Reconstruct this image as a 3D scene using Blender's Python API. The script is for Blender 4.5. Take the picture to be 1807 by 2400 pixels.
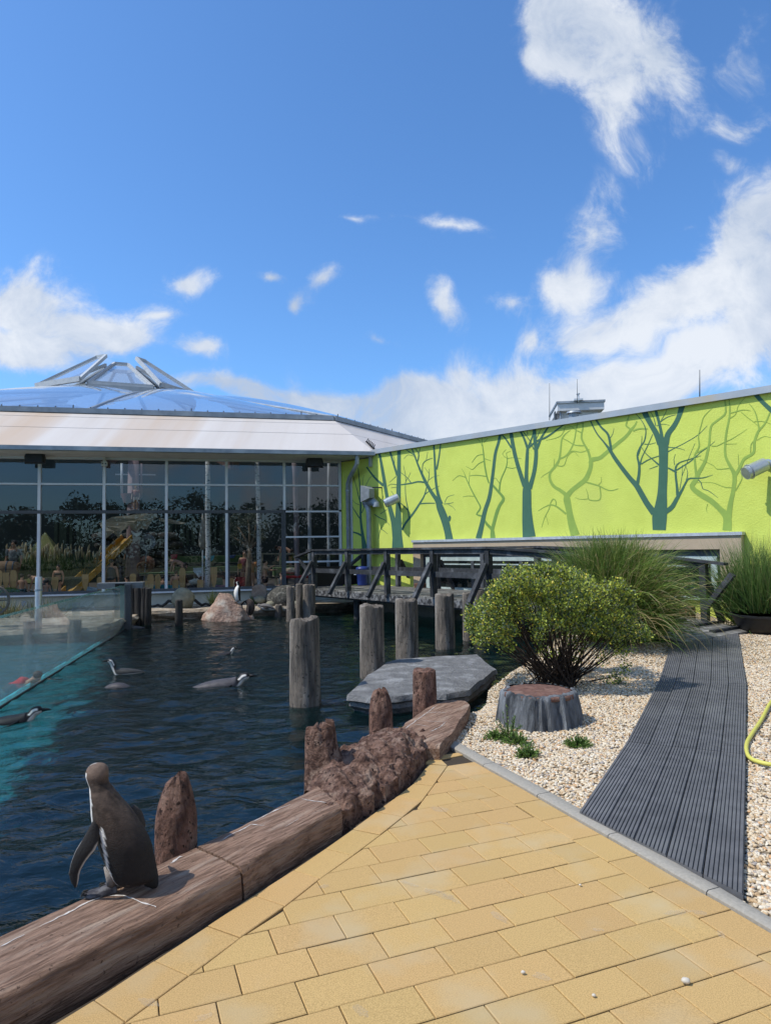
import bpy, math, random
import numpy as np
from mathutils import Vector, Matrix, noise, Quaternion
random.seed(11); RN = np.random.default_rng(5)
S = bpy.context.scene
for o in list(S.objects): bpy.data.objects.remove(o)
COL = S.collection
# ---------------------------------------------------------------- survey helpers
# bearings were measured in the photograph; every point is then fixed at its real distance or height
F_PX, PITCH, ROLL, EYE = 1590.0, math.atan(86/1590.0), -0.0149, 1.68
def ray(px, py):
    u, v = px-903.5, py-1200.0
    cr, sr = math.cos(ROLL), math.sin(ROLL)
    a, b = cr*u+sr*v, -sr*u+cr*v
    x, zc = a/F_PX, -b/F_PX
    c, s = math.cos(PITCH), math.sin(PITCH)
    return Vector((x, c-zc*s, s+zc*c))
def G(px, py, z=0.0):                      # on the level z
    d = ray(px, py); return Vector((0, 0, EYE))+d*((z-EYE)/d.z)
def P(px, py, Y):                          # at the distance Y
    d = ray(px, py); return Vector((0, 0, EYE))+d*(Y/d.y)
def onplane(px, py, p0, n):
    d = ray(px, py); e = Vector((0, 0, EYE))
    return e+d*((Vector(p0)-e).dot(n)/d.dot(n))
FU = Vector((.9746, .2242, 0)); FN = Vector((.2242, -.9746, 0)); F0 = Vector((0, 24.18, 0))
WU = Vector((.711, -.7032, 0)); WN = Vector((-.7032, -.711, 0)); W0 = Vector((-1.55, 23.82, 0))
BU = Vector((-.6, .8, 0)); BN = Vector((.8, .6, 0))          # bridge: along, across
def Fa(px, py, off=0.0): return onplane(px, py, F0+FN*off, FN)     # on the glass front, off metres before it
def Wa(px, py, off=0.0): return onplane(px, py, W0+WN*off, WN)     # on the green wall
def bp(m, n, z): return Vector((BU.x*m+BN.x*n, BU.y*m+BN.y*n, z))
WATER = -0.35
# ---------------------------------------------------------------- camera, sky, sun, exposure
cam = bpy.data.cameras.new("camera"); camo = bpy.data.objects.new("camera", cam); COL.objects.link(camo)
cam.sensor_fit = 'HORIZONTAL'; cam.sensor_width = 36; cam.lens = 36*F_PX/1807; cam.clip_end = 3000; cam.clip_start = .05
camo.matrix_world = Matrix.Translation((0, 0, EYE)) @ Matrix.Rotation(math.pi/2+PITCH, 4, 'X') @ Matrix.Rotation(ROLL, 4, 'Z')
S.camera = camo
SUN_EL, SUN_DIR = math.radians(54), Vector((.975, .222, 0)).normalized()    # the way the light travels
sl = bpy.data.lights.new("sun", 'SUN'); sl.energy = 4.3; sl.angle = math.radians(.53); sl.color = (1, .95, .86)
slo = bpy.data.objects.new("sun", sl); COL.objects.link(slo)
sv = SUN_DIR*math.cos(SUN_EL)+Vector((0, 0, -math.sin(SUN_EL)))
slo.rotation_euler = sv.to_track_quat('-Z', 'Y').to_euler(); slo.location = (-30, -8, 40)
S.view_settings.view_transform = 'Standard'; S.view_settings.look = 'None'
S.view_settings.gamma = 1; S.view_settings.use_curve_mapping = False; S.view_settings.exposure = 0.0
S.render.engine = 'CYCLES'
S.cycles.max_bounces = 10; S.cycles.transparent_max_bounces = 24; S.cycles.glossy_bounces = 4; S.cycles.diffuse_bounces = 3
S.cycles.caustics_reflective = False; S.cycles.caustics_refractive = False; S.cycles.sample_clamp_indirect = 6
W = bpy.data.worlds.new("World"); S.world = W; W.use_nodes = True
SKY_TINT = (1.10, 1.64, 2.12)
def build_sky():
    nt = W.node_tree; N = nt.nodes; Lk = nt.links; N.clear()
    def nn(t, **k):
        n = N.new(t)
        for a, b in k.items(): setattr(n, a, b)
        return n
    def mth(op, a, b=None, c=None, clamp=False):
        n = nn('ShaderNodeMath', operation=op, use_clamp=clamp)
        for i, x in enumerate((a, b, c)):
            if x is None: continue
            if isinstance(x, (int, float)): n.inputs[i].default_value = x
            else: Lk.new(x, n.inputs[i])
        return n.outputs[0]
    out = nn('ShaderNodeOutputWorld'); bg = nn('ShaderNodeBackground'); Lk.new(bg.outputs[0], out.inputs[0])
    sky = nn('ShaderNodeTexSky', sky_type='NISHITA'); sky.sun_disc = False; sky.sun_elevation = SUN_EL
    sd = -SUN_DIR; sky.sun_rotation = math.atan2(sd.x, sd.y); sky.air_density = 1.0; sky.dust_density = .7; sky.ozone_density = 3.2
    tc = nn('ShaderNodeTexCoord'); sep = nn('ShaderNodeSeparateXYZ'); Lk.new(tc.outputs['Generated'], sep.inputs[0])
    x, y, z = sep.outputs
    ay = mth('MAXIMUM', mth('ABSOLUTE', y), .05)
    gx = mth('DIVIDE', x, ay); gz = mth('DIVIDE', z, ay)
    comb = nn('ShaderNodeCombineXYZ'); Lk.new(gx, comb.inputs[0]); Lk.new(gz, comb.inputs[1]); Lk.new(mth('SIGN', y), comb.inputs[2])
    nz = nn('ShaderNodeTexNoise'); nz.inputs['Scale'].default_value = 3.2; nz.inputs['Detail'].default_value = 3
    Lk.new(comb.outputs[0], nz.inputs['Vector'])
    sub = nn('ShaderNodeVectorMath', operation='SUBTRACT'); Lk.new(nz.outputs['Color'], sub.inputs[0]); sub.inputs[1].default_value = (.5, .5, .5)
    scl = nn('ShaderNodeVectorMath', operation='SCALE'); Lk.new(sub.outputs[0], scl.inputs[0]); scl.inputs['Scale'].default_value = .24
    wv = nn('ShaderNodeVectorMath', operation='ADD'); Lk.new(comb.outputs[0], wv.inputs[0]); Lk.new(scl.outputs[0], wv.inputs[1])
    # clouds: centre bearing, half sizes, tilt, density (as bearings measured on the photograph)
    CL = [(1380, 120, 185, 170, 0, 1.0), (1530, 165, 205, 165, -25, 1.0), (1290, 190, 95, 80, 0, .7), (1440, 290, 100, 120, -12, .85), (1330, 60, 120, 130, 20, .85),
          (1600, 110, 130, 110, 0, .6), (1360, 570, 75, 130, 8, .42), (1330, 680, 90, 80, 0, .7), (1420, 470, 90, 50, 30, .2),
          (1745, 560, 160, 150, 0, 1.2), (1650, 690, 260, 120, -14, 1.1), (1450, 770, 210, 80, -8, .8), (1770, 760, 170, 160, 0, 1.0),
          (1210, 735, 85, 50, 10, .55), (1300, 800, 60, 50, 30, .6),
          (100, 700, 160, 115, 25, 1.05), (270, 770, 160, 85, 8, .95), (60, 830, 260, 95, 0, 1.0), (380, 725, 80, 40, 10, .4), (470, 830, 80, 40, 8, .62),
          (450, 655, 90, 42, 12, .7), (670, 705, 75, 30, 22, .62), (760, 760, 55, 70, -35, .66), (810, 705, 55, 36, -20, .55), (1045, 750, 45, 75, -38, .62),
          (900, 810, 90, 26, 14, .42), (1040, 565, 110, 34, 16, .42), (885, 535, 50, 18, 10, .33), (1090, 860, 75, 55, 0, .62),
          (600, 925, 330, 55, 2, .9), (870, 925, 260, 70, 0, 1.0), (1010, 920, 170, 62, 0, 1.0), (1250, 900, 190, 95, 0, .95), (1560, 880, 340, 85, -6, .95), (1000, 985, 420, 60, 0, 1.0), (1330, 960, 500, 80, 0, .9),
          (1790, 150, 90, 150, 20, .35), (1740, 290, 100, 50, -20, .33), (1690, 390, 40, 30, 0, .33), (1580, 510, 60, 30, 0, .3), (145, 185, 40, 26, 20, .22)]
    acc = None
    for (cx, cy, rx, ry, rot, wgt) in CL:
        d = ray(cx, cy); k = 1/(F_PX*.97)
        mp = nn('ShaderNodeMapping', vector_type='TEXTURE'); mp.inputs['Location'].default_value = (d.x/d.y, d.z/d.y, 1)
        mp.inputs['Rotation'].default_value = (0, 0, -math.radians(rot)); mp.inputs['Scale'].default_value = (rx*k*1.45, ry*k*1.45, 1)
        Lk.new(wv.outputs[0], mp.inputs['Vector'])
        g = nn('ShaderNodeTexGradient', gradient_type='QUADRATIC_SPHERE'); Lk.new(mp.outputs[0], g.inputs[0])
        v = mth('MULTIPLY', g.outputs['Fac'], wgt*2.25)
        acc = v if acc is None else mth('ADD', mth('MAXIMUM', acc, v), mth('MULTIPLY', mth('MINIMUM', acc, v), .4))
    # elsewhere in the sky: unseen cloud cover, thickened for whiter fill light
    fb = nn('ShaderNodeTexNoise'); fb.inputs['Scale'].default_value = 1.3; fb.inputs['Detail'].default_value = 2
    Lk.new(tc.outputs['Generated'], fb.inputs['Vector'])
    outside = mth('SUBTRACT', 1, mth('MULTIPLY', mth('MULTIPLY', mth('GREATER_THAN', y, .05), mth('LESS_THAN', gz, .95)), mth('LESS_THAN', mth('ABSOLUTE', gx), .72)))
    acc = mth('ADD', acc, mth('MULTIPLY', mth('MULTIPLY', mth('MAXIMUM', mth('SUBTRACT', fb.outputs['Fac'], .42), 0), 6.0), outside))
    acc = mth('MINIMUM', acc, 1.3)
    gate = nn('ShaderNodeMapRange', interpolation_type='SMOOTHSTEP'); Lk.new(acc, gate.inputs['Value']); gate.inputs['From Min'].default_value = .02; gate.inputs['From Max'].default_value = .22
    n2 = nn('ShaderNodeTexNoise'); n2.inputs['Scale'].default_value = 7.5; n2.inputs['Detail'].default_value = 9; n2.inputs['Roughness'].default_value = .66
    Lk.new(wv.outputs[0], n2.inputs['Vector'])
    n3 = nn('ShaderNodeTexNoise'); n3.inputs['Scale'].default_value = 3.4; n3.inputs['Detail'].default_value = 7; n3.inputs['Roughness'].default_value = .6
    sh = nn('ShaderNodeVectorMath', operation='ADD'); Lk.new(wv.outputs[0], sh.inputs[0]); sh.inputs[1].default_value = (.35, 1.2, 0)
    Lk.new(sh.outputs[0], n3.inputs['Vector'])
    dens = mth('SUBTRACT', mth('ADD', acc, mth('MULTIPLY', mth('SUBTRACT', n2.outputs['Fac'], .5), 3.0)), .22)
    ms = nn('ShaderNodeMapRange', interpolation_type='SMOOTHERSTEP'); Lk.new(dens, ms.inputs['Value'])
    ms.inputs['From Min'].default_value = -.1; ms.inputs['From Max'].default_value = 1.05
    mask = mth('MULTIPLY', ms.outputs['Result'], mth('GREATER_THAN', z, -.02))
    mask = mth('MULTIPLY', mth('MULTIPLY', mask, .94), gate.outputs['Result'])
    # cloud body: white tops, greyer thick parts
    shade = nn('ShaderNodeMapRange'); Lk.new(mth('ADD', n3.outputs['Fac'], mth('MULTIPLY', mth('SUBTRACT', n2.outputs['Fac'], .5), -.75)), shade.inputs['Value'])
    shade.inputs['From Min'].default_value = .33; shade.inputs['From Max'].default_value = .68
    cr = nn('ShaderNodeMix', data_type='RGBA'); Lk.new(shade.outputs['Result'], cr.inputs['Factor'])
    cr.inputs['A'].default_value = (8.6, 9.0, 9.6, 1); cr.inputs['B'].default_value = (5.0, 5.9, 7.4, 1)
    # sky colour a little deeper
    gm = nn('ShaderNodeMix', data_type='RGBA', blend_type='MULTIPLY'); gm.inputs['Factor'].default_value = 1
    Lk.new(sky.outputs[0], gm.inputs['A']); gm.inputs['B'].default_value = (SKY_TINT[0], SKY_TINT[1], SKY_TINT[2], 1)
    mx = nn('ShaderNodeMix', data_type='RGBA'); Lk.new(mask, mx.inputs['Factor']); Lk.new(gm.outputs['Result'], mx.inputs['A']); Lk.new(cr.outputs['Result'], mx.inputs['B'])
    Lk.new(mx.outputs['Result'], bg.inputs['Color']); bg.inputs['Strength'].default_value = .1
build_sky()
W.cycles.sampling_method = 'MANUAL'; W.cycles.sample_map_resolution = 512
# ---------------------------------------------------------------- mesh and object helpers
FR = {}                                    # root frame of each object
def tag(o, label=None, cat=None, group=None, kind=None):
    if label: o['label'] = label
    if cat: o['category'] = cat
    if group: o['group'] = group
    if kind: o['kind'] = kind
    return o
def empty(name, loc, label=None, cat=None, group=None, kind=None):
    o = bpy.data.objects.new(name, None); COL.objects.link(o); o.location = loc; o.empty_display_size = .1
    FR[o] = Vector(loc); return tag(o, label, cat, group, kind)
thing = empty
def link(name, me, parent=None, loc=None):
    o = bpy.data.objects.new(name, me); COL.objects.link(o)
    if parent is not None: o.parent = parent; FR[o] = FR[parent]
    else: o.location = loc or (0, 0, 0); FR[o] = Vector(loc or (0, 0, 0))
    return o
class MB:
    def __init__(s): s.v = []; s.f = []; s.m = []; s.c = None
    def add(s, vs, fs, m=0):
        b = len(s.v); s.v.extend([tuple(p) for p in vs])
        for f in fs: s.f.append([i+b for i in f]); s.m.append(m)
        return s
    def box(s, c, d, u=(1, 0, 0), up=(0, 0, 1), m=0):      # centre, full sizes along u, across, up
        c = Vector(c); u = Vector(u).normalized(); up = Vector(up).normalized(); w = up.cross(u).normalized(); up = u.cross(w)
        a, b, h = d[0]/2, d[1]/2, d[2]/2
        vs = [c+u*(a*i)+w*(b*j)+up*(h*k) for k in (-1, 1) for j in (-1, 1) for i in (-1, 1)]
        return s.add(vs, [(0, 2, 3, 1), (4, 5, 7, 6), (0, 1, 5, 4), (2, 6, 7, 3), (0, 4, 6, 2), (1, 3, 7, 5)], m)
    def beam(s, p, q, w, h, up=(0, 0, 1), m=0):
        p, q = Vector(p), Vector(q); return s.box((p+q)/2, ((q-p).length, w, h), q-p, up, m)
    def tube(s, pts, rad, n=8, cap=True, m=0, sq=1.0):
        pts = [Vector(p) for p in pts]; K = len(pts)
        if isinstance(rad, (int, float)): rad = [rad]*K
        ref = None; vs = []
        for i, p in enumerate(pts):
            t = (pts[min(i+1, K-1)]-pts[max(i-1, 0)]).normalized()
            if ref is None: ref = t.orthogonal().normalized()
            ref = (ref-t*ref.dot(t)).normalized(); b = t.cross(ref)
            for k in range(n):
                a = 2*math.pi*k/n; vs.append(p+(ref*math.cos(a)+b*math.sin(a)*sq)*rad[i])
        fs = [(i*n+k, i*n+(k+1) % n, (i+1)*n+(k+1) % n, (i+1)*n+k) for i in range(K-1) for k in range(n)]
        if cap: fs += [tuple(range(n))[::-1], tuple(range((K-1)*n, K*n))]
        return s.add(vs, fs, m)
    def prism(s, poly, z0, z1, m=0, mtop=None):
        n = len(poly); A = sum(poly[i][0]*poly[(i+1) % n][1]-poly[(i+1) % n][0]*poly[i][1] for i in range(n))
        if A < 0: poly = poly[::-1]
        vs = [(p[0], p[1], z0) for p in poly]+[(p[0], p[1], z1 if len(p) < 3 else p[2]) for p in poly]
        s.add(vs, [tuple(range(n))[::-1]]+[(i, (i+1) % n, n+(i+1) % n, n+i) for i in range(n)], m)
        b = len(s.v)-2*n; s.f.append([b+n+i for i in range(n)]); s.m.append(m if mtop is None else mtop); return s
    def quad(s, a, b, c, d, m=0): return s.add([a, b, c, d], [(0, 1, 2, 3)], m)
    def rings(s, R, cap=True, m=0):          # list of equal rings of points
        n = len(R[0]); vs = [p for r in R for p in r]; K = len(R)
        fs = [(i*n+k, i*n+(k+1) % n, (i+1)*n+(k+1) % n, (i+1)*n+k) for i in range(K-1) for k in range(n)]
        if cap: fs += [tuple(range(n))[::-1], tuple(range((K-1)*n, K*n))]
        return s.add(vs, fs, m)
    def blob(s, c, r, sub=2, amp=.15, fr=1.5, seed=0, m=0, rot=None):
        V_, F_ = ICO[sub]; c = Vector(c); o = Vector((seed*7.3, seed*3.1, seed*1.7)); vs = []
        for p in V_:
            k = 1+amp*noise.noise(p*fr+o)+amp*.5*noise.noise(p*fr*2.7+o)
            q = Vector((p.x*r[0]*k, p.y*r[1]*k, p.z*r[2]*k))
            if rot is not None: q = rot @ q
            vs.append(c+q)
        return s.add(vs, F_, m)
    def mesh(s, name, mats, off=Vector(), smooth=False):
        me = bpy.data.meshes.new(name); o = Vector(off)
        me.from_pydata([(p[0]-o.x, p[1]-o.y, p[2]-o.z) for p in s.v], [], s.f)
        for mt in (mats if isinstance(mats, (list, tuple)) else [mats]): me.materials.append(mt)
        if any(s.m): me.polygons.foreach_set('material_index', s.m)
        if smooth is True: me.polygons.foreach_set('use_smooth', [True]*len(me.polygons))
        if s.c is not None:
            at = me.color_attributes.new('Col', 'FLOAT_COLOR', 'POINT')
            at.data.foreach_set('color', np.array([(c[0], c[1], c[2], 1) for c in s.c], 'f').ravel())
        me.update(); return me
    def build(s, name, mats, parent=None, smooth=False, loc=None, angle=None):
        if parent is not None: off = FR[parent]
        else:
            if loc is None:
                a = np.array(s.v); loc = ((a[:, 0].min()+a[:, 0].max())/2, (a[:, 1].min()+a[:, 1].max())/2, a[:, 2].min())
            off = Vector([float(q) for q in loc]); loc = tuple(off)
        me = s.mesh(name, mats, off, smooth or angle is not None)
        if angle is not None: me.set_sharp_from_angle(angle=math.radians(angle))
        return link(name, me, parent, loc)
def ico(sub):
    import bmesh
    bm = bmesh.new(); bmesh.ops.create_icosphere(bm, subdivisions=sub, radius=1)
    bm.verts.ensure_lookup_table(); v = [x.co.copy() for x in bm.verts]; f = [tuple(q.index for q in x.verts) for x in bm.faces]; bm.free(); return v, f
ICO = {i: ico(i) for i in (1, 2, 3, 4)}
def copy_tree(o, parent=None, dx=None):
    c = o.copy(); COL.objects.link(c)
    if parent is not None: c.parent = parent
    FR[c] = FR[o]
    for ch in list(o.children): copy_tree(ch, c)
    return c
def bevel(o, w, seg=1):
    md = o.modifiers.new('bevel', 'BEVEL'); md.width = w; md.segments = seg; md.limit_method = 'ANGLE'; md.angle_limit = .6; return o
def fbm(p, o=4): return noise.fractal(Vector(p), 1.0, 2.0, o)
# ---------------------------------------------------------------- materials
MT = {}
def mat(name, col, rough=.8, col2=None, scale=6, detail=5, bump=0, bscale=None, spec=.3, orand=0, metal=0, stretch=(1, 1, 1), coord='Object', attr=False, bdist=.02, contrast=(.35, .65), trans=0, hue=0, col3=None, s3=2, pits=None):
    if name in MT: return MT[name]
    m = bpy.data.materials.new(name); m.use_nodes = True; nt = m.node_tree; N = nt.nodes; Lk = nt.links
    bs = N['Principled BSDF']; bs.inputs['Roughness'].default_value = rough; bs.inputs['Metallic'].default_value = metal
    bs.inputs['Specular IOR Level'].default_value = spec
    tc = N.new('ShaderNodeTexCoord'); mp = N.new('ShaderNodeMapping'); mp.inputs['Scale'].default_value = stretch; Lk.new(tc.outputs[coord], mp.inputs[0])
    if col2 is None: col2 = tuple(c*.72 for c in col)
    nz = N.new('ShaderNodeTexNoise'); nz.inputs['Scale'].default_value = scale; nz.inputs['Detail'].default_value = detail; nz.inputs['Roughness'].default_value = .6; Lk.new(mp.outputs[0], nz.inputs['Vector'])
    mr = N.new('ShaderNodeMapRange'); mr.inputs['From Min'].default_value = contrast[0]; mr.inputs['From Max'].default_value = contrast[1]; Lk.new(nz.outputs['Fac'], mr.inputs['Value'])
    mx = N.new('ShaderNodeMix'); mx.data_type = 'RGBA'; Lk.new(mr.outputs[0], mx.inputs['Factor']); mx.inputs['A'].default_value = (*col2, 1); mx.inputs['B'].default_value = (*col, 1)
    c = mx.outputs['Result']
    if col3 is not None:
        n3 = N.new('ShaderNodeTexNoise'); n3.inputs['Scale'].default_value = s3; n3.inputs['Detail'].default_value = 6; Lk.new(mp.outputs[0], n3.inputs['Vector'])
        m3 = N.new('ShaderNodeMapRange'); m3.inputs['From Min'].default_value = .52; m3.inputs['From Max'].default_value = .7; Lk.new(n3.outputs['Fac'], m3.inputs['Value'])
        x3 = N.new('ShaderNodeMix'); x3.data_type = 'RGBA'; Lk.new(m3.outputs[0], x3.inputs['Factor']); Lk.new(c, x3.inputs['A']); x3.inputs['B'].default_value = (*col3, 1); c = x3.outputs['Result']
    if pits is not None:
        n4 = N.new('ShaderNodeTexNoise'); n4.inputs['Scale'].default_value = pits[1]; n4.inputs['Detail'].default_value = 3; Lk.new(tc.outputs[coord], n4.inputs['Vector'])
        m4 = N.new('ShaderNodeMapRange'); m4.inputs['From Min'].default_value = pits[2]; m4.inputs['From Max'].default_value = pits[2]+.06; Lk.new(n4.outputs['Fac'], m4.inputs['Value'])
        x4 = N.new('ShaderNodeMix'); x4.data_type = 'RGBA'; Lk.new(m4.outputs[0], x4.inputs['Factor']); Lk.new(c, x4.inputs['A']); x4.inputs['B'].default_value = (*pits[0], 1); c = x4.outputs['Result']
    if attr:
        at = N.new('ShaderNodeAttribute'); at.attribute_name = 'Col'
        mm = N.new('ShaderNodeMix'); mm.data_type = 'RGBA'; mm.blend_type = 'MULTIPLY'; mm.inputs['Factor'].default_value = 1; Lk.new(c, mm.inputs['A']); Lk.new(at.outputs['Color'], mm.inputs['B']); c = mm.outputs['Result']
    if orand:
        oi = N.new('ShaderNodeObjectInfo'); hs = N.new('ShaderNodeHueSaturation'); Lk.new(c, hs.inputs['Color'])
        r = N.new('ShaderNodeMapRange'); r.inputs['To Min'].default_value = 1-orand; r.inputs['To Max'].default_value = 1+orand; Lk.new(oi.outputs['Random'], r.inputs['Value']); Lk.new(r.outputs[0], hs.inputs['Value'])
        if hue:
            r2 = N.new('ShaderNodeMapRange'); r2.inputs['To Min'].default_value = .5-hue; r2.inputs['To Max'].default_value = .5+hue
            q = N.new('ShaderNodeMath'); q.operation = 'FRACT'; q2 = N.new('ShaderNodeMath'); q2.operation = 'MULTIPLY'; q2.inputs[1].default_value = 7.13; Lk.new(oi.outputs['Random'], q2.inputs[0]); Lk.new(q2.outputs[0], q.inputs[0]); Lk.new(q.outputs[0], r2.inputs['Value']); Lk.new(r2.outputs[0], hs.inputs['Hue'])
        c = hs.outputs[0]
    Lk.new(c, bs.inputs['Base Color'])
    if trans:
        tr = N.new('ShaderNodeBsdfTranslucent'); Lk.new(c, tr.inputs['Color']); ms = N.new('ShaderNodeMixShader'); ms.inputs[0].default_value = trans
        Lk.new(bs.outputs[0], ms.inputs[1]); Lk.new(tr.outputs[0], ms.inputs[2]); Lk.new(ms.outputs[0], N['Material Output'].inputs['Surface'])
    if bump:
        nb = N.new('ShaderNodeTexNoise'); nb.inputs['Scale'].default_value = bscale or scale*4; nb.inputs['Detail'].default_value = 7; nb.inputs['Roughness'].default_value = .65; Lk.new(mp.outputs[0], nb.inputs['Vector'])
        b = N.new('ShaderNodeBump'); b.inputs['Strength'].default_value = bump; b.inputs['Distance'].default_value = bdist; Lk.new(nb.outputs['Fac'], b.inputs['Height']); Lk.new(b.outputs[0], bs.inputs['Normal'])
    MT[name] = m; return m
def glass(name, tint, refl, rough=.0, diffuse=None, dfac=0, bump=0):
    if name in MT: return MT[name]
    m = bpy.data.materials.new(name); m.use_nodes = True; nt = m.node_tree; N = nt.nodes; Lk = nt.links
    N.remove(N['Principled BSDF']); tr = N.new('ShaderNodeBsdfTransparent'); tr.inputs[0].default_value = (*tint, 1)
    gl = N.new('ShaderNodeBsdfGlossy'); gl.inputs['Roughness'].default_value = rough; gl.inputs['Color'].default_value = (.95, .97, 1, 1)
    lw = N.new('ShaderNodeLayerWeight'); lw.inputs['Blend'].default_value = .5
    pw = N.new('ShaderNodeMath'); pw.operation = 'POWER'; pw.inputs[1].default_value = 5; Lk.new(lw.outputs['Facing'], pw.inputs[0])
    mr = N.new('ShaderNodeMapRange'); mr.inputs['To Min'].default_value = refl; mr.inputs['To Max'].default_value = 1; Lk.new(pw.outputs[0], mr.inputs['Value'])
    base = tr.outputs[0]
    if dfac:
        df = N.new('ShaderNodeBsdfDiffuse'); df.inputs[0].default_value = (*diffuse, 1); tl = N.new('ShaderNodeBsdfTranslucent'); tl.inputs[0].default_value = (*diffuse, 1)
        a = N.new('ShaderNodeAddShader'); m0 = N.new('ShaderNodeMixShader'); m0.inputs[0].default_value = .5; Lk.new(df.outputs[0], m0.inputs[1]); Lk.new(tl.outputs[0], m0.inputs[2])
        m1 = N.new('ShaderNodeMixShader'); m1.inputs[0].default_value = dfac; Lk.new(base, m1.inputs[1]); Lk.new(m0.outputs[0], m1.inputs[2]); base = m1.outputs[0]
        N.remove(a)
    ms = N.new('ShaderNodeMixShader'); Lk.new(mr.outputs[0], ms.inputs[0]); Lk.new(base, ms.inputs[1]); Lk.new(gl.outputs[0], ms.inputs[2]); Lk.new(ms.outputs[0], N['Material Output'].inputs['Surface'])
    if bump:
        tc = N.new('ShaderNodeTexCoord'); nb = N.new('ShaderNodeTexNoise'); nb.inputs['Scale'].default_value = .8; nb.inputs['Detail'].default_value = 2; Lk.new(tc.outputs['Object'], nb.inputs['Vector'])
        b = N.new('ShaderNodeBump'); b.inputs['Strength'].default_value = bump; b.inputs['Distance'].default_value = .05; Lk.new(nb.outputs['Fac'], b.inputs['Height']); Lk.new(b.outputs[0], gl.inputs['Normal'])
    MT[name] = m; return m
ORD = ['first', 'second', 'third', 'fourth', 'fifth', 'sixth', 'seventh', 'eighth', 'ninth', 'tenth', 'eleventh', 'twelfth', 'thirteenth', 'fourteenth']
# ================================================================ SETTING
from mathutils.geometry import delaunay_2d_cdt
def sheet(poly, step, hf, inner=True):
    """triangulated sheet over polygon with height function hf(x,y)"""
    pts = [Vector((p[0], p[1])) for p in poly]; n = len(pts); out = []
    for i in range(n):
        a, b = pts[i], pts[(i+1) % n]; k = max(1, int((b-a).length/step))
        out += [a+(b-a)*(j/k) for j in range(k)]
    m = len(out); ed = [(i, (i+1) % m) for i in range(m)]
    xs = [p.x for p in out]; ys = [p.y for p in out]; vs = list(out)
    y = min(ys)+step/2; r = 0
    while y < max(ys):
        x = min(xs)+step/2+(r % 2)*step/2
        while x < max(xs): vs.append(Vector((x+random.uniform(-.1, .1)*step, y))); x += step
        y += step*.9; r += 1
    v, e, f, *_ = delaunay_2d_cdt(vs, ed, [], 1, 1e-5)
    mb = MB(); mb.add([(p.x, p.y, hf(p.x, p.y)) for p in v], [list(t) for t in f]); return mb, out
def inpoly(x, y, poly):
    c = False; n = len(poly)
    for i in range(n):
        a, b = poly[i], poly[(i+1) % n]
        if (a[1] > y) != (b[1] > y) and x < (b[0]-a[0])*(y-a[1])/(b[1]-a[1])+a[0]: c = not c
    return c
def skirt(mb, loop, hf, z0):
    n = len(loop); vs = [(p.x, p.y, hf(p.x, p.y)) for p in loop]+[(p.x, p.y, z0) for p in loop]
    mb.add(vs, [(i, n+i, n+(i+1) % n, (i+1) % n) for i in range(n)], 0)
# ---- materials of the setting
def grain_mat():
    # faux timber: grain runs along the kerb (its bearing is turned into the x axis)
    m = mat('faux_timber_grain', (.36, .225, .155), .88, (.19, .112, .074), 5, 8, bump=1, bscale=5, stretch=(1.3, 11, 11), bdist=.045, col3=(.43, .31, .23), s3=1.6, contrast=(.40, .60), pits=((.12, .075, .052), 42, .66))
    mp = [n for n in m.node_tree.nodes if n.type == 'MAPPING'][0]
    rt = m.node_tree.nodes.new('ShaderNodeVectorRotate'); rt.rotation_type = 'Z_AXIS'; rt.inputs['Angle'].default_value = -math.atan2(.807, .59)
    tc = [n for n in m.node_tree.nodes if n.type == 'TEX_COORD'][0]; m.node_tree.links.new(tc.outputs['Object'], rt.inputs['Vector']); m.node_tree.links.new(rt.outputs[0], mp.inputs[0]); return m
m_paver = mat('paver_ochre', (.54, .352, .142), .85, (.375, .243, .095), 190, 3, bump=.5, bscale=300, orand=.045, hue=.004, bdist=.004, contrast=(.36, .60), col3=(.46, .34, .18), s3=2.2)
m_joint = mat('joint_sand', (.06, .045, .03), .95, scale=60)
m_edge = mat('edging_concrete', (.34, .31, .26), .9, (.27, .25, .21), 60, bump=.3, bscale=300, bdist=.004)
m_grav_bed = mat('gravel_bed', (.47, .38, .26), .95, (.28, .22, .15), 45, 6, bump=1, bscale=60, bdist=.03)
m_kerb_ = mat('faux_timber_red', (.27, .165, .125), .88, (.155, .088, .062), 5, 7, bump=.9, bscale=16, stretch=(1, 1, 1), bdist=.02, col3=(.36, .25, .185), s3=3.5)
m_kerbg = grain_mat()
m_lava = mat('lava_rock', (.36, .215, .155), .92, (.13, .068, .048), 14, 9, bump=1, bscale=30, bdist=.10, col3=(.44, .31, .235), s3=7, contrast=(.40, .60), pits=((.05, .026, .02), 34, .60))
m_streak = mat('lime_streak', (.62, .58, .53), .9, (.45, .4, .36), 80)
m_mat = mat('dark_ribbed_mat', (.125, .124, .128), .7, (.088, .088, .092), 9, 6, bump=.15, bscale=160, bdist=.003, orand=.08, col3=(.14, .14, .14), s3=2)
m_rock = mat('bank_rock', (.40, .33, .245), .92, (.22, .17, .12), 5, 8, bump=1, bscale=11, bdist=.06, col3=(.46, .41, .34), s3=2.5)
m_poolfloor = mat('pool_floor_dark', (.012, .026, .026), .9, (.006, .013, .015), 1.5)
m_poolblue = mat('pool_floor_blue', (.07, .42, .50), .6, (.05, .34, .44), 3)
m_soil = mat('soil', (.16, .12, .08), .95)
m_ground = mat('open_ground', (.10, .12, .05), .95, (.16, .14, .09), .5)
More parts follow.
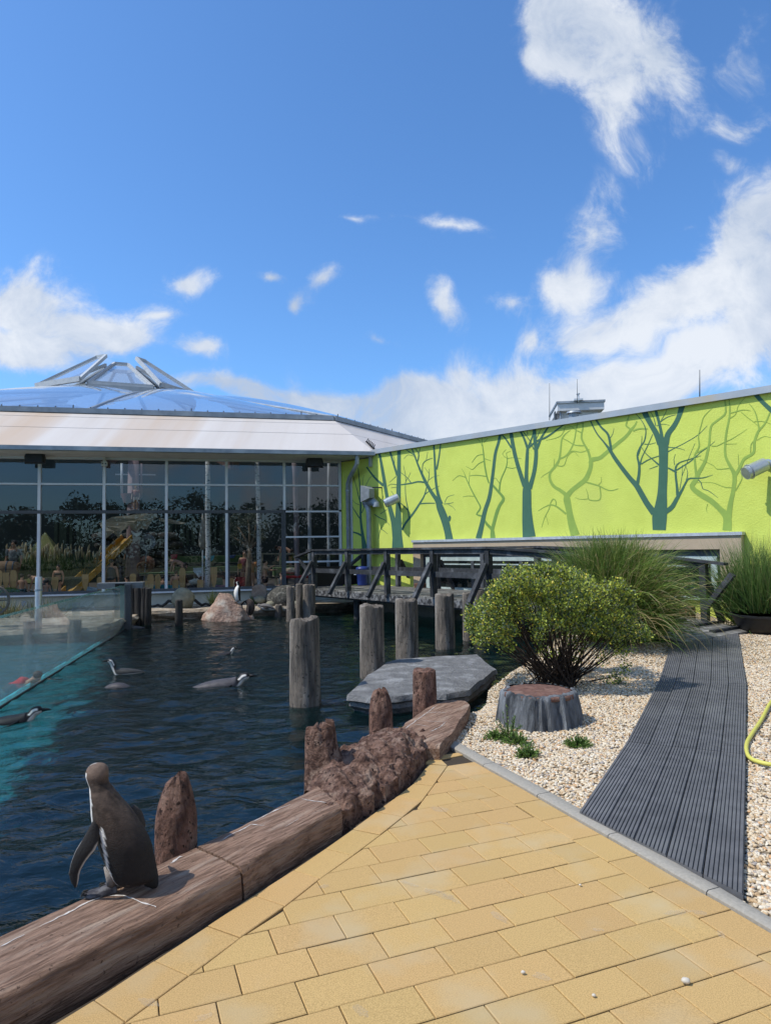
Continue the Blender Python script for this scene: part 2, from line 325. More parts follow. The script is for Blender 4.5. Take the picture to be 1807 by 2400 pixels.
# ---- pavement: rows of ochre slabs, a course along the kerb and one along the edging
KI = [G(*p, 0).to_2d() for p in [(500, 2246), (555, 2204), (615, 2166), (694, 2104.5), (764, 2050), (831.5, 2002.4), (900, 1951), (945.6, 1914), (979, 1892), (1018, 1839), (1049, 1795)]]
d0 = (KI[0]-KI[3]).normalized(); KI = [KI[0]+d0*4.5]+KI
RI = [G(*p, 0).to_2d() for p in [(1049, 1795), (1121, 1835), (1197, 1879), (1294, 1940), (1403, 2007), (1466, 2047), (1534, 2090.5), (1615, 2138), (1696, 2191)]]
d1 = (RI[-1]-RI[4]).normalized(); RI = RI+[RI[-1]+d1*4.5]
EI = [G(*p, 0).to_2d() for p in [(1031, 1743), (1086, 1770), (1133, 1798.5), (1192, 1831), (1253, 1866), (1492, 2003.6), (1596.7, 2065), (1699, 2122.5), (1807, 2187)]]
d2 = (EI[-1]-EI[-3]).normalized(); EI = EI+[EI[-1]+d2*4.5]
EO = [G(*p, 0).to_2d() for p in [(1037, 1724), (1080, 1747), (1157, 1790), (1279.6, 1856), (1536.6, 2000), (1639, 2061), (1699, 2094), (1807, 2160)]]
EO = EO+[EO[-1]+d2*4.5]
KB = [G(*p, 0).to_2d() for p in [(122, 2392), (231, 2329), (480, 2166), (567, 2108), (697, 2027), (800, 1957), (870, 1905), (960, 1840), (1000, 1790), (1031, 1743)]]
KB = [KB[0]+(KB[0]-KB[2]).normalized()*4.0]+KB
def at_len(pl, s):
    for a, b in zip(pl, pl[1:]):
        l = (b-a).length
        if s <= l: return a+(b-a)*(s/l)
        s -= l
    return pl[-1]
def plen(pl): return sum((b-a).length for a, b in zip(pl, pl[1:]))
def near_s(pl, p):
    best = (1e9, 0); s = 0
    for a, b in zip(pl, pl[1:]):
        l = (b-a).length; t = max(0, min(1, (p-a).dot(b-a)/l**2)); d = (a+(b-a)*t-p).length
        if d < best[0]: best = (d, s+t*l)
        s += l
    return best[1]
def clip(poly, a, n):                       # keep (p-a).n >= 0
    out = []
    for i in range(len(poly)):
        p, q = poly[i], poly[(i+1) % len(poly)]; dp, dq = (p-a).dot(n), (q-a).dot(n)
        if dp >= 0: out.append(p)
        if dp*dq < 0: out.append(p+(q-p)*(dp/(dp-dq)))
    return out
def area(p): return .5*abs(sum(p[i].x*p[(i+1) % len(p)].y-p[(i+1) % len(p)].x*p[i].y for i in range(len(p))))
def inset(poly, d):
    n = len(poly); A = sum(poly[i].x*poly[(i+1) % n].y-poly[(i+1) % n].x*poly[i].y for i in range(n))
    if A < 0: poly = poly[::-1]
    out = poly
    for i in range(n):
        a, b = poly[i], poly[(i+1) % n]
        if (b-a).length < 1e-4: continue
        e = (b-a).normalized(); nn = Vector((-e.y, e.x)); out = clip(out, a+nn*d, nn)
        if len(out) < 3: return []
    cl = []
    for p in out:
        if not cl or (p-cl[-1]).length > .002: cl.append(p)
    if len(cl) > 2 and (cl[0]-cl[-1]).length < .002: cl.pop()
    return cl
pavement = empty('pavement', (0, 0, 0), kind='structure')
pvb = MB(); pvb.prism([tuple(p) for p in (KB+EO[0:]+[Vector((6, -5)), Vector((-6, -5))])], -.3, -.011)
pvb.build('joint_bed', m_joint, pavement)
n_pav = 0
def paver(poly):
    global n_pav
    p0 = inset(poly, .0025)
    if len(p0) < 3 or area(p0) < .0008: return
    p1 = inset(p0, .0032)
    if len(p1) < 3: return
    c = sum(p0, Vector((0, 0)))/len(p0); dz = random.gauss(0, .0007); tx, ty = random.gauss(0, .0035), random.gauss(0, .0035)
    zz = lambda p, b: b+dz+(p.x-c.x)*tx+(p.y-c.y)*ty
    mb = MB(); n0, n1 = len(p0), len(p1)
    vs = [(p.x, p.y, -.05) for p in p0]+[(p.x, p.y, zz(p, -.0026)) for p in p0]
    mb.add(vs, [(i, (i+1) % n0, n0+(i+1) % n0, n0+i) for i in range(n0)])
    if n1 == n0:
        mb.add([(p.x, p.y, zz(p, 0)) for p in p1], [list(range(n1))])
        b = len(mb.v)
        k0 = min(range(n1), key=lambda k: (p1[k]-p0[0]).length)
        for i in range(n0): mb.f.append([n0+i, n0+(i+1) % n0, b-n1+(i+1+k0) % n1, b-n1+(i+k0) % n1]); mb.m.append(0)
    else: mb.add([(p.x, p.y, zz(p, -.0026)) for p in p0], [list(range(n0))])
    mb.build('paver', m_paver, pavement); n_pav += 1
def halfplane(pl, c, side):
    best = None
    for a, b in zip(pl, pl[1:]):
        l = (b-a).length; t = max(0, min(1, (c-a).dot(b-a)/l**2)); d = (a+(b-a)*t-c).length
        if best is None or d < best[0]: e = (b-a)/l; best = (d, a, Vector((-e.y, e.x))*side)
    return best
YAW = .37405; ga = Vector((math.cos(YAW), math.sin(YAW))); gb = Vector((math.sin(YAW), -math.cos(YAW)))
PH = {0: .124, 1: .025, 2: .145, 3: .046, 4: .163}
field_lim = lambda c: (-1.5 < c.x < 2.3 and 1.75 < c.y < 6.2)
for i in range(-16, 9):
    ph = PH.get(i, (.03 if i % 2 else .14)+random.uniform(-.03, .03))
    for k in range(-14, 22):
        u0 = ph+.3*k; w0 = -3.2876+.2*i; c = ga*(u0+.15)+gb*(w0+.1)
        if not field_lim(c): continue
        q = [ga*u0+gb*w0, ga*(u0+.3)+gb*w0, ga*(u0+.3)+gb*(w0+.2), ga*u0+gb*(w0+.2)]
        for pl, side in ((KI, -1), (RI, -1)):
            d, a, nn = halfplane(pl, c, side); q = clip(q, a, nn)
            if len(q) < 3: break
        if len(q) >= 3: paver(q)
def course(A, B, s0, step, lim, skew=None):
    s = s0 % step; cuts = [0.0]
    if s < .06: s += step
    while s < plen(A)-.05: cuts.append(s); s += step
    cuts.append(plen(A))
    for a, b in zip(cuts, cuts[1:]):
        p, q = at_len(A, a), at_len(A, b)
        if skew is None: r, t = at_len(B, near_s(B, q)), at_len(B, near_s(B, p))
        else: r, t = at_len(B, near_s(B, q+skew)), at_len(B, near_s(B, p+skew))
        mid = (p+q)/2
        if -2.1 < mid.x < 2.4 and 1.6 < mid.y < 6.3: paver([p, q, r, t])
course(KI, [p+Vector((.012, -.02)) for p in KB], near_s(KI, G(662, 2122.5, 0).to_2d()), .3, None)
course(RI, EI, near_s(RI, G(1429, 2020, 0).to_2d()), .3, None, ga*.17)
for pp in ([(1031, 1744), (1074, 1764), (1022.5, 1771.6), (1008, 1779), (1014, 1764)], [(1022.5, 1771.6), (1074, 1764), (1086, 1769.7), (1033, 1779.3)], [(1008, 1779), (1022.5, 1771.6), (1033, 1779.3), (1049, 1794), (992, 1789.5)]):
    paver([G(*q).to_2d() for q in pp])
m_scuff = mat('chalk_scuff', (.62, .56, .46), .95); _n = m_scuff.node_tree; _b = _n.nodes['Principled BSDF']; _t = _n.nodes.new('ShaderNodeTexNoise'); _t.inputs['Scale'].default_value = 26; _t.inputs['Detail'].default_value = 8; _t.inputs['Roughness'].default_value = .75
_m = _n.nodes.new('ShaderNodeMapRange'); _m.inputs['From Min'].default_value = .46; _m.inputs['From Max'].default_value = .72; _m.inputs['To Max'].default_value = .75; _n.links.new(_t.outputs['Fac'], _m.inputs['Value']); _n.links.new(_m.outputs[0], _b.inputs['Alpha'])
for (cx, cy, wx, wy, rot) in ((1030, 2095, 95, 22, .25), (1060, 2108, 60, 14, .5), (960, 2072, 60, 10, .3), (1170, 2150, 60, 16, .5), (1590, 2138, 80, 16, -.1), (1640, 2140, 46, 12, .2), (1400, 2180, 40, 10, .1), (1690, 2190, 30, 16, .6), (845, 2370, 60, 26, .6), (480, 2385, 60, 18, -.3), (350, 2350, 60, 24, .2), (1030, 1898, 60, 14, .2), (760, 2078, 36, 10, -.2), (1180, 1930, 40, 8, .1), (1270, 2290, 60, 20, .3)):
    pl = []
    for k in range(14): a_ = 2*math.pi*k/14; r_ = .55+.45*random.random(); x_, y_ = math.cos(a_)*wx/2*r_, math.sin(a_)*wy/2*r_; pl.append(G(cx+x_*math.cos(rot)-y_*math.sin(rot), cy+x_*math.sin(rot)+y_*math.cos(rot), .0035))
    mb = MB(); mb.add(pl, [list(range(14))]); mb.build('chalk_scuff', m_scuff, pavement)
# ---- edging kerb stones beside the gravel
edging = empty('edging_kerb', (1, 4.5, 0), kind='structure')
LE = plen(EI); s = .0
while s < LE-.3:
    e = min(s+.70, LE); mb = MB(); pa = []
    for t in np.linspace(s+.003, e-.003, 5): pa.append(at_len(EI, t))
    pb = [at_len(EO, near_s(EO, p)) for p in pa]
    R = []
    for a, b in zip(pa, pb):
        w = (b-a)
        R.append([(a.x, a.y, -.25), (a.x, a.y, .012), (a.x+w.x*.12, a.y+w.y*.12, .02), (b.x-w.x*.12, b.y-w.y*.12, .02), (b.x, b.y, .012), (b.x, b.y, -.25)])
    mb.rings(R); mb.build('kerb_stone', m_edge, edging, angle=40); s = e
# ---- pool kerb of red faux timber: two long coping pieces, the lava rock and a slab
def loft(outer, inner, hs, name, mtl, label, amp, fr, grain, z0=-.6, top=7, N=60, cat='kerb', seed=0, rnd=.03, bulge=0, rough=0):
    lo, li = plen(outer), plen(inner); R = []; o = Vector((seed*5.1, seed*9.7, seed))
    for i in range(N+1):
        t = i/N; a, b = at_len(outer, t*lo), at_len(inner, t*li); w = (b-a); wl = w.length; e = w/wl
        h = np.interp(t, [q[0] for q in hs], [q[1] for q in hs]); ring = [(a-e*.012).to_3d()+Vector((0, 0, -.05)), (a-e*.006).to_3d()+Vector((0, 0, h*.35)), a.to_3d()+Vector((0, 0, h*.72)), (a+e*rnd*.35).to_3d()+Vector((0, 0, h*.93))]
        for k in range(top+1):
            f = (rnd+(wl-2*rnd)*k/top)/wl; p = a+w*f; ring.append(Vector((p.x, p.y, h+bulge*math.sin(math.pi*f))))
        ring += [(b-e*rnd*.3).to_3d()+Vector((0, 0, h*.9)), b.to_3d()+Vector((0, 0, h*.6)), (b+e*.01).to_3d()+Vector((0, 0, -.1)), b.to_3d()+Vector((0, 0, z0))]
        out = []
        for q in ring:
            if rough: q = q+Vector((0, 0, rough*(noise.turbulence(q*6.5+o, 4, False)-.6))) if q.z > -.05 else q
            n3 = Vector((noise.noise(q*fr+o), noise.noise(q*fr+o+Vector((9, 3, 1))), noise.noise(q*fr+o+Vector((4, 8, 2)))))
            n4 = noise.noise(q*fr*3.1+o)
            dsp = n3*amp+Vector((0, 0, n4*amp*.5))
            if q.z < -.05: dsp = Vector((dsp.x, dsp.y, 0))*.6
            out.append(q+dsp)
        R.append(out)
    mb = MB(); mb.rings(R)
    return mb.build(name, mtl, None, True, loc=None) if label is None else tag(mb.build(name, mtl, None, angle=50), label, cat)
K1o = [G(*p, .13).to_2d() for p in [(0, 2341), (269, 2195), (413, 2123), (564, 2040)]]; K1o = [K1o[0]+(K1o[0]-K1o[1]).normalized()*1.6]+K1o
K1i = [G(*p, .13).to_2d() for p in [(0, 2190), (202, 2099), (330, 2042), (452, 1986)]]; K1i = [K1i[0]+(K1o[0]-K1o[1])]+K1i
kerb1 = loft(K1o, K1i, [(0, .135), (1, .135)], 'pool_kerb', m_kerbg, 'reddish-brown wood-grain pool kerb piece that the big penguin stands on', .007, 4, 1, N=110, cat='pool kerb', seed=1)
K2o = [G(*p, .13).to_2d() for p in [(571, 2036), (644, 1983), (720, 1938), (800, 1893)]]
K2i = [G(*p, .13).to_2d() for p in [(458, 1983), (567, 1933), (697, 1866), (742, 1840)]]
kerb2 = loft(K2o, K2i, [(0, .135), (1, .135)], 'pool_kerb', m_kerbg, 'reddish-brown pool kerb piece between the cracked joint and the lava rock', .007, 4, 1, N=80, cat='pool kerb', seed=2)
for k in (kerb1, kerb2): k['group'] = 'red faux timber kerb along the penguin pool'
K3o = [G(*p, 0).to_2d() for p in [(790, 1962), (830, 1934), (870, 1908), (915, 1874), (960, 1842), (985, 1812), (1003, 1785), (1033, 1745)]]
K3i = [G(*p, .1).to_2d() for p in [(706, 1852), (735, 1812), (775, 1775), (815, 1752), (860, 1736), (925, 1712)]]
mb = MB(); NU, NV = 170, 84; lo, li = plen(K3o), plen(K3i); R = []
for j in range(NU+1):
    t_ = j/NU; a, b = at_len(K3o, t_*lo), at_len(K3i, t_*li); row = []; e = (b-a).normalized(); al = Vector((-e.y, e.x)); hh = (.225+.07*noise.noise(Vector((t_*5, 3, 1))))*min(1, .62+2.2*t_, .55+2.6*(1-t_))
    for i in range(NV+1):
        u = i/NV; p = a+(b-a)*u; z = hh*math.sin(math.pi*(.04+.92*u))**.42; q = Vector((p.x, p.y, z))
        tb = noise.turbulence(q*8+Vector((2, 5, 3)), 3, False); cr_ = abs(noise.noise(q*15+Vector((7, 1, 1)))); d3 = noise.turbulence_vector(q*11+Vector((4, 4, 9)), 3, False)
        side_ = max(0, 1-u*4); q += Vector((-e.x, -e.y, .25))*((tb-.62)*.055*side_)+Vector((0, 0, (tb-.62)*.045+(.18-cr_)*.035+.05*noise.noise(q*5.5)))*(1-.6*side_)+Vector(d3)*.007
        if u in (0, 1): q.z = -.45
        row.append(q)
    R.append(row)
mb.v = [tuple(q) for r in R for q in r]; mb.f = [[j*(NV+1)+i, j*(NV+1)+i+1, (j+1)*(NV+1)+i+1, (j+1)*(NV+1)+i] for j in range(NU) for i in range(NV)]; mb.m = [0]*len(mb.f)
lava = tag(mb.build('lava_rock', m_lava, None, angle=75), 'rough reddish lava rock set into the pool kerb at the point of the paving', 'rock')
mb = MB(); sp = [G(*p, .115) for p in [(900, 1742), (922, 1720), (952, 1693), (985, 1668), (1012, 1652), (1048, 1640), (1090, 1640), (1103, 1651), (1068, 1708), (1030, 1748)]]
c0 = sum(sp, Vector())/len(sp); R = []
for z, k in ((-.6, .98), (.02, 1.0), (.085, 1.0), (.11, .97), (.115, .9)):
    ring = []
    for i, p in enumerate(sp):
        a, b = sp[i], sp[(i+1) % len(sp)]
        for t in (0, .33, .66):
            q = a+(b-a)*t; q = c0+(q-c0)*k; q.z = z; q += Vector((noise.noise(q*7), noise.noise(q*7+Vector((3, 1, 4))), 0))*.02; ring.append(q)
    R.append(ring)
mb.rings(R); slab = tag(mb.build('pool_kerb', m_kerbg, None, angle=40), 'flat reddish kerb slab with crossing white cracks beside the gravel', 'pool kerb', 'red faux timber kerb along the penguin pool')
def streak(parent, pts, w, z):
    mb = MB(); L = []; Rr = []
    P2 = [G(*p, z) for p in pts]; den = []
    for a, b in zip(P2, P2[1:]):
        k = max(2, int((b-a).length/.012)); den += [a+(b-a)*(j/k) for j in range(k)]
    den.append(P2[-1])
    for i, p in enumerate(den):
        t = (den[min(i+1, len(den)-1)]-den[max(i-1, 0)]); t.z = 0; t.normalize(); n = Vector((-t.y, t.x, 0))
        ww = w*(.25+1.1*abs(noise.noise(p*26)))*min(1, 6*i/len(den)+.2, 6*(len(den)-i)/len(den)+.2); off = n*noise.noise(p*40)*w*.8
        bz = parent_z(parent, p)+.0025
        L.append(Vector((p.x, p.y, bz))+off+n*ww); Rr.append(Vector((p.x, p.y, bz))+off-n*ww)
    vs = L+Rr; n = len(L); mb.add(vs, [(i, i+1, n+i+1, n+i) for i in range(n-1)]); return mb.build('white_streak', m_streak, parent)
BV = {}
def parent_z(o, p):
    from mathutils.bvhtree import BVHTree
    if o not in BV:
        off = FR[o]; BV[o] = BVHTree.FromPolygons([v.co+off for v in o.data.vertices], [tuple(q.vertices) for q in o.data.polygons])
    h = BV[o].ray_cast(Vector((p.x, p.y, 2)), Vector((0, 0, -1)))[0]; return h.z if h is not None else p.z
streak(kerb1, [(0, 2223), (40, 2203), (57, 2195)], .006, .13)
streak(kerb1, [(92, 2177), (150, 2148), (205, 2118), (247, 2102), (290, 2101), (330, 2115), (366, 2129)], .007, .13)
streak(kerb1, [(400, 2028), (412, 2020), (424, 2011)], .012, .13)
streak(kerb2, [(517, 1975), (550, 1955), (590, 1935), (620, 1937)], .006, .13)
streak(kerb2, [(590, 1930), (640, 1905), (680, 1889)], .006, .13)
streak(kerb2, [(705, 1876), (740, 1881), (778, 1887)], .006, .13)
streak(kerb2, [(668, 1940), (700, 1922)], .003, .13)
streak(slab, [(940, 1716), (975, 1690), (1000, 1672), (1024, 1654)], .006, .115)
streak(slab, [(985, 1690), (1020, 1692), (1050, 1693)], .004, .115); streak(slab, [(1008, 1716), (1030, 1706), (1044, 1694)], .005, .115)
streak(slab, [(1000, 1672), (1028, 1670), (1045, 1672)], .005, .115); streak(slab, [(962, 1698), (985, 1700), (1005, 1704)], .004, .115)
# ---- land east of the pool (gravel garden), far banks, terrace
LAND = [Vector(p) for p in [(.47, 5.98), (.62, 6.6), (.98, 7.35), (1.12, 8.0), (1.28, 8.7), (1.75, 9.4), (2.3, 10.6), (3.0, 12.3), (3.9, 13.8), (4.6, 15.2), (5.1, 16.4), (8.5, 16.2), (16, 16), (16, -3), (4.5, -3), (2.55, .6)]]
LAND = LAND+EO[::-1][1:-1]
def gh(x, y):
    d = math.hypot(x-1.15, y-8.2); z = -.012-.20*max(0, 1-d/1.3)
    dm = x*BU.x+y*BU.y; dn = x*BN.x+y*BN.y
    if dn > 12.9: z += .42*max(0, min(1, (dm-7.4)/2.2))
    return z+.012*noise.noise(Vector((x*1.3, y*1.3, 0)))
gm, gl = sheet(LAND, .22, gh); skirt(gm, gl, gh, -5.6); gravel_bed = gm.build('gravel_bed', m_grav_bed, None, loc=(0, 0, 0)); tag(gravel_bed, kind='structure')
BANK = [Vector(p) for p in [(-40, 14.6), (-8.8, 15.45), (-6.78, 15.95), (-6.95, 18.0), (-7.05, 20.2), (-6.3, 20.55), (-4.9, 20.75), (-3.4, 21.1), (-2.5, 21.45), (-1.9, 21.9), (-.3, 22.9), (-1.0, 26), (-40, 17)]]
bh = lambda x, y: -.06+.05*noise.noise(Vector((x*.9, y*.9, 3)))+.03*noise.noise(Vector((x*3, y*3, 3)))
bm_, bl = sheet(BANK, .3, bh)
n = len(bl)
RB = []
for z, k in ((0, 0), (-.08, .06), (-.16, .02), (-.24, -.05), (-.34, -.1), (-5.6, -.1)):
    ring = []
    for i, p in enumerate(bl):
        t = (bl[(i+1) % n]-bl[i-1]).normalized(); nn = Vector((t.y, -t.x)); o_ = k*(1+1.2*noise.noise(Vector((p.x*2, p.y*2, z*9))))
        ring.append((p.x+nn.x*o_, p.y+nn.y*o_, bh(p.x, p.y)+z if z > -1 else z))
    RB.append(ring)
bm_.rings(RB, cap=False); bank = bm_.build('far_bank', m_rock, None, loc=(0, 0, 0)); tag(bank, kind='structure')
TER = [bp(9.3, 13.05, 0), bp(18.9, 13.05, 0), bp(19.6, 13.2, 0), bp(19.5, 17.5, 0), bp(8.4, 17.5, 0)]
tm = MB(); tm.prism([(p.x, p.y) for p in TER], -5.6, .42); tag(tm.build('terrace', mat('terrace_paving', (.33, .29, .24), .9, (.25, .22, .18), 12, bump=.3), None, loc=(0, 0, 0)), kind='structure')
# ---- pool basin and water
mb = MB(); mb.add([(-45, -2, -5.5), (7, -2, -5.5), (7, 24, -5.5), (-45, 24, -5.5)], [(0, 1, 2, 3)]); tag(mb.build('pool_floor', m_poolfloor, None, loc=(0, 0, -5.5)), kind='structure')
AX0, AX1 = G(295, 1475, WATER), G(0, 1660, WATER); AD = (AX1-AX0).normalized(); AXE = AX1+AD*9
AN = Vector((AD.y, -AD.x, 0)); AN = AN if AN.x < 0 else -AN      # towards the swimmers' side
mb = MB(); q0, q1 = AX0+AN*.154, AXE+AN*.154
mb.prism([(q0.x, q0.y), (q1.x, q1.y), (-45, q1.y), (-45, 15.3), (-8.8, 15.6), (-6.9, 16.1)], -5.49, -4.6); tag(mb.build('swimming_pool_floor', m_poolblue, None, loc=(0, 0, -5.5)), kind='structure')
ground = MB(); ground.add([(-900, -900, -6.2), (900, -900, -6.2), (900, 900, -6.2), (-900, 900, -6.2)], [(0, 1, 2, 3)]); tag(ground.build('ground', m_ground, None, loc=(0, 0, -6.2)), kind='structure')
ob = MB()
for poly in ([(16, 20), (16, -3), (300, -300), (300, 300), (16, 300)], [(6, -3), (6, -300), (300, -300), (16, -3)], [(-8, -5), (6, -5), (6, -300), (-300, -300), (-45, -5)], [(-45, 300), (16, 300), (16, 60), (-45, 60)]):
    ob.prism(poly, -6, -.06)
tag(ob.build('open_ground', m_ground, None, loc=(0, 0, 0)), kind='structure')
mb = MB(); mb.prism([(-8, -5.001), (6, -5.001), (4.6, -3), (3.2, -.6), (-2.2, 0), (-8, -2)], -6, -.32, m=0); tag(mb.build('soil', m_soil, None, loc=(0, 0, 0)), kind='structure')
def water_mat(name, tint, bscale, stren, body=None, bf=0):
    m = bpy.data.materials.new(name); m.use_nodes = True; nt = m.node_tree; N = nt.nodes; Lk = nt.links; N.remove(N['Principled BSDF'])
    if body is None:
        dfw = N.new('ShaderNodeBsdfDiffuse'); dfw.inputs[0].default_value = (.010, .036, .040, 1); mw_ = N.new('ShaderNodeMixShader'); mw_.inputs[0].default_value = .16
        tr = N.new('ShaderNodeBsdfRefraction'); tr.inputs['Color'].default_value = (*tint, 1); tr.inputs['IOR'].default_value = 1.33; tr.inputs['Roughness'].default_value = .0; Lk.new(tr.outputs[0], mw_.inputs[1]); Lk.new(dfw.outputs[0], mw_.inputs[2]); base = mw_.outputs[0]
    else:
        tr = N.new('ShaderNodeBsdfTransparent'); tr.inputs[0].default_value = (*tint, 1); df = N.new('ShaderNodeBsdfTranslucent' if bf > .8 else 'ShaderNodeBsdfDiffuse'); df.inputs[0].default_value = (*body, 1)
        m0 = N.new('ShaderNodeMixShader'); m0.inputs[0].default_value = bf; Lk.new(tr.outputs[0], m0.inputs[1]); Lk.new(df.outputs[0], m0.inputs[2]); base = m0.outputs[0]
    gl = N.new('ShaderNodeBsdfGlossy'); gl.inputs['Roughness'].default_value = .02
    fr = N.new('ShaderNodeFresnel'); fr.inputs['IOR'].default_value = 1.36
    ms = N.new('ShaderNodeMixShader'); Lk.new(fr.outputs[0], ms.inputs[0]); Lk.new(base, ms.inputs[1]); Lk.new(gl.outputs[0], ms.inputs[2]); Lk.new(ms.outputs[0], N['Material Output'].inputs['Surface'])
    tc = N.new('ShaderNodeTexCoord'); mp = N.new('ShaderNodeMapping'); mp.inputs['Rotation'].default_value = (0, 0, .5); mp.inputs['Scale'].default_value = (1, 1.5, 1); Lk.new(tc.outputs['Object'], mp.inputs[0])
    a = N.new('ShaderNodeTexNoise'); a.inputs['Scale'].default_value = bscale; a.inputs['Detail'].default_value = 4; a.inputs['Distortion'].default_value = .6; Lk.new(mp.outputs[0], a.inputs['Vector'])
    b = N.new('ShaderNodeBump'); b.inputs['Strength'].default_value = stren; b.inputs['Distance'].default_value = .03; Lk.new(a.outputs['Fac'], b.inputs['Height'])
    Lk.new(b.outputs[0], gl.inputs['Normal']); Lk.new(b.outputs[0], fr.inputs['Normal'])
    if body is None: Lk.new(b.outputs[0], tr.inputs['Normal'])
    return m
m_water = water_mat('pool_water', (.72, .92, .93), 5.5, .5)
m_water2 = water_mat('swimming_water', (.62, .84, .90), 5, .3, (.07, .30, .37), .40)
def wave(x, y):
    v = Vector((x*1.25+y*.35, y*1.9-x*.5, .3)); w = noise.noise(v*1.2)*.026+noise.noise(v*2.6+Vector((5, 2, 1)))*.022+noise.noise(v*6.1)*.010
    return w
def water_grid(name, x0, x1, y0, y1, st, mt, keep, z):
    nx, ny = int((x1-x0)/st), int((y1-y0)/st); idx = {}; mb = MB()
    for j in range(ny+1):
        for i in range(nx+1):
            x, y = x0+i*st, y0+j*st
            if keep(x, y): idx[i, j] = len(mb.v); mb.v.append((x, y, z+wave(x, y)))
    for j in range(ny):
        for i in range(nx):
            q = [(i, j), (i+1, j), (i+1, j+1), (i, j+1)]
            if all(k in idx for k in q): mb.f.append([idx[k] for k in q]); mb.m.append(0)
    return tag(mb.build(name, mt, None, True, loc=(0, 0, z)), kind='structure')
side = lambda x, y: (x-AX0.x)*AN.x+(y-AX0.y)*AN.y
water_grid('water', -9, 6, .5, 22.9, .075, m_water, lambda x, y: side(x, y) < .06, WATER)
water_grid('swimming_water', -26, -2, .5, 16.6, .12, m_water2, lambda x, y: side(x, y) > .06, WATER-.03)
mb = MB(); q0, q1 = AX0+AN*.2, AXE+AN*.2; H = lambda p, z: Vector((p.x, p.y, z))
mb.add([H(q0, -5.5), H(q1, -5.5), H(q1, WATER-.02), H(q0, WATER-.02)], [(3, 2, 1, 0)]); tag(mb.build('swimming_water', water_mat('swimming_water_body', (.62, .84, .90), 5, .05, (.14, .78, .86), .92), None, loc=(q0.x, q0.y, -5.5)), kind='structure')
# ---- acrylic wall between the pools
t = thing('acrylic_wall', (AX0+AXE)/2, 'long clear acrylic wall between penguin pool and swimming pool, streaked and hazy', 'glass wall')
m_acr = glass('acrylic', (.80, .90, .91), .06, 0, (.50, .58, .60), .17); m_acre = glass('acrylic_edge', (.3, .55, .5), .08, .05, (.20, .46, .42), .75)
H = lambda p, z: Vector((p.x, p.y, z))
mb = MB(); a, b = AX0, AXE
mb.add([H(a, -5.5), H(b, -5.5), H(b, .86), H(a, .80)], [(0, 1, 2, 3)]); mb.build('front_pane', m_acr, t)
mb = MB(); a, b = AX0+AN*.15, AXE+AN*.15
mb.add([H(a, -5.5), H(b, -5.5), H(b, .86), H(a, .80)], [(0, 1, 2, 3)]); mb.build('rear_pane', glass('acrylic_rear', (.94, .97, .97), .03), t)
mb = MB(); mb.add([H(AX0, .803), H(AXE, .863), H(AXE+AN*.15, .863), H(AX0+AN*.15, .803)], [(0, 1, 2, 3)])
mb.add([H(AX0-AD*.003, -.6), H(AX0-AD*.003, .80), H(AX0+AN*.15-AD*.003, .8), H(AX0+AN*.15-AD*.003, -.6)], [(0, 1, 2, 3)]); mb.build('polished_edge', m_acre, t)
mb = MB(); mb.beam(H(AX0-AN*.01, WATER+.01), H(AXE-AN*.01, WATER+.01), .02, .035); mb.build('seal_strip', mat('seal', (.03, .035, .035), .7), t)
# ---- boardwalk of dark ribbed boards
walk = empty('boardwalk', (2.5, 7, 0), kind='structure')
WL = [G(*p, .035).to_2d() for p in [(1601, 1508), (1543, 1598), (1468, 1739), (1357, 1901)]]; WR = [G(*p, .035).to_2d() for p in [(1758, 1486), (1750, 1603), (1749, 1768), (1743, 2098)]]
WL[0] += Vector((-.25, .35))*.5; WR[0] += Vector((-.25, .35))*.5
for r in range(3):
    a0, a1, b0, b1 = WL[r], WR[r], WL[r+1], WR[r+1]; g = (b0-a0).normalized()*.004
    for k in range(5):
        f0, f1 = k/5+.003, (k+1)/5-.003; prof = []; NR = 8
        for j in range(NR):
            u0, u1 = j/NR, (j+1)/NR
            prof += [(u0+.02/NR, .028), (u0+.1/NR, .036), (u0+.78/NR, .036), (u0+.86/NR, .028)]
        prof = [(0, -.02), (0, .028)]+prof+[(1, .028), (1, -.02)]
        mb = MB(); R = []; ts = (0, .5, 1); jz = random.uniform(-.002, .002)
        for t_ in ts:
            ring = []
            for (u, z) in prof:
                f = f0+(f1-f0)*u; p, q = a0+(a1-a0)*f+g, b0+(b1-b0)*f-g; s_ = p+(q-p)*t_
                ring.append((s_.x, s_.y, z+jz+.003*noise.noise(Vector((s_.x*2, s_.y*2, 1)))))
            R.append(ring)
        mb.rings(R); mb.build('board', m_mat, walk)
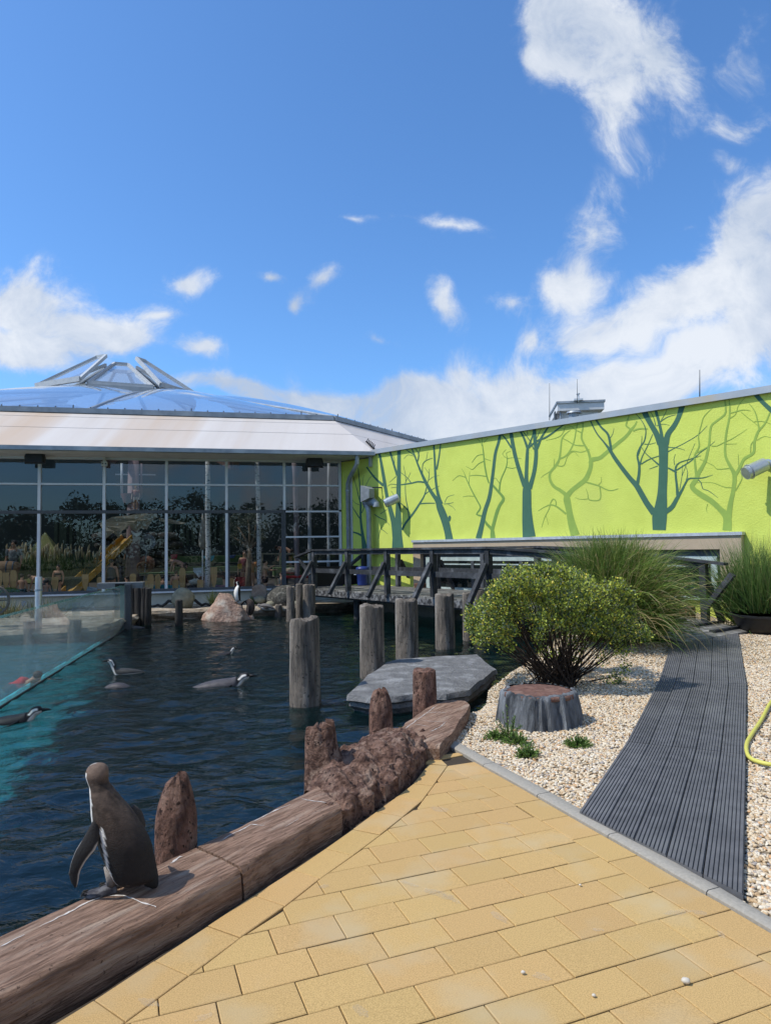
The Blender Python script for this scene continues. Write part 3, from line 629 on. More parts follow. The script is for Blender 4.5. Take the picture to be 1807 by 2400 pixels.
# ---- pebbles
def pebble_nodes(name, mt, smin, smax):
    ng = bpy.data.node_groups.new(name, 'GeometryNodeTree'); ng.interface.new_socket('Geometry', in_out='INPUT', socket_type='NodeSocketGeometry'); ng.interface.new_socket('Geometry', in_out='OUTPUT', socket_type='NodeSocketGeometry')
    N = ng.nodes; Lk = ng.links; gi = N.new('NodeGroupInput'); go = N.new('NodeGroupOutput')
    ic = N.new('GeometryNodeMeshIcoSphere'); ic.inputs['Radius'].default_value = .5; ic.inputs['Subdivisions'].default_value = 2
    sp_ = N.new('GeometryNodeSetPosition'); nz = N.new('ShaderNodeTexNoise'); nz.inputs['Scale'].default_value = 1.6
    vm = N.new('ShaderNodeVectorMath'); vm.operation = 'SUBTRACT'; Lk.new(nz.outputs['Color'], vm.inputs[0]); vm.inputs[1].default_value = (.5, .5, .5)
    vs = N.new('ShaderNodeVectorMath'); vs.operation = 'SCALE'; vs.inputs['Scale'].default_value = .5; Lk.new(vm.outputs[0], vs.inputs[0])
    Lk.new(ic.outputs['Mesh'], sp_.inputs['Geometry']); Lk.new(vs.outputs[0], sp_.inputs['Offset'])
    ss = N.new('GeometryNodeSetShadeSmooth'); Lk.new(sp_.outputs[0], ss.inputs[0]); sm = N.new('GeometryNodeSetMaterial'); sm.inputs['Material'].default_value = mt; Lk.new(ss.outputs[0], sm.inputs[0])
    io = N.new('GeometryNodeInstanceOnPoints'); Lk.new(gi.outputs[0], io.inputs['Points']); Lk.new(sm.outputs[0], io.inputs['Instance'])
    rr = N.new('FunctionNodeRandomValue'); rr.data_type = 'FLOAT_VECTOR'; rr.inputs['Min'].default_value = (-.5, -.5, 0); rr.inputs['Max'].default_value = (.5, .5, 6.28); Lk.new(rr.outputs['Value'], io.inputs['Rotation'])
    rs = N.new('FunctionNodeRandomValue'); rs.data_type = 'FLOAT_VECTOR'; rs.inputs['Min'].default_value = (smin, smin*.75, smin*.5); rs.inputs['Max'].default_value = (smax, smax*.8, smax*.62); rs.inputs['Seed'].default_value = 4; Lk.new(rs.outputs['Value'], io.inputs['Scale'])
    Lk.new(io.outputs[0], go.inputs[0]); return ng
def pebble_mat():
    m = bpy.data.materials.new('pebble'); m.use_nodes = True; nt = m.node_tree; N = nt.nodes; Lk = nt.links; b = N['Principled BSDF']; b.inputs['Roughness'].default_value = .7
    oi = N.new('ShaderNodeObjectInfo'); cr = N.new('ShaderNodeValToRGB'); el = cr.color_ramp; el.interpolation = 'CONSTANT'
    cols = [(0, (.56, .44, .29)), (.22, (.62, .52, .37)), (.40, (.49, .35, .20)), (.52, (.68, .60, .47)), (.66, (.45, .31, .17)), (.76, (.55, .47, .36)), (.86, (.36, .31, .26)), (.91, (.56, .33, .16)), (.95, (.30, .27, .25))]
    el.elements[0].color = (*cols[0][1], 1); el.elements[1].position = cols[1][0]; el.elements[1].color = (*cols[1][1], 1)
    for p, c in cols[2:]: e = el.elements.new(p); e.color = (*c, 1)
    Lk.new(oi.outputs['Random'], cr.inputs[0]); Lk.new(cr.outputs[0], b.inputs['Base Color']); return m
m_peb = pebble_mat()
pts = []
WP = WL+WR[::-1]
tries = 0
def okp(x, y): return inpoly(x, y, LAND) and not inpoly(x, y, WP)
for (x0, x1, y0, y1, dens) in ((.4, 3.2, 2.2, 6.0, 3400), (.4, 5.5, 6.0, 9.5, 2600), (1.5, 9, 9.5, 15.6, 1100), (3.2, 5.5, 2.2, 6, 900)):
    nn = int((x1-x0)*(y1-y0)*dens)
    for x, y in zip(RN.uniform(x0, x1, nn), RN.uniform(y0, y1, nn)):
        if abs(x) > .62*y+.25: continue
        if okp(x, y): pts.append((x, y, gh(x, y)+.004+.006*random.random()))
mb = MB(); mb.v = pts; peb = mb.build('gravel', m_peb, None, loc=(0, 0, 0)); tag(peb, kind='stuff')
md = peb.modifiers.new('pebbles', 'NODES'); md.node_group = pebble_nodes('pebbles', m_peb, .016, .036)
print('pebbles', len(pts), 'pavers', n_pav)
# ================================================================ GLASS HALL (octagon with foil roof)
def fp(s, z, off=0.0): p = F0+FU*s+FN*off; return Vector((p.x, p.y, z))
m_alu = mat('window_frame_light', (.62, .65, .68), .45, (.55, .58, .61), 3, spec=.5)
m_dark = mat('window_frame_dark', (.075, .082, .09), .5, (.06, .066, .072), 3)
m_zinc = mat('zinc_sheet', (.30, .335, .37), .5, (.22, .25, .28), 4, metal=.3, col3=(.4, .43, .46), s3=1.2)
m_plinth = mat('plinth_plaster', (.50, .50, .43), .9, (.43, .43, .37), 3, bump=.2, bscale=60)
m_soffit = mat('soffit_boards', (.62, .60, .56), .8, (.52, .50, .46), 3)
m_glass = glass('hall_glass', (.88, .90, .89), .07, 0, bump=.05)
m_skirt = mat('roof_sheet', (.60, .565, .535), .62, (.52, .47, .43), 1.1, 7, stretch=(1, .06, .1), col3=(.50, .39, .30), s3=.42, contrast=(.3, .7))
m_foil = glass('roof_foil', (.84, .89, .94), .27, .06, (.84, .90, .96), .34)
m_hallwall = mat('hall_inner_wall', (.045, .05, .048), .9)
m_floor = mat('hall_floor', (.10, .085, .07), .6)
RO = 24.56; E_ = F0+FN*1.42+FU*(-.72); CEN = E_-FU*9.4-FN*22.69
ang0 = math.atan2(E_.y-CEN.y, E_.x-CEN.x)
def ov(k, R, z): a = ang0+k*math.pi/4; return Vector((CEN.x+R*math.cos(a), CEN.y+R*math.sin(a), z))
hall = thing('glass_hall', (CEN.x, CEN.y, 0), 'eight-sided swimming hall with a tall gridded glass front and pale sloping roof skirt', 'building')
c8 = math.cos(math.pi/8)
RI_ = RO-1.42/c8; RS = RO-2.35/c8
mb = MB()
for k in range(8):
    if k == 7: continue                      # the front seen in the picture is all glass
    a, b = ov(k, RI_, 0), ov(k+1, RI_, 0); z1 = 4.95
    mb.quad(H(a, -.5), H(b, -.5), H(b, z1), H(a, z1))
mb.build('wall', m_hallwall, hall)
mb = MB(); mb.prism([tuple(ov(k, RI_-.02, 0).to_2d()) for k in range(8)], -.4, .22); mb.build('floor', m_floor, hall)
for k in range(8):                           # sloping skirt: three courses of sheets on every side
    a0, b0, a1, b1 = ov(k, RO+.06, 4.93), ov(k+1, RO+.06, 4.93), ov(k, RS, 6.43), ov(k+1, RS, 6.43)
    for (f0, f1) in ((0, .52), (.52, .86), (.86, 1)):
        mb = MB(); p = [a0.lerp(a1, f0+.004), b0.lerp(b1, f0+.004), b0.lerp(b1, f1), a0.lerp(a1, f1)]; up = Vector((0, 0, .012*(1 if f0 == 0 else .5)))
        mb.add([q-Vector((0, 0, .04)) for q in p]+[q+up*(1 if i < 2 else 0) for i, q in enumerate(p)], [(0, 1, 5, 4), (1, 2, 6, 5), (2, 3, 7, 6), (3, 0, 4, 7), (4, 5, 6, 7), (3, 2, 1, 0)])
        mb.build('roof_sheet', m_skirt, hall)
    mb = MB(); mb.beam(ov(k, RS, 6.5), ov(k+1, RS, 6.5), .18, .17); mb.build('roof_rail', m_zinc, hall)
    if k in (7, 0):
        st = MB(); L_ = (ov(k+1, RS, 0)-ov(k, RS, 0)).length
        for j in range(int(L_/.55)): p = ov(k, RS, 6.6).lerp(ov(k+1, RS, 6.6), (j+.5)*.55/L_); st.box(p, (.03, .03, .09 if j % 7 else .2))
        tag(st.build('rail_stud', m_dark, hall), kind='stuff')
def eave(k):
    if k in (7,):
        g = MB(); a, b = ov(k, RO+.1, 4.86), ov(k+1, RO+.1, 4.86); g.beam(a, b, .14, .12); g.build('gutter', m_zinc, hall)
        g = MB(); a, b, c, d = ov(k, RO, 4.79), ov(k+1, RO, 4.79), ov(k+1, RI_, 4.79), ov(k, RI_, 4.79)
        g.add([a, b, c, d]+[p+Vector((0, 0, .1)) for p in (a, b, c, d)], [(0, 1, 2, 3), (4, 7, 6, 5), (0, 4, 5, 1), (1, 5, 6, 2), (2, 6, 7, 3), (3, 7, 4, 0)]); g.build('soffit', m_soffit, hall)
eave(7)
# foil cushions between the ribs
LAN = 5.0
def dome(phi, f):
    ro = RS*c8/math.cos(((phi-ang0) % (math.pi/4))-math.pi/8); r = ro+(LAN-ro)*f
    return Vector((CEN.x+r*math.cos(phi), CEN.y+r*math.sin(phi), 6.52+4.15*(1-(1-f)**1.08)))
for k in range(16):
    p0, p1 = ang0+k*math.pi/8, ang0+(k+1)*math.pi/8; mb = MB(); nu, nv = 8, 12
    for j in range(nv+1):
        for i in range(nu+1):
            u, v = i/nu, j/nv; p = dome(p0+(p1-p0)*max(.0001, min(.9999, u)), v); p.z += .42*math.sin(math.pi*u)**.8*math.sin(math.pi*min(1, v*1.0+.001))**.7; mb.v.append(tuple(p))
    for j in range(nv):
        for i in range(nu): a = j*(nu+1)+i; mb.f.append([a, a+1, a+nu+2, a+nu+1]); mb.m.append(0)
    mb.build('foil_cushion', m_foil, hall, smooth=True)
    rb = MB(); rb.tube([dome(p0+.0001, f)+Vector((0, 0, .02)) for f in np.linspace(0, 1, 8)], .06, 6); rb.build('roof_rib', m_zinc, hall)
# roof lantern with two opened flaps
m_flap = glass('lantern_glass', (.80, .88, .94), .22, .03, (.75, .84, .93), .5)
m_lf = mat('lantern_frame', (.50, .52, .54), .5, (.42, .44, .46), 3)
LC = P(284, 900, 42.3); LC.z = 0; lan0 = math.atan2(-LC.y, -LC.x); LAN_R = 4.55
def lv(k, r, z): a = lan0+(k-.5)*math.pi/4; return Vector((LC.x+r*math.cos(a), LC.y+r*math.sin(a), z))
for k in range(8):
    a, b = lv(k, LAN_R, 11.25), lv(k+1, LAN_R, 11.25); c, d = lv(k+1, 1.0, 13.35), lv(k, 1.0, 13.35)
    if k in (1, 7):                          # flaps tipped open about their base edge
        ax = (b-a).normalized(); Rm = max((Matrix.Rotation(s_*.06, 3, ax) for s_ in (-1, 1)), key=lambda M_: ((a+M_ @ (d-a))-Vector((LC.x, LC.y, 12))).to_2d().length)
        c, d = a+Rm @ (c-a), a+Rm @ (d-a); o_ = ((a+b)/2-LC); o_.z = 0; up = o_.normalized()*.55+Vector((0, 0, .12)); a, b, c, d = a+up, b+up, c+up, d+up
    pts = [a, b, c, d]; mb = MB(); mb.add(pts, [(0, 1, 2, 3)]); mb.build('lantern_pane', m_flap, hall)
    for i in range(4): mb = MB(); mb.beam(pts[i], pts[(i+1) % 4], .15, .3 if i == 0 else .2); mb.build('lantern_frame', m_lf, hall)
for k in range(8): mb = MB(); mb.beam(lv(k, LAN_R+.05, 11.0), lv(k+1, LAN_R+.05, 11.0), .3, .4); mb.build('lantern_curb', m_lf, hall)
# glass front
KM = 9; SM = [-1.64-1.942*k for k in range(KM+1)]
for k, s in enumerate(SM):
    dk = (k == 1)
    mb = MB(); mb.box(fp(s, (.47+3.0)/2, .0), (.085, .13, 2.53), FU); mb.build('mullion', m_dark if dk else m_alu, hall)
    mb = MB(); mb.box(fp(s, (3.07+4.72)/2, .0), (.085, .13, 1.65), FU); mb.build('mullion', m_alu, hall)
for k in range(KM):
    s0, s1 = SM[k+1]+.0425, SM[k]-.0425; sm, w = (s0+s1)/2, s1-s0
    rows = [.47, 3.01, 3.913, 4.72] if k else [.47, 1.27, 2.13, 3.01, 3.913, 4.72]
    for z in rows[1:-1]:
        mb = MB(); dkk = (k > 0 and abs(z-3.01) < .02); mb.box(fp(sm, z, .01), (w if not dkk else 1.942, .12, .10 if dkk else .055), FU); mb.build('transom', m_dark if dkk else m_alu, hall)
    if k == 1:
        for s_ in (s0+.03, s1-.03): mb = MB(); mb.box(fp(s_, 1.75, .0), (.055, .1, 2.5), FU); mb.build('door_frame', m_dark, hall)
    for z0, z1 in zip(rows, rows[1:]):
        mb = MB(); mb.quad(fp(s0, z0, -.02), fp(s1, z0, -.02), fp(s1, z1, -.02), fp(s0, z1, -.02)); mb.build('pane', m_glass, hall)
sA, sB = SM[-1]-3, -1.2
mb = MB(); mb.box(fp((sA+sB)/2, .05, -.1), (sB-sA, .3, .62), FU); mb.build('plinth', m_plinth, hall)
mb = MB(); mb.box(fp((sA+SM[0])/2, .36, .05), (SM[0]-sA+.1, .34, .05), FU); mb.build('sill_ledge', m_alu, hall)
mb = MB(); mb.box(fp((sA+SM[0])/2, .428, .02), (SM[0]-sA+.1, .16, .085), FU); mb.build('sill', m_dark, hall)
mb = MB(); mb.box(fp((sA+SM[0])/2, 4.755, .0), (SM[0]-sA+.1, .14, .066), FU); mb.build('head_frame', m_alu, hall)
# downpipe at the corner
t = thing('downpipe', Wa(815, 1290, .1), 'grey zinc downpipe with a swan neck in the shaded corner beside the glass front', 'pipe')
q0 = Wa(815, 1110, .12); mb = MB(); ez = E_+FN*.02-FU*.55
mb.tube([Vector((ez.x, ez.y, 4.85)), Vector((ez.x, ez.y, 4.55)), Vector((ez.x, ez.y, 4.45)).lerp(H(q0, 4.2), .3), Vector((ez.x, ez.y, 4.3)).lerp(H(q0, 4.1), .8), H(q0, 3.95), H(q0, .44)], .075, 10); mb.build('pipe', m_zinc, t, angle=50)
for z in (3.7, 2.4, 1.2): mb = MB(); mb.tube([H(q0, z-.03), H(q0, z+.03)], .088, 10); mb.build('pipe_collar', m_zinc, t)
q1 = Wa(823.5, 1200, .03); mb = MB(); mb.box(H(q1, 2.35), (.09, .05, 3.75), WU); tag(mb.build('corner_strip', m_alu, None), 'narrow pale vertical strip in the shaded corner right of the downpipe', 'strip')
# speakers and camera under the eave
def speaker(px, py, lab, w=.6):
    p = Fa(px, py, .55); t = thing('loudspeaker', p, lab, 'speaker', 'black loudspeakers hung under the eave')
    mb = MB(); R = []
    for d, kw, kz in ((-.2, .85, .75), (.0, 1, 1), (.16, .92, .9), (.2, .8, .8)):
        c = p+FN*d; hw, hh = w/2*kw, .19*kz; R.append([c+FU*x+Vector((0, 0, z)) for x, z in ((-hw*.8, hh), (hw*.8, hh), (hw, hh*.1), (hw, -hh), (-hw, -hh), (-hw, hh*.1))])
    mb.rings(R); mb.build('cabinet', mat('black_plastic', (.022, .025, .03), .5), t, angle=30)
    mb = MB(); mb.beam(p+Vector((0, 0, .1)), p+Vector((0, 0, .32)), .06, .06, (1, 0, 0)); mb.build('bracket', m_dark, t)
speaker(83, 1073, 'black loudspeaker under the eave at the far left of the glass front')
speaker(737, 1083, 'black loudspeaker under the eave above the right end of the glass front')
p = Fa(245, 1087, .25); t = thing('security_camera', p, 'small pale box camera hung under the eave with two dark lenses', 'camera')
mb = MB(); mb.box(p, (.17, .14, .14), FU); bv = mb.build('housing', mat('pale_plastic', (.55, .55, .5), .5), t)
for k in (-1, 1): mb = MB(); mb.tube([p+FU*(.045*k)+FN*.07, p+FU*(.045*k)+FN*.09], .022, 10); mb.build('lens', m_dark, t)
mb = MB(); mb.beam(p+Vector((0, 0, .07)), p+Vector((0, 0, .32)), .07, .07, (1, 0, 0)); mb.build('bracket', m_soffit, t)
# ================================================================ GREEN BUILDING with painted trees
def wp(t, z, off=0.0): p = W0+WU*t+WN*off; return Vector((p.x, p.y, z))
m_lime = mat('lime_render', (.62, .70, .135), .9, (.56, .635, .115), 1.6, 8, bump=.5, bscale=30, bdist=.02, col3=(.57, .64, .135), s3=.7)
m_cap = mat('roof_flashing', (.42, .44, .46), .45, (.36, .38, .40), 1.5, metal=.35, col3=(.46, .40, .32), s3=.8)
m_buff = mat('buff_render', (.47, .37, .26), .9, (.43, .34, .24), 3, bump=.25, bscale=60)
gwall = thing('green_building', wp(6, 0, 0), 'long lime green rendered building painted with bare dark trees', 'building')
mb = MB(); mb.box(wp(.81, 2.3, -.2), (1.62, .4, 4.9), WU); mb.box(wp(9.81, 2.35, -.2), (16.38, .4, 5.0), WU); mb.build('wall', m_lime, gwall)
mb = MB(); r = [wp(1.62, 0, -.4), wp(18, 0, -.4), wp(18, 0, -9), wp(1.62, 0, -9)]; mb.prism([(q.x, q.y) for q in r], 4.55, 4.83); mb.build('roof', mat('roof_membrane', (.2, .2, .2), .9), gwall)
mb = MB(); mb.box(wp(9.81, 4.925, -.17), (16.46, .52, .15), WU); mb.build('roof_flashing', m_cap, gwall)
mb = MB(); mb.box(wp(1.56, 4.72, .04), (.09, .12, .56), WU); mb.build('end_flashing', m_cap, gwall)
m_tr1 = mat('mural_dark', (.062, .155, .105), .9, (.055, .14, .095), 5); m_tr2 = mat('mural_mid', (.19, .33, .075), .9, (.165, .29, .07), 4); m_tr3 = mat('mural_pale', (.30, .43, .085), .9, (.26, .38, .08), 4)
mur_n = 0
def mural(lines, ox, oy, sc, mt):
    """painted limbs: each a list of (x, y, width) read off an enlargement and laid on the wall plane"""
    global mur_n
    mb = MB()
    for ln in lines:
        mur_n += 1; off = .0035+(mur_n % 37)*.00012
        pts = [Vector((ox+x/sc, oy+y/sc, w/sc)) for x, y, w in ln]
        # smooth resample
        den = []
        for i in range(len(pts)-1):
            p0, p1, p2, p3 = pts[max(i-1, 0)], pts[i], pts[i+1], pts[min(i+2, len(pts)-1)]
            K = max(2, int((p2-p1).length/5))
            for j in range(K):
                u = j/K; den.append(.5*((2*p1)+(p2-p0)*u+(2*p0-5*p1+4*p2-p3)*u*u+(3*p1-p0-3*p2+p3)*u**3))
        den.append(pts[-1]); L = []; Rr = []
        for i, q in enumerate(den):
            tt = den[min(i+1, len(den)-1)]-den[max(i-1, 0)]; tl = math.hypot(tt.x, tt.y) or 1; nx, ny = -tt.y/tl, tt.x/tl; w = max(.35, q.z/2)
            L.append(Wa(q.x+nx*w, q.y+ny*w, off)); Rr.append(Wa(q.x-nx*w, q.y-ny*w, off))
        n = len(den); mb.add(L+Rr, [(i, n+i, n+i+1, i+1) for i in range(n-1)])
    mb.build('painted_tree', mt, gwall)
A = (870, 900, 5.55); B_ = (1150, 900, 5.55); C_ = (1380, 900, 5.55); D_ = (1600, 880, 5.98); E2 = (640, 1060, 6.145)
# far left faint tree in the corner
mural([[(1345, 1640, 90), (1320, 1400, 80), (1290, 1200, 45), (1262, 960, 32), (1262, 700, 26), (1250, 480, 18), (1225, 220, 10)], [(1290, 1210, 34), (1220, 1170, 26), (1150, 1150, 22)], [(1262, 970, 20), (1200, 880, 14), (1140, 760, 8), (1135, 560, 5)], [(1262, 760, 18), (1200, 500, 9), (1140, 300, 5)], [(1262, 880, 16), (1305, 800, 10), (1290, 450, 6), (1310, 330, 4)], [(1320, 510, 8), (1400, 360, 5), (1470, 330, 4)], [(1250, 760, 8), (1190, 735, 6), (1145, 690, 4)]], *E2, m_tr1)
# A: tall left tree
mural([[(345, 2130, 150), (340, 1990, 125), (345, 1880, 100), (350, 1780, 84), (352, 1600, 66), (355, 1400, 58), (360, 1150, 50), (362, 800, 46)], [(310, 1990, 70), (290, 1800, 64), (250, 1640, 58), (205, 1460, 44), (160, 1200, 42), (125, 1000, 34), (95, 850, 30)], [(160, 1320, 40), (100, 1270, 30), (30, 1200, 24), (-60, 1080, 18)], [(338, 1190, 30), (295, 1050, 26), (240, 860, 24)], [(400, 1900, 26), (440, 1820, 28), (540, 1690, 26), (620, 1570, 24), (690, 1450, 16), (720, 1340, 10)], [(490, 1760, 16), (480, 1640, 14), (450, 1480, 9), (445, 1280, 6), (480, 1220, 4), (512, 1150, 3)], [(470, 1640, 16), (430, 1590, 10), (385, 1550, 10)], [(385, 1310, 14), (520, 1290, 18), (610, 1270, 20), (700, 1280, 22)], [(520, 1290, 14), (470, 1220, 8), (385, 1150, 6)], [(620, 1560, 16), (720, 1550, 14), (830, 1550, 10)], [(450, 1270, 6), (440, 1160, 5), (418, 1060, 3)], [(330, 1310, 9), (260, 1300, 5), (215, 1330, 3)], [(325, 1200, 8), (290, 1230, 5), (235, 1280, 3)], [(310, 1470, 8), (260, 1390, 5)], [(330, 1340, 6), (255, 1350, 3)], [(40, 1695, 10), (120, 1745, 12), (180, 1770, 7), (240, 1840, 3)], [(120, 1690, 8), (205, 1630, 4)], [(130, 1860, 8), (110, 1930, 5), (95, 2010, 3)], [(140, 1890, 7), (215, 1950, 3)], [(90, 1560, 6), (160, 1460, 3)], [(300, 1050, 6), (290, 940, 4), (180, 905, 3)]], *A, m_tr1)
# B: forked tree
mural([[(1020, 2060, 106), (1000, 1940, 92), (960, 1780, 98), (900, 1620, 92), (860, 1520, 60), (790, 1420, 46), (715, 1290, 42), (650, 1150, 30), (600, 1030, 22), (560, 920, 18), (515, 810, 14)], [(905, 1560, 60), (880, 1480, 44), (850, 1340, 32), (835, 1200, 30), (825, 1000, 24), (812, 765, 20)], [(850, 1110, 20), (880, 950, 16), (905, 755, 14)], [(1005, 1780, 40), (1020, 1730, 36), (1012, 1715, 16)], [(560, 920, 14), (490, 880, 10), (430, 825, 6)], [(600, 1010, 14), (618, 920, 14), (590, 860, 9), (545, 800, 7)], [(620, 900, 8), (640, 820, 5), (680, 785, 4)], [(665, 1160, 8), (670, 1040, 8), (720, 990, 8), (800, 960, 4)], [(730, 1300, 10), (752, 1200, 8), (755, 1100, 4)], [(750, 1250, 6), (800, 1210, 5), (885, 1190, 3)], [(690, 1440, 16), (760, 1390, 9), (840, 1345, 6), (890, 1325, 3)], [(945, 1560, 9), (1010, 1555, 8), (1070, 1540, 4)], [(960, 1540, 7), (990, 1470, 5), (1080, 1440, 3)], [(1000, 1565, 6), (1060, 1600, 4), (1095, 1645, 3)], [(715, 985, 6), (735, 880, 3)], [(565, 940, 6), (475, 920, 5), (425, 975, 3)], [(750, 1160, 6), (690, 1080, 4)]], *A, m_tr1)
# C: leaning slim tree with a pale one behind
mural([[(1600, 2020, 30), (1575, 1900, 40), (1510, 1830, 34), (1470, 1770, 26), (1430, 1715, 22), (1370, 1695, 20), (1420, 1610, 18), (1380, 1520, 16), (1310, 1390, 14), (1240, 1240, 10), (1210, 1160, 6), (1175, 1100, 4)], [(1230, 1215, 9), (1150, 1190, 8), (1110, 1210, 5), (1060, 1255, 3)], [(1340, 1460, 7), (1250, 1455, 5), (1190, 1468, 3)], [(1270, 1310, 7), (1280, 1140, 3)], [(1530, 1290, 16), (1500, 1190, 18), (1475, 1050, 18), (1460, 900, 14), (1445, 780, 8), (1435, 670, 5)], [(1500, 1200, 10), (1360, 1185, 8), (1280, 1195, 4)], [(1470, 1000, 10), (1390, 1040, 8), (1320, 1110, 7), (1270, 1090, 4), (1230, 1070, 3)], [(1460, 915, 8), (1380, 930, 7), (1310, 1020, 5)], [(1445, 810, 6), (1400, 730, 5), (1340, 690, 3)], [(1465, 760, 6), (1520, 700, 4)], [(1480, 970, 7), (1560, 1000, 3)], [(1570, 1930, 36), (1600, 1780, 36), (1640, 1640, 34), (1670, 1580, 30)]], *A, m_tr2)
mural([[(10, 2010, 30), (20, 1900, 40), (60, 1740, 40), (110, 1590, 38), (165, 1490, 36), (100, 1400, 30), (20, 1310, 26)], [(110, 1400, 20), (130, 1250, 14), (200, 1080, 12), (215, 960, 8), (200, 900, 5), (260, 870, 3)], [(120, 1300, 10), (60, 1220, 6), (30, 1245, 3)], [(205, 1080, 8), (280, 1095, 6), (340, 1080, 3)], [(210, 965, 6), (150, 910, 5), (200, 850, 3)], [(215, 970, 5), (290, 955, 4), (400, 970, 3)]], *B_, m_tr2)
mural([[(-160, 2010, 76), (-120, 1850, 62), (-75, 1650, 52), (-20, 1480, 48), (10, 1300, 42), (35, 1100, 38), (60, 900, 36), (100, 760, 34), (130, 630, 38)]], *B_, m_tr1)
# D: three-armed tree
mural([[(500, 1990, 168), (480, 1800, 140), (470, 1600, 118), (470, 1400, 112), (468, 1340, 90), (462, 1240, 50), (470, 1000, 44), (480, 820, 34)], [(500, 1360, 70), (540, 1240, 52), (575, 1080, 50), (590, 880, 48), (572, 700, 44), (565, 560, 44)], [(440, 1330, 56), (390, 1180, 52), (330, 980, 48), (290, 800, 48), (258, 605, 44)], [(478, 830, 34), (430, 700, 26), (375, 590, 24)], [(485, 830, 30), (540, 680, 14), (560, 580, 8)], [(580, 880, 36), (620, 790, 34), (660, 690, 26), (720, 600, 22), (775, 520, 22)], [(490, 830, 20), (600, 740, 22), (720, 690, 22), (880, 580, 18), (1000, 490, 14)], [(270, 830, 24), (200, 720, 20), (140, 650, 18)], [(560, 850, 14), (510, 740, 12), (440, 640, 10), (390, 590, 8)], [(480, 660, 8), (470, 570, 6)], [(590, 720, 8), (640, 610, 6), (670, 560, 4)]], *B_, m_tr1)
# E: pale bent tree
mural([[(1100, 1970, 118), (1050, 1800, 96), (1020, 1650, 80), (990, 1500, 90), (975, 1440, 54), (900, 1380, 44), (820, 1330, 40), (770, 1240, 34), (775, 1150, 30), (840, 1070, 34), (890, 980, 28), (910, 850, 20), (925, 720, 20), (970, 650, 14), (1035, 600, 6)], [(1000, 1450, 70), (1060, 1380, 58), (1150, 1310, 60), (1240, 1230, 62), (1300, 1080, 52), (1310, 990, 60), (1420, 960, 50), (1530, 870, 48), (1640, 780, 46), (1760, 680, 40), (1830, 590, 36), (1880, 530, 24), (1900, 480, 16)], [(1300, 1000, 36), (1270, 880, 30), (1215, 780, 26), (1180, 690, 22), (1200, 560, 18), (1195, 470, 16)], [(880, 975, 22), (970, 940, 20), (1040, 850, 18), (1085, 740, 16), (1110, 600, 14), (1140, 470, 12)], [(890, 985, 14), (990, 920, 12), (1060, 870, 10), (1180, 885, 9), (1290, 845, 4)], [(860, 1060, 12), (950, 1060, 10), (1000, 940, 8), (1080, 880, 6), (1150, 950, 4)], [(800, 1110, 10), (750, 1150, 8), (700, 1180, 6), (650, 1220, 3)], [(820, 1080, 10), (830, 970, 5)], [(980, 1690, 26), (920, 1640, 24), (850, 1590, 20), (780, 1570, 16), (700, 1600, 10), (615, 1650, 4)], [(845, 1590, 16), (850, 1530, 14), (815, 1495, 14), (780, 1540, 12), (760, 1620, 10), (700, 1740, 8), (660, 1870, 4)], [(715, 1700, 6), (750, 1830, 3)], [(1240, 1275, 20), (1330, 1300, 18), (1420, 1330, 16), (1500, 1370, 14), (1570, 1385, 12), (1660, 1360, 8)], [(1420, 1340, 14), (1420, 1500, 12), (1280, 1505, 12), (1265, 1440, 8), (1240, 1360, 4)], [(1280, 1490, 8), (1180, 1500, 6), (1095, 1475, 3)], [(1400, 1310, 8), (1440, 1270, 6), (1435, 1205, 3)], [(1210, 800, 14), (1090, 790, 12), (990, 730, 10), (920, 700, 5)], [(1180, 630, 14), (1110, 600, 10), (1030, 545, 8), (850, 540, 4)], [(970, 550, 8), (930, 650, 8), (850, 700, 7), (715, 730, 3)], [(1190, 510, 6), (1000, 565, 5), (880, 580, 3)], [(1800, 640, 24), (1810, 580, 22), (1760, 540, 20), (1775, 480, 18), (1800, 410, 14)], [(1850, 610, 20), (1930, 580, 18), (2040, 580, 14)]], *B_, m_tr3)
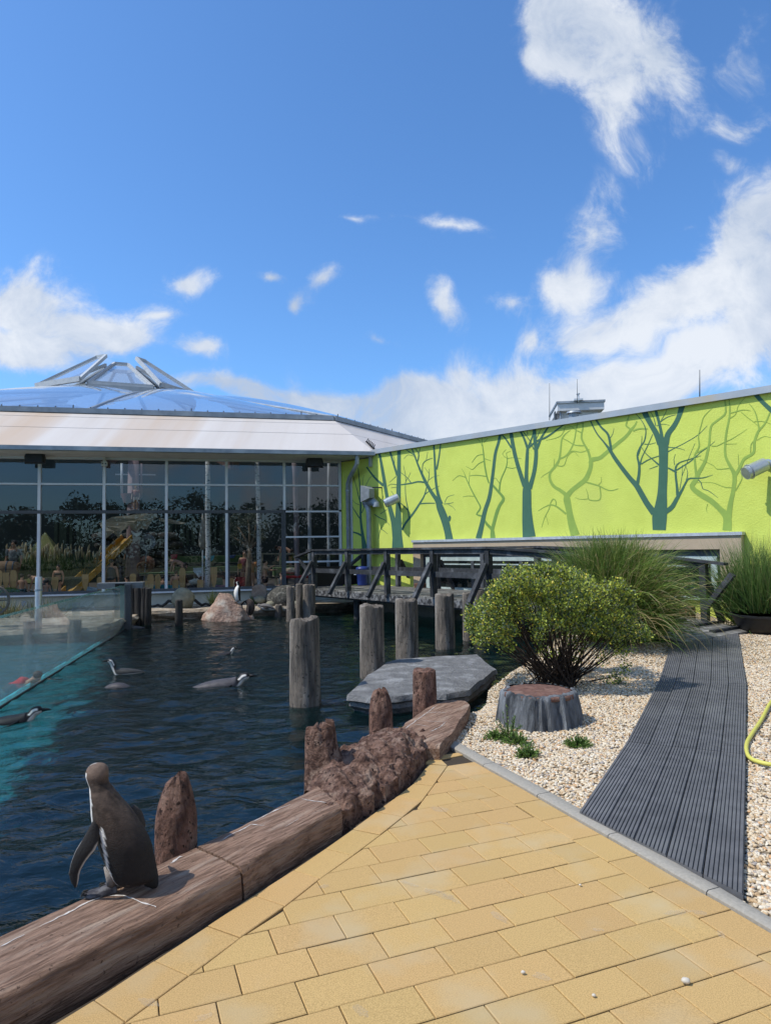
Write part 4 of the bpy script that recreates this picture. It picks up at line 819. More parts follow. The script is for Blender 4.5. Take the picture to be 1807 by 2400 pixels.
# F: big dark tree behind the grass
mural([[(915, 1900, 170), (920, 1720, 190), (940, 1580, 156), (955, 1400, 120), (965, 1200, 116), (970, 1000, 114), (970, 860, 122), (965, 770, 130), (950, 700, 70)], [(930, 780, 84), (880, 650, 74), (800, 510, 68), (740, 400, 72), (700, 310, 74)], [(1000, 780, 80), (1030, 650, 70), (1110, 540, 62), (1170, 420, 60), (1220, 260, 78)], [(955, 720, 42), (935, 600, 38), (905, 470, 36), (858, 300, 36)], [(850, 1680, 90), (760, 1560, 76), (690, 1440, 74), (620, 1320, 72), (540, 1230, 60), (430, 1090, 54), (330, 950, 50), (275, 860, 40), (200, 760, 22), (110, 650, 18), (50, 540, 16), (10, 450, 16)], [(290, 870, 34), (270, 730, 30), (240, 640, 30), (160, 560, 26), (90, 460, 24), (60, 430, 20)], [(630, 1300, 44), (650, 1180, 36), (655, 1060, 30), (630, 930, 22), (660, 830, 16), (720, 740, 14), (740, 600, 12), (690, 480, 9), (580, 350, 6)], [(665, 1050, 20), (690, 950, 12), (750, 830, 10), (830, 650, 6)], [(680, 1040, 14), (760, 990, 12), (830, 960, 10), (910, 935, 10)], [(910, 1050, 24), (830, 980, 14), (730, 890, 9), (670, 790, 5)], [(640, 930, 10), (680, 800, 8), (690, 670, 4)], [(1000, 1660, 60), (1080, 1600, 58), (1150, 1480, 46), (1210, 1380, 30), (1250, 1300, 22), (1300, 1230, 18), (1400, 1225, 14), (1500, 1215, 9), (1610, 1180, 4)], [(1155, 1450, 40), (1145, 1330, 30), (1130, 1200, 26), (1130, 1080, 22), (1180, 1020, 12), (1300, 980, 10), (1460, 930, 4)], [(1140, 1150, 24), (1090, 1120, 22), (1030, 1090, 16)], [(1140, 1120, 18), (1220, 1070, 16), (1340, 990, 14), (1440, 900, 10), (1550, 820, 8), (1640, 745, 4)], [(1030, 880, 16), (1120, 830, 10), (1240, 770, 9), (1420, 660, 8), (1540, 540, 4)], [(1030, 820, 10), (1150, 830, 8), (1250, 860, 4)], [(1260, 1280, 14), (1285, 1160, 8), (1255, 1050, 4)], [(1180, 1380, 8), (1210, 1200, 6), (1215, 1050, 3)], [(1210, 1200, 6), (1300, 960, 5), (1380, 770, 3)], [(1400, 1230, 14), (1460, 1280, 12), (1480, 1360, 9), (1560, 1390, 8), (1680, 1480, 4)], [(870, 540, 12), (840, 430, 8), (790, 340, 5)], [(930, 490, 12), (1020, 430, 10), (1135, 395, 5)], [(880, 545, 8), (960, 520, 6), (1050, 535, 3)], [(940, 470, 8), (1000, 370, 6), (1030, 290, 4)], [(270, 710, 8), (310, 650, 6), (325, 575, 3)], [(895, 1065, 10), (785, 1105, 4)], [(720, 780, 9), (800, 780, 7), (870, 760, 5)], [(1115, 1050, 9), (1105, 980, 6), (1125, 910, 3)]], *C_, m_tr1)
# G: pale double tree on the right
mural([[(620, 2170, 126), (620, 1990, 110), (520, 1870, 78), (400, 1760, 76), (270, 1680, 78), (160, 1600, 70), (130, 1540, 68), (180, 1470, 62), (215, 1380, 58), (310, 1210, 42), (345, 1080, 38), (370, 960, 30), (395, 720, 28), (470, 640, 26), (590, 540, 26), (600, 430, 20), (588, 310, 16)], [(640, 2000, 86), (670, 1790, 66), (710, 1600, 56), (725, 1400, 60), (660, 1260, 46), (600, 1130, 34), (595, 960, 30), (615, 780, 28), (650, 600, 24), (660, 440, 18), (645, 310, 12)], [(735, 1400, 46), (800, 1290, 40), (860, 1170, 40), (990, 1080, 36), (1005, 930, 36), (1060, 780, 32), (1130, 700, 24), (1180, 620, 20), (1220, 520, 18)], [(1070, 750, 22), (1050, 640, 16), (1010, 500, 14), (930, 390, 8)], [(190, 1400, 34), (170, 1210, 28), (170, 1110, 24), (230, 990, 20), (220, 850, 14), (260, 690, 12), (300, 570, 10), (430, 440, 4)], [(175, 1090, 16), (280, 1040, 14), (380, 980, 12)], [(400, 985, 12), (480, 985, 10), (590, 930, 10), (700, 880, 7), (900, 750, 4)], [(650, 530, 12), (760, 500, 12), (850, 480, 9), (950, 492, 4)], [(660, 600, 10), (740, 540, 8), (780, 420, 6), (880, 300, 4)], [(820, 510, 9), (900, 580, 8), (980, 640, 7), (1050, 700, 5)], [(1000, 645, 8), (1120, 640, 7), (1240, 680, 4)], [(650, 1300, 9), (480, 1310, 8), (430, 1260, 6), (240, 1170, 3)], [(690, 1570, 7), (580, 1560, 6), (410, 1500, 5), (200, 1500, 4)], [(740, 1610, 14), (830, 1440, 9), (800, 1350, 6)], [(820, 1390, 8), (870, 1335, 6), (910, 1330, 4)], [(785, 1300, 8), (778, 1100, 3)], [(600, 960, 7), (760, 955, 3)], [(950, 1080, 12), (955, 970, 10), (985, 925, 8)], [(1040, 905, 8), (1140, 850, 6), (1240, 870, 3)], [(350, 1800, 8), (330, 1860, 5), (340, 1920, 3)]], *D_, m_tr3)
mural([[(1260, 500, 70), (1180, 430, 62), (1080, 330, 60), (1000, 230, 70)]], *D_, m_tr1)
# low buff window surround
surr = thing('window_surround', wp(9, .42, .1), 'low buff rendered surround with a wide dark viewing window at the foot of the green wall', 'window surround')
def tof(px, py, off): return (Wa(px, py, off)-W0).dot(WU)
tL, tR, oL, oR = tof(968, 1300, .17), tof(1739, 1300, .17), tof(985, 1320, .17), tof(1688, 1320, .17)
zt, zo, zb = 1.86, 1.56, .42
def wbox(mbx, t0, t1, z0, z1, o0, o1): mbx.box(wp((t0+t1)/2, (z0+z1)/2, (o0+o1)/2), (t1-t0, abs(o1-o0), z1-z0), WU); return mbx
wbox(wbox(wbox(MB(), tL, tR, zo, zt, .002, .17), tL, oL, zb, zo, .002, .17), oR, tR, zb, zo, .002, .17).build('surround', m_buff, surr)
wbox(MB(), tL-.03, tR+.03, zt, zt+.07, .002, .21).build('top_flashing', mat('bright_flashing', (.58, .6, .63), .4, metal=.3), surr)
wbox(MB(), oL, oR, zb, zo, .003, .02).build('recess_shade', m_dark, surr)  # dark sheet behind the panes, recess shadow put into its colour
m_wf = mat('window_frame_pale_green', (.50, .60, .58), .5)
fr = MB(); wl, wr = oL+.14, oR-.1
wbox(wbox(wbox(wbox(fr, wl, wr, zo-.27, zo-.15, .021, .07), wl, wl+.13, zb, zo-.27, .021, .07), wr-.13, wr, zb, zo-.27, .021, .07), wl+.13, wr-.13, zb, zb+.08, .021, .07).build('frame', m_wf, surr)
m_dglass = mat('dark_window_glass', (.012, .018, .018), .03, (.010, .015, .015), 2, spec=.8)
nW = 5
for k in range(nW):
    a = wl+.13+(wr-wl-.26)*k/nW; b = wl+.13+(wr-wl-.26)*(k+1)/nW
    wbox(MB(), a+.05, b-.05, zb+.1, zo-.29, .022, .04).build('pane', m_dglass, surr)
    if k: wbox(MB(), a-.05, a+.05, zb+.08, zo-.27, .021, .065).build('frame', m_dark, surr)
    wbox(MB(), a+.06, b-.06, 1.17, 1.205, .041, .05).build('glazing_bar', m_wf, surr)
# silver pipe lamps on the wall
def pipe_lamp(px, py, r, lab, aim):
    c = Wa(px, py, .42); base = Wa(px, py, 0)+WU*.28+Vector((0, 0, .1)); t = thing('wall_lamp', base, lab, 'wall lamp', 'silver tube lamps on the green building')
    ms = mat('brushed_silver', (.50, .53, .55), .35, (.40, .43, .45), 3, metal=.6)
    mb = MB(); mb.tube([base, base+WN*.06], .09, 14); mb.build('wall_plate', ms, t, angle=40)
    mb = MB(); mb.tube([base+WN*.05, base+WN*.25, c-aim*(r*1.1)+Vector((0, 0, .02))], .05, 10); mb.build('arm', ms, t, angle=60)
    mb = MB(); mb.tube([c-aim*r*1.7, c-aim*r*1.55, c+aim*r*.7, c+aim*r*.72, c+aim*r*.78, c+aim*r*.8, c+aim*r*1.3], [r*.5, r*.86, r*.9, r*1.0, r*1.0, r*.84, r*.84], 20, cap=True); mb.build('tube', ms, t, angle=35)
    mb = MB(); mb.tube([c+aim*r*1.302, c+aim*r*1.31], r*.72, 20); mb.build('lamp_glass', mat('lamp_glass', (.25, .27, .25), .1, spec=.6), t)
aim = (WN*.75-WU*.62+Vector((0, 0, -.42))).normalized()
pipe_lamp(916, 1174, .165, 'silver tube lamp on a dark painted trunk near the shaded corner', aim)
pipe_lamp(1768, 1100, .165, 'silver tube lamp on the green wall above the planted pot', aim)
# flue with a cowl and a square floodlight in the shaded corner
q = Wa(866, 1335, .22); t = thing('flue_pipe', q, 'grey flue pipe with a bent cowl standing against the shaded green corner', 'pipe')
zt_ = Wa(858, 1180, .22).z; mb = MB(); mb.tube([H(q, .42), H(q, zt_-.55), H(q, zt_-.25), H(q, zt_-.05)-WU*.08], [.085, .085, .09, .11], 12); mb.build('pipe', m_zinc, t, angle=40)
mb = MB(); c = H(q, zt_+.02); mb.tube([c-WU*.22, c-WU*.16, c+WU*.25+Vector((0, 0, .02)), c+WU*.36-Vector((0, 0, .08)), c+WU*.36-Vector((0, 0, .16))], [.09, .13, .13, .12, .12], 12); mb.build('cowl', m_zinc, t, angle=50)
q = Wa(858, 1160, .3); t = thing('floodlight', q, 'square grey floodlight with a pale front above the flue pipe', 'floodlight')
c = H(q, Wa(858, 1158, .3).z); mb = MB(); R = []
for d, k in ((0, .55), (.28, 1), (.3, 1)): cc = c+WU*(.32-d)+WN*.05; R.append([cc+WN*(.22*k*i)+Vector((0, 0, .27*k*j)) for i, j in ((-1, -1), (1, -1), (1, 1), (-1, 1))])
mb.rings(R); mb.build('housing', mat('grey_housing', (.26, .28, .30), .5), t)
mb = MB(); mb.box(c+WU*.012+WN*.05, (.012, .3, .3), WU); mb.build('diffuser', mat('milky_glass', (.6, .63, .66), .3), t)
mb = MB(); mb.beam(c+WU*.3+Vector((0, 0, .2)), c+WU*.45-WN*.3+Vector((0, 0, .2)), .04, .04); mb.build('bracket', m_dark, t)
# spike strip on the roof hip and lightning rods
mb = MB(); a, b = P(858, 1035, 23.6), P(877, 1052, 22.8); mb.beam(a, b, .05, .05)
for k in range(6): p = a.lerp(b, (k+.5)/6); mb.beam(p, p+Vector((.05, 0, .13)), .03, .03)
tag(mb.build('gutter_brush', mat('black_iron', (.02, .02, .022), .6), None), 'short black spiked strip on the roof corner above the gutter end', 'spike strip')
def rod(px, y0, y1, Y, lab):
    a, b = P(px, y1, Y), P(px, y0, Y); mb = MB(); mb.tube([a, a.lerp(b, .5), b], [.018, .014, .009], 6); tag(mb.build('lightning_rod', m_dark, None, smooth=True), lab, 'lightning rod', 'thin lightning rods on the roofs')
rod(1288, 898, 985, 34, 'thin lightning rod left of the white rooftop hut'); rod(1353, 888, 945, 36, 'thin lightning rod rising from the middle of the rooftop hut'); rod(1640, 866, 935, 20, 'thin lightning rod standing alone behind the right part of the green wall')
# rooftop hut
hut = thing('rooftop_hut', P(1355, 985, 40), 'small white plastered rooftop hut with a flat overhanging grey roof', 'rooftop hut')
def hp(px, py, Y): return P(px, py, Y)
A1, A2, A3 = P(1312, 985, 39), P(1408, 975, 38.7), P(1294, 985, 43); zr = P(1350, 950, 38).z; zb_ = 6.0
uu = (A2-A1); uu.z = 0; uu.normalize(); vv = Vector((-uu.y, uu.x, 0)); lw = (A2-A1).length
m_white = mat('white_plaster', (.66, .67, .68), .9, (.58, .59, .6), 3)
mb = MB(); c = A1+uu*(lw/2)+vv*1.7; mb.box(H(c, (zb_+zr)/2), (lw-.3, 3.2, zr-zb_), uu); mb.build('wall', m_white, hut)
mb = MB(); mb.box(H(c, zr+.06), (lw+.3, 4.0, .42), uu); mb.build('fascia', m_white, hut)
mb = MB(); mb.box(H(c, zr+.33), (lw+.42, 4.15, .12), uu); mb.build('roof', m_zinc, hut)
mb = MB(); e = A1+uu*.05-vv*.05; mb.tube([H(e, zr+.1), H(e, zb_)], .06, 8); mb.build('downpipe', m_zinc, hut)
mb = MB(); e = A1-uu*.15+vv*.8; mb.box(H(e, (zb_+zr)/2), (.12, .5, zr-zb_), uu); mb.build('window', m_dark, hut)
mb = MB(); e = P(1355, 940, 38.5); mb.tube([H(e, zr+.3), H(e, zr+.75)], .07, 8); mb.tube([H(e, zr+.75), H(e, zr+.8)], .12, 8); mb.box(H(e, zr+.42), (.5, .4, .1), uu); mb.build('vent', m_alu, hut)
mb = MB(); e = P(1345, 972, 30); mb.tube([H(e, 4.8), H(e, e.z+.05), H(e, e.z+.06), H(e, e.z+.14)], [.22, .22, .33, .3], 14); tag(mb.build('roof_cowl', m_zinc, None, angle=40), 'round grey vent cowl in front of the white rooftop hut', 'vent cowl')
# ================================================================ FOOTBRIDGE
m_timber = mat('black_timber', (.042, .045, .05), .75, (.022, .024, .027), 10, 7, bump=.6, bscale=30, stretch=(1, 1, 1), bdist=.008, col3=(.10, .105, .115), s3=3, orand=.25)
m_deck = mat('weathered_deck', (.17, .165, .15), .85, (.075, .072, .066), 7, 8, bump=.8, bscale=40, bdist=.01, orand=.3, col3=(.25, .245, .23), s3=5)
br = thing('footbridge', bp(12, 12, .4), 'black timber footbridge with braced railings, arching from the gravel over the pool', 'footbridge')
NA, NB = 11.0, 13.1
def dz(m):
    if m < 6.15: return .03
    if m > 10.6: return .485
    f = (m-6.15)/4.45; return .03+.455*(1.35*f-.35*f**3) if f < 1 else .485
m = 6.18; i = 0
while m < 18.75:
    w = .142; z = dz(m+w/2); z2 = dz(m+w); sl_ = (z2-dz(m))/w; n0, n1 = NA-.16-random.uniform(0, .02), NB+.12+random.uniform(0, .02)
    mb = MB(); mb.box(bp(m+w/2, (n0+n1)/2, z-.022+random.uniform(-.003, .003)), (n1-n0, w-.014, .045), BN, Vector((-BU.x*sl_, -BU.y*sl_, 1))); mb.build('plank', m_deck, br); m += w; i += 1
for (mm, n0, n1) in ((6.42, 12.2, 13.25), (6.85, 12.3, 13.2), (7.25, 12.0, 12.75), (7.75, 12.0, 12.8), (8.3, 11.9, 12.6)):     # anti-slip battens
    mb = MB(); mb.box(bp(mm, (n0+n1)/2, dz(mm)+.022), (n1-n0, .1, .04), BN); mb.build('batten', m_timber, br)
for n_ in (NA-.02, NB-.02, 12.05):
    mb = MB(); ms_ = [6.3+k*.6 for k in range(21)]
    for a, b in zip(ms_, ms_[1:]): mb.beam(bp(a, n_, dz(a)-.16), bp(b+.02, n_, dz(b)-.16), .14, .2)
    mb.build('beam', m_timber, br)
mb = MB(); mb.box(bp(14.6, NA-.17, .36), (8.2, .04, .16), BU); mb.build('fascia_board', mat('blotchy_fascia', (.20, .20, .20), .85, (.03, .03, .032), 9, 8, contrast=(.45, .6), bump=.5), br)
PM = [18.26-1.88*k for k in range(7)]
def railing(nn, ms_, out, brs):
    for k, mm in enumerate(ms_):
        z = dz(mm); mb = MB(); mb.box(bp(mm, nn, z+.5), (.13, .13, 1.34), BU); mb.build('post', m_timber, br)
        mb = MB(); sd = out; mb.beam(bp(mm, nn+sd*.72*.9, z-.06), bp(mm, nn+sd*.09, z+.82), .1, .11, BU); mb.build('brace', m_timber, br)
        if k:
            m0, m1 = ms_[k-1], mm; z0, z1 = dz(m0), dz(m1)
            mb = MB(); mb.beam(bp(m0, nn, z0+.55), bp(m1, nn, z1+.55), .06, .13); mb.build('rail', m_timber, br)
            mb = MB(); mb.beam(bp(m0+(.35 if k == 1 else 0), nn, z0+1.185), bp(m1-(.45 if k == len(ms_)-1 else 0), nn, z1+1.185-(.05 if k == len(ms_)-1 else 0)), .19, .05); mb.build('handrail', m_timber, br)
            mb = MB(); mb.beam(bp(m0, nn, z0+1.1), bp(m1, nn, z1+1.1), .07, .11); mb.build('rail', m_timber, br)
railing(NA-.1, PM, -1, True)
railing(NB+.02, [PM[0]+.5-1.88*k for k in range(6)]+[7.02], 1, True)
# raking end struts at the ramp foot and the end rail on the left
mb = MB(); mb.beam(bp(6.98, NB-.02, .42), bp(6.45, NB+.02, 1.09), .1, .11, BN); mb.build('strut', m_timber, br)
mb = MB(); a = bp(PM[0]+.05, NA-.1, 1.67); e = bp(PM[0]+.75, NA-.35, 1.45); mb.beam(a, e, .17, .05); mb.build('handrail', m_timber, br)
mb = MB(); mb.beam(bp(PM[0]+.62, NA-.3, 1.42), bp(PM[0]+.2, NA-.15, .9), .08, .08, BN); mb.build('brace', m_timber, br)
mb = MB(); mb.beam(bp(18.7, 12.3, 1.0), bp(18.9, 13.2, 1.5), .1, .09); mb.build('stair_rail', m_timber, br)
mb = MB(); mb.box(bp(18.72, 12.0, .82), (1.7, .05, .62), BN); mb.build('end_board', mat('black_board', (.012, .012, .014), .7), br)
# trestle posts under the deck
for (mm, nn) in ((9.6, 12.2), (11.3, 11.3), (11.3, 12.8), (14.2, 12.6), (16.5, 11.3), (16.5, 12.8)):
    mb = MB(); mb.tube([bp(mm, nn, -1.2), bp(mm, nn, .24)], .12, 10); mb.build('pier', m_timber, br, angle=50)
# curved red kerb and bits on the terrace
mb = MB(); R = []
for f in np.linspace(0, 1, 16):
    mm = 11.2-3.6*f; nn = 13.42+.34*(1-(2*f-.9)**2); z = .5*(1-f**2.2)+.18; c = bp(mm, nn, 0); R.append([bp(mm, nn-.13, -.2), bp(mm, nn-.12, z), bp(mm, nn-.06, z+.05), bp(mm, nn+.08, z+.05), bp(mm, nn+.13, -.2)])
mb.rings(R); mb.box(bp(7.6, 13.5, .12), (.16, .34, .52), BU)
tag(mb.build('curved_kerb', mat('rust_kerb', (.36, .17, .10), .85, (.2, .09, .05), 8, bump=.5), None, angle=40), 'curved rust-red kerb ending in a block behind the ramp railing', 'kerb')
q = Wa(985, 1380, .5); mb = MB(); mb.box(H(q, .52), (.3, .26, .2), WU); o = mb.build('brown_block', mat('brown_block', (.12, .06, .04), .8, bump=.4), None); bevel(o, .02); tag(o, 'small dark brown block on the terrace beside the buff window surround', 'block')
q = bp(18.3, 12.75, .485); t = thing('blue_bin', q, 'dark blue round bin at the far left end of the bridge deck', 'bin')
mb = MB(); mb.tube([q, q+Vector((0, 0, .02)), q+Vector((0, 0, .5)), q+Vector((0, 0, .52)), q+Vector((0, 0, .56))], [.15, .17, .2, .215, .215], 18); mb.build('body', mat('blue_plastic', (.02, .045, .22), .4, spec=.5), t, angle=40)
mb = MB(); mb.tube([q+Vector((0, 0, .56)), q+Vector((0, 0, .6)), q+Vector((0, 0, .63))], [.22, .2, .08], 18); mb.build('lid', mat('blue_plastic', (.02, .045, .22)), t, angle=40)
mb = MB()
for zz in (.36, .5): mb.tube([q+Vector((-.215, -.05, zz)), q+Vector((-.27, -.06, zz)), q+Vector((-.27, .02, zz))], .015, 6)
mb.build('handle', m_alu, t)
# ================================================================ PILINGS, SLAB, STUMP, PLANTS
m_pile = mat('grey_faux_piling', (.245, .205, .165), .9, (.09, .078, .066), 9, 9, bump=1, bscale=26, stretch=(1, 1, .16), bdist=.06, col3=(.36, .33, .29), s3=5, contrast=(.38, .60), pits=((.055, .046, .038), 24, .62))
m_red = mat('red_faux_piling', (.29, .155, .11), .9, (.10, .052, .038), 12, 9, bump=1, bscale=34, stretch=(1, 1, .5), bdist=.08, col3=(.40, .26, .19), s3=6, contrast=(.38, .60), pits=((.055, .03, .022), 32, .60))
m_slate = mat('slate_slab', (.20, .198, .195), .85, (.125, .124, .124), 6, 9, bump=1, bscale=16, bdist=.05, stretch=(1, 1, 1), contrast=(.3, .7), pits=((.36, .35, .34), 30, .68), col3=(.30, .30, .30), s3=3)
m_drk = mat('dark_old_timber', (.06, .055, .05), .9, (.02, .019, .018), 7, 8, bump=1, bscale=20, stretch=(1, 1, .2), bdist=.03)
def post(px, ytop, ybase, wpx, zb, mt, label, group, name='piling', taper=.06, tilt=0, rough=.02, seed=0, Y=None, nseg=26, cat='piling', sq=1.0, dome=.25, round_=0):
    b = G(px, ybase, zb) if Y is None else P(px, ybase, Y); Y = b.y; zt_ = P(px, ytop, Y).z; r = wpx/2/F_PX*Y; b.y += r*.6; b.z = zb-.9; h = zt_-zb+.9; R = []; o = Vector((seed*3.7, seed*1.9, seed*7.7)); n = nseg
    lv_ = [0, .9, .93]+[.93+(h-.93)*k/12 for k in range(1, 12)]+[h-.03, h-.008, h, h+.004]
    SUBK = 3 if wpx > 40 else 1
    lv_ = lv_[:3]+[lv_[2]+(lv_[-4]-lv_[2])*k/(14*SUBK) for k in range(1, 14*SUBK)]+lv_[-4:]; n = nseg*(2 if wpx > 40 else 1)
    for i, z in enumerate(lv_):
        f = z/h; ring = []
        for k in range(n):
            a = 2*math.pi*k/n; d = Vector((math.cos(a), math.sin(a)*sq, 0))
            rr = r*(1+taper*(1-f)-taper*.3*f)
            rr *= 1+rough*3*noise.noise(Vector((d.x*1.6, d.y*1.6, z*1.4))+o)+rough*2.4*abs(noise.noise(Vector((d.x*5, d.y*5, z*(3.5 if mt is m_red else .8)))+o))+rough*1.4*noise.noise(Vector((d.x*14, d.y*14, z*(14 if mt is m_red else 4)))+o)-max(0, noise.noise(Vector((d.x*2.2, d.y*2.2, z*.25))+o*1.7)-.38)*(.05 if mt is m_red else .28)
            if i >= len(lv_)-3: rr *= (.975, .86, .45)[i-len(lv_)+3]
            if round_ and f > 1-round_: rr *= 1-.42*((f-1+round_)/round_)**2*(1+.5*noise.noise(d*1.3+o))
            zz = z+tilt*d.x*r*(f**4)+dome*r*(noise.noise(d*1.7+o)+.35*noise.noise(d*6+o))*(f**6)
            ring.append(b+Vector((d.x*rr, d.y*rr, zz)))
        R.append(ring)
    mb = MB(); mb.rings(R); o_ = mb.build(name, mt, None, angle=48); tag(o_, label, cat, group); return o_
GP = 'grey concrete pilings standing in the penguin pool'
post(713, 1452, 1655, 70, WATER, m_pile, 'tallest grey piling, split down its left side, standing alone nearest in the pool', GP, tilt=.12, seed=1, rough=.022)
post(873, 1421, 1592, 56, WATER, m_pile, 'grey piling at the left tip of the slate slab', GP, tilt=-.05, seed=2)
post(955, 1408, 1546, 52, WATER, m_pile, 'grey piling rising behind the far edge of the slate slab', GP, seed=3)
post(1045, 1394, 1521, 45, WATER, m_pile, 'grey piling in front of the bridge, left of the shrub', GP, seed=4)
post(1099, 1391, 1501, 26, WATER, m_pile, 'thin grey piling half hidden by the left edge of the shrub', GP, seed=5)
post(1131, 1382, 1492, 36, WATER, m_pile, 'grey piling top peeping over the shrub below the bridge brace', GP, seed=6)
post(681, 1376, 1458, 19, WATER, m_pile, 'slim left piling of the group of three at the bridge end', GP, seed=7, rough=.04)
post(702, 1369, 1452, 17, WATER, m_pile, 'middle piling of the group of three at the bridge end', GP, seed=8, rough=.04)
post(724, 1371, 1456, 28, WATER, m_pile, 'thick right piling of the group of three at the bridge end', GP, seed=9, rough=.03)
post(418, 1407, 1468, 17, WATER, m_drk, 'dark stake with white droppings on the far bank edge', None, 'stake', seed=10, cat='stake', rough=.04)
post(652, 1418, 1445, 17, WATER, m_pile, 'short brown stump at the water edge below the tortoise shell', None, 'stump', seed=11, cat='stump', rough=.05)
for k, (px, w, y0) in enumerate(((309, 17, 1376), (323, 19, 1378), (336, 16, 1377), (345, 15, 1379))):
    post(px, y0, 1464, w, WATER, m_drk, ['black timber pile hard against the end of the acrylic wall', 'second black timber pile from the acrylic wall, with pale droppings on top', 'third black timber pile from the acrylic wall', 'outermost black timber pile of the bundle beside the acrylic wall'][k], 'bundle of black timber piles', 'timber_pile', seed=20+k, cat='pile', rough=.05, taper=0)
RP = 'red-brown broken posts along the pool kerb'
postA = post(403, 1838, 1990, 92, .12, m_red, 'red-brown broken post beside the big penguin', RP, 'broken_post', taper=.05, seed=31, rough=.018, cat='post', nseg=40, dome=.35, tilt=.16, round_=.2)
post(893, 1622, 1722, 53, .02, m_red, 'red-brown post with a jagged top between lava rock and kerb slab', RP, 'broken_post', taper=.10, seed=33, rough=.022, cat='post', nseg=36, dome=.4, round_=.14)
post(997, 1573, 1664, 56, .05, m_red, 'red-brown flat-topped post at the far end of the kerb slab', RP, 'broken_post', taper=.22, seed=34, rough=.02, cat='post', nseg=36, dome=.12)
# post with rock grown round it
b = G(742, 1862, .0); Y = b.y+.25; zt_ = P(742, 1704, Y).z; mb = MB(); R = []; n = 44
for z in list(np.linspace(-1.0, zt_-.03, 30))+[zt_-.005, zt_, zt_+.004]:
    f = max(0, (z+.2)/(zt_+.2)); ring = []
    for k in range(n):
        a = 2*math.pi*k/n; d = Vector((math.cos(a), math.sin(a), 0)); r = .105*(1+.1*(1-f))
        fl = max(0, d.dot(Vector((.86, -.5, 0)))); r += fl**1.3*.26*max(0, 1-f)**1.7; q = Vector((d.x*2, d.y*2, z*3))
        r *= 1+.10*noise.noise(q*1.3+Vector((3, 3, 3)))+.10*noise.noise(q*3.4)*(.4+fl)
        k_ = 1 if z < zt_-.02 else (.95, .8, .4)[min(2, int((z-zt_+.006)/.0045))]
        ring.append(Vector((b.x+d.x*r*k_, b.y+.25+d.y*r*k_, z+(.12*noise.noise(d*2.1+Vector((1, 2, 3)))*f**5)+.02*d.x*f**4)))
    R.append(ring)
mb.rings(R); o = mb.build('broken_post', m_lava, None, angle=60); tag(o, 'stout red-brown post with lava rock grown up its right side', 'post', RP)
# slate slab
sp = [G(*p, -.12) for p in [(813, 1628), (850, 1592), (905, 1553), (931, 1544), (990, 1540), (1050, 1536), (1119, 1533), (1162, 1568), (1135, 1590), (1098, 1617), (1045, 1627), (982, 1626), (930, 1632), (870, 1636)]]
c0 = sum(sp, Vector())/len(sp); R = []
for z, k in ((-.5, .9), (-.33, .93), (-.27, .985), (-.22, .97), (-.19, 1.01), (-.15, 1.0), (-.125, .99), (-.118, .95), (-.112, .7), (-.11, .35)):
    ring = []
    for i, p in enumerate(sp):
        a_, b_ = p, sp[(i+1) % len(sp)]
        for t_ in (0, .25, .5, .75):
            q = a_.lerp(b_, t_); q = c0+(q-c0)*k; q.z = z; q += Vector((noise.noise(q*5), noise.noise(q*5+Vector((3, 1, 4))), .35*noise.noise(q*3)))*.035; ring.append(q)
    R.append(ring)
mb = MB(); mb.rings(R); tag(mb.build('slate_slab', m_slate, None, angle=40), 'wide dark grey slate slab jutting out over the pool', 'slab')
# faux tree stump
m_bark = mat('grey_bark', (.17, .18, .19), .85, (.03, .034, .039), 10, 8, bump=1, bscale=26, stretch=(1, 1, .16), bdist=.05, contrast=(.38, .6), col3=(.26, .28, .30), s3=7)
m_bark_top = mat('brown_sawn_top', (.19, .10, .075), .95, (.11, .058, .045), 14, 7, bump=1, bscale=50, bdist=.012, col3=(.26, .16, .12), s3=8)
sc_, sr_ = G(1284, 1712, 0), .375; sc_.y += .34; t = thing('tree_stump', sc_, 'low grey faux tree stump with a brown sawn top on the gravel', 'tree stump')
R = []; n = 120
for z in (-.05, .0, .04, .09, .14, .19, .24, .275, .295, .300):
    ring = []
    for k in range(n):
        a = 2*math.pi*k/n; d = Vector((math.cos(a), math.sin(a), 0)); f = z/.30
        r = sr_*(1.07-.14*f)*(1+.045*noise.noise(d*2.2))
        r += .042*noise.noise(Vector((d.x*9, d.y*9, z*1.8)))+.015*abs(noise.noise(Vector((d.x*22, d.y*22, z*3))))-.01
        if z > .29: r -= .012 if z < .298 else .045
        ring.append(sc_+Vector((d.x*r, d.y*r, z+(.012*noise.noise(d*6) if z > .2 else 0))))
    R.append(ring)
mb = MB(); mb.rings(R, cap=False); mb.build('bark', m_bark, t, angle=70)
mb = MB(); R = [[sc_+Vector((math.cos(2*math.pi*k/60)*r, math.sin(2*math.pi*k/60)*r, z+.008*noise.noise(Vector((math.cos(k)*r*9, math.sin(k)*9*r, 0))))) for k in range(60)] for r, z in ((sr_*.92, .25), (sr_*.9, .288), (sr_*.7, .293), (sr_*.45, .296), (sr_*.15, .296))]
mb.rings(R); mb.build('sawn_top', m_bark_top, t, smooth=True)
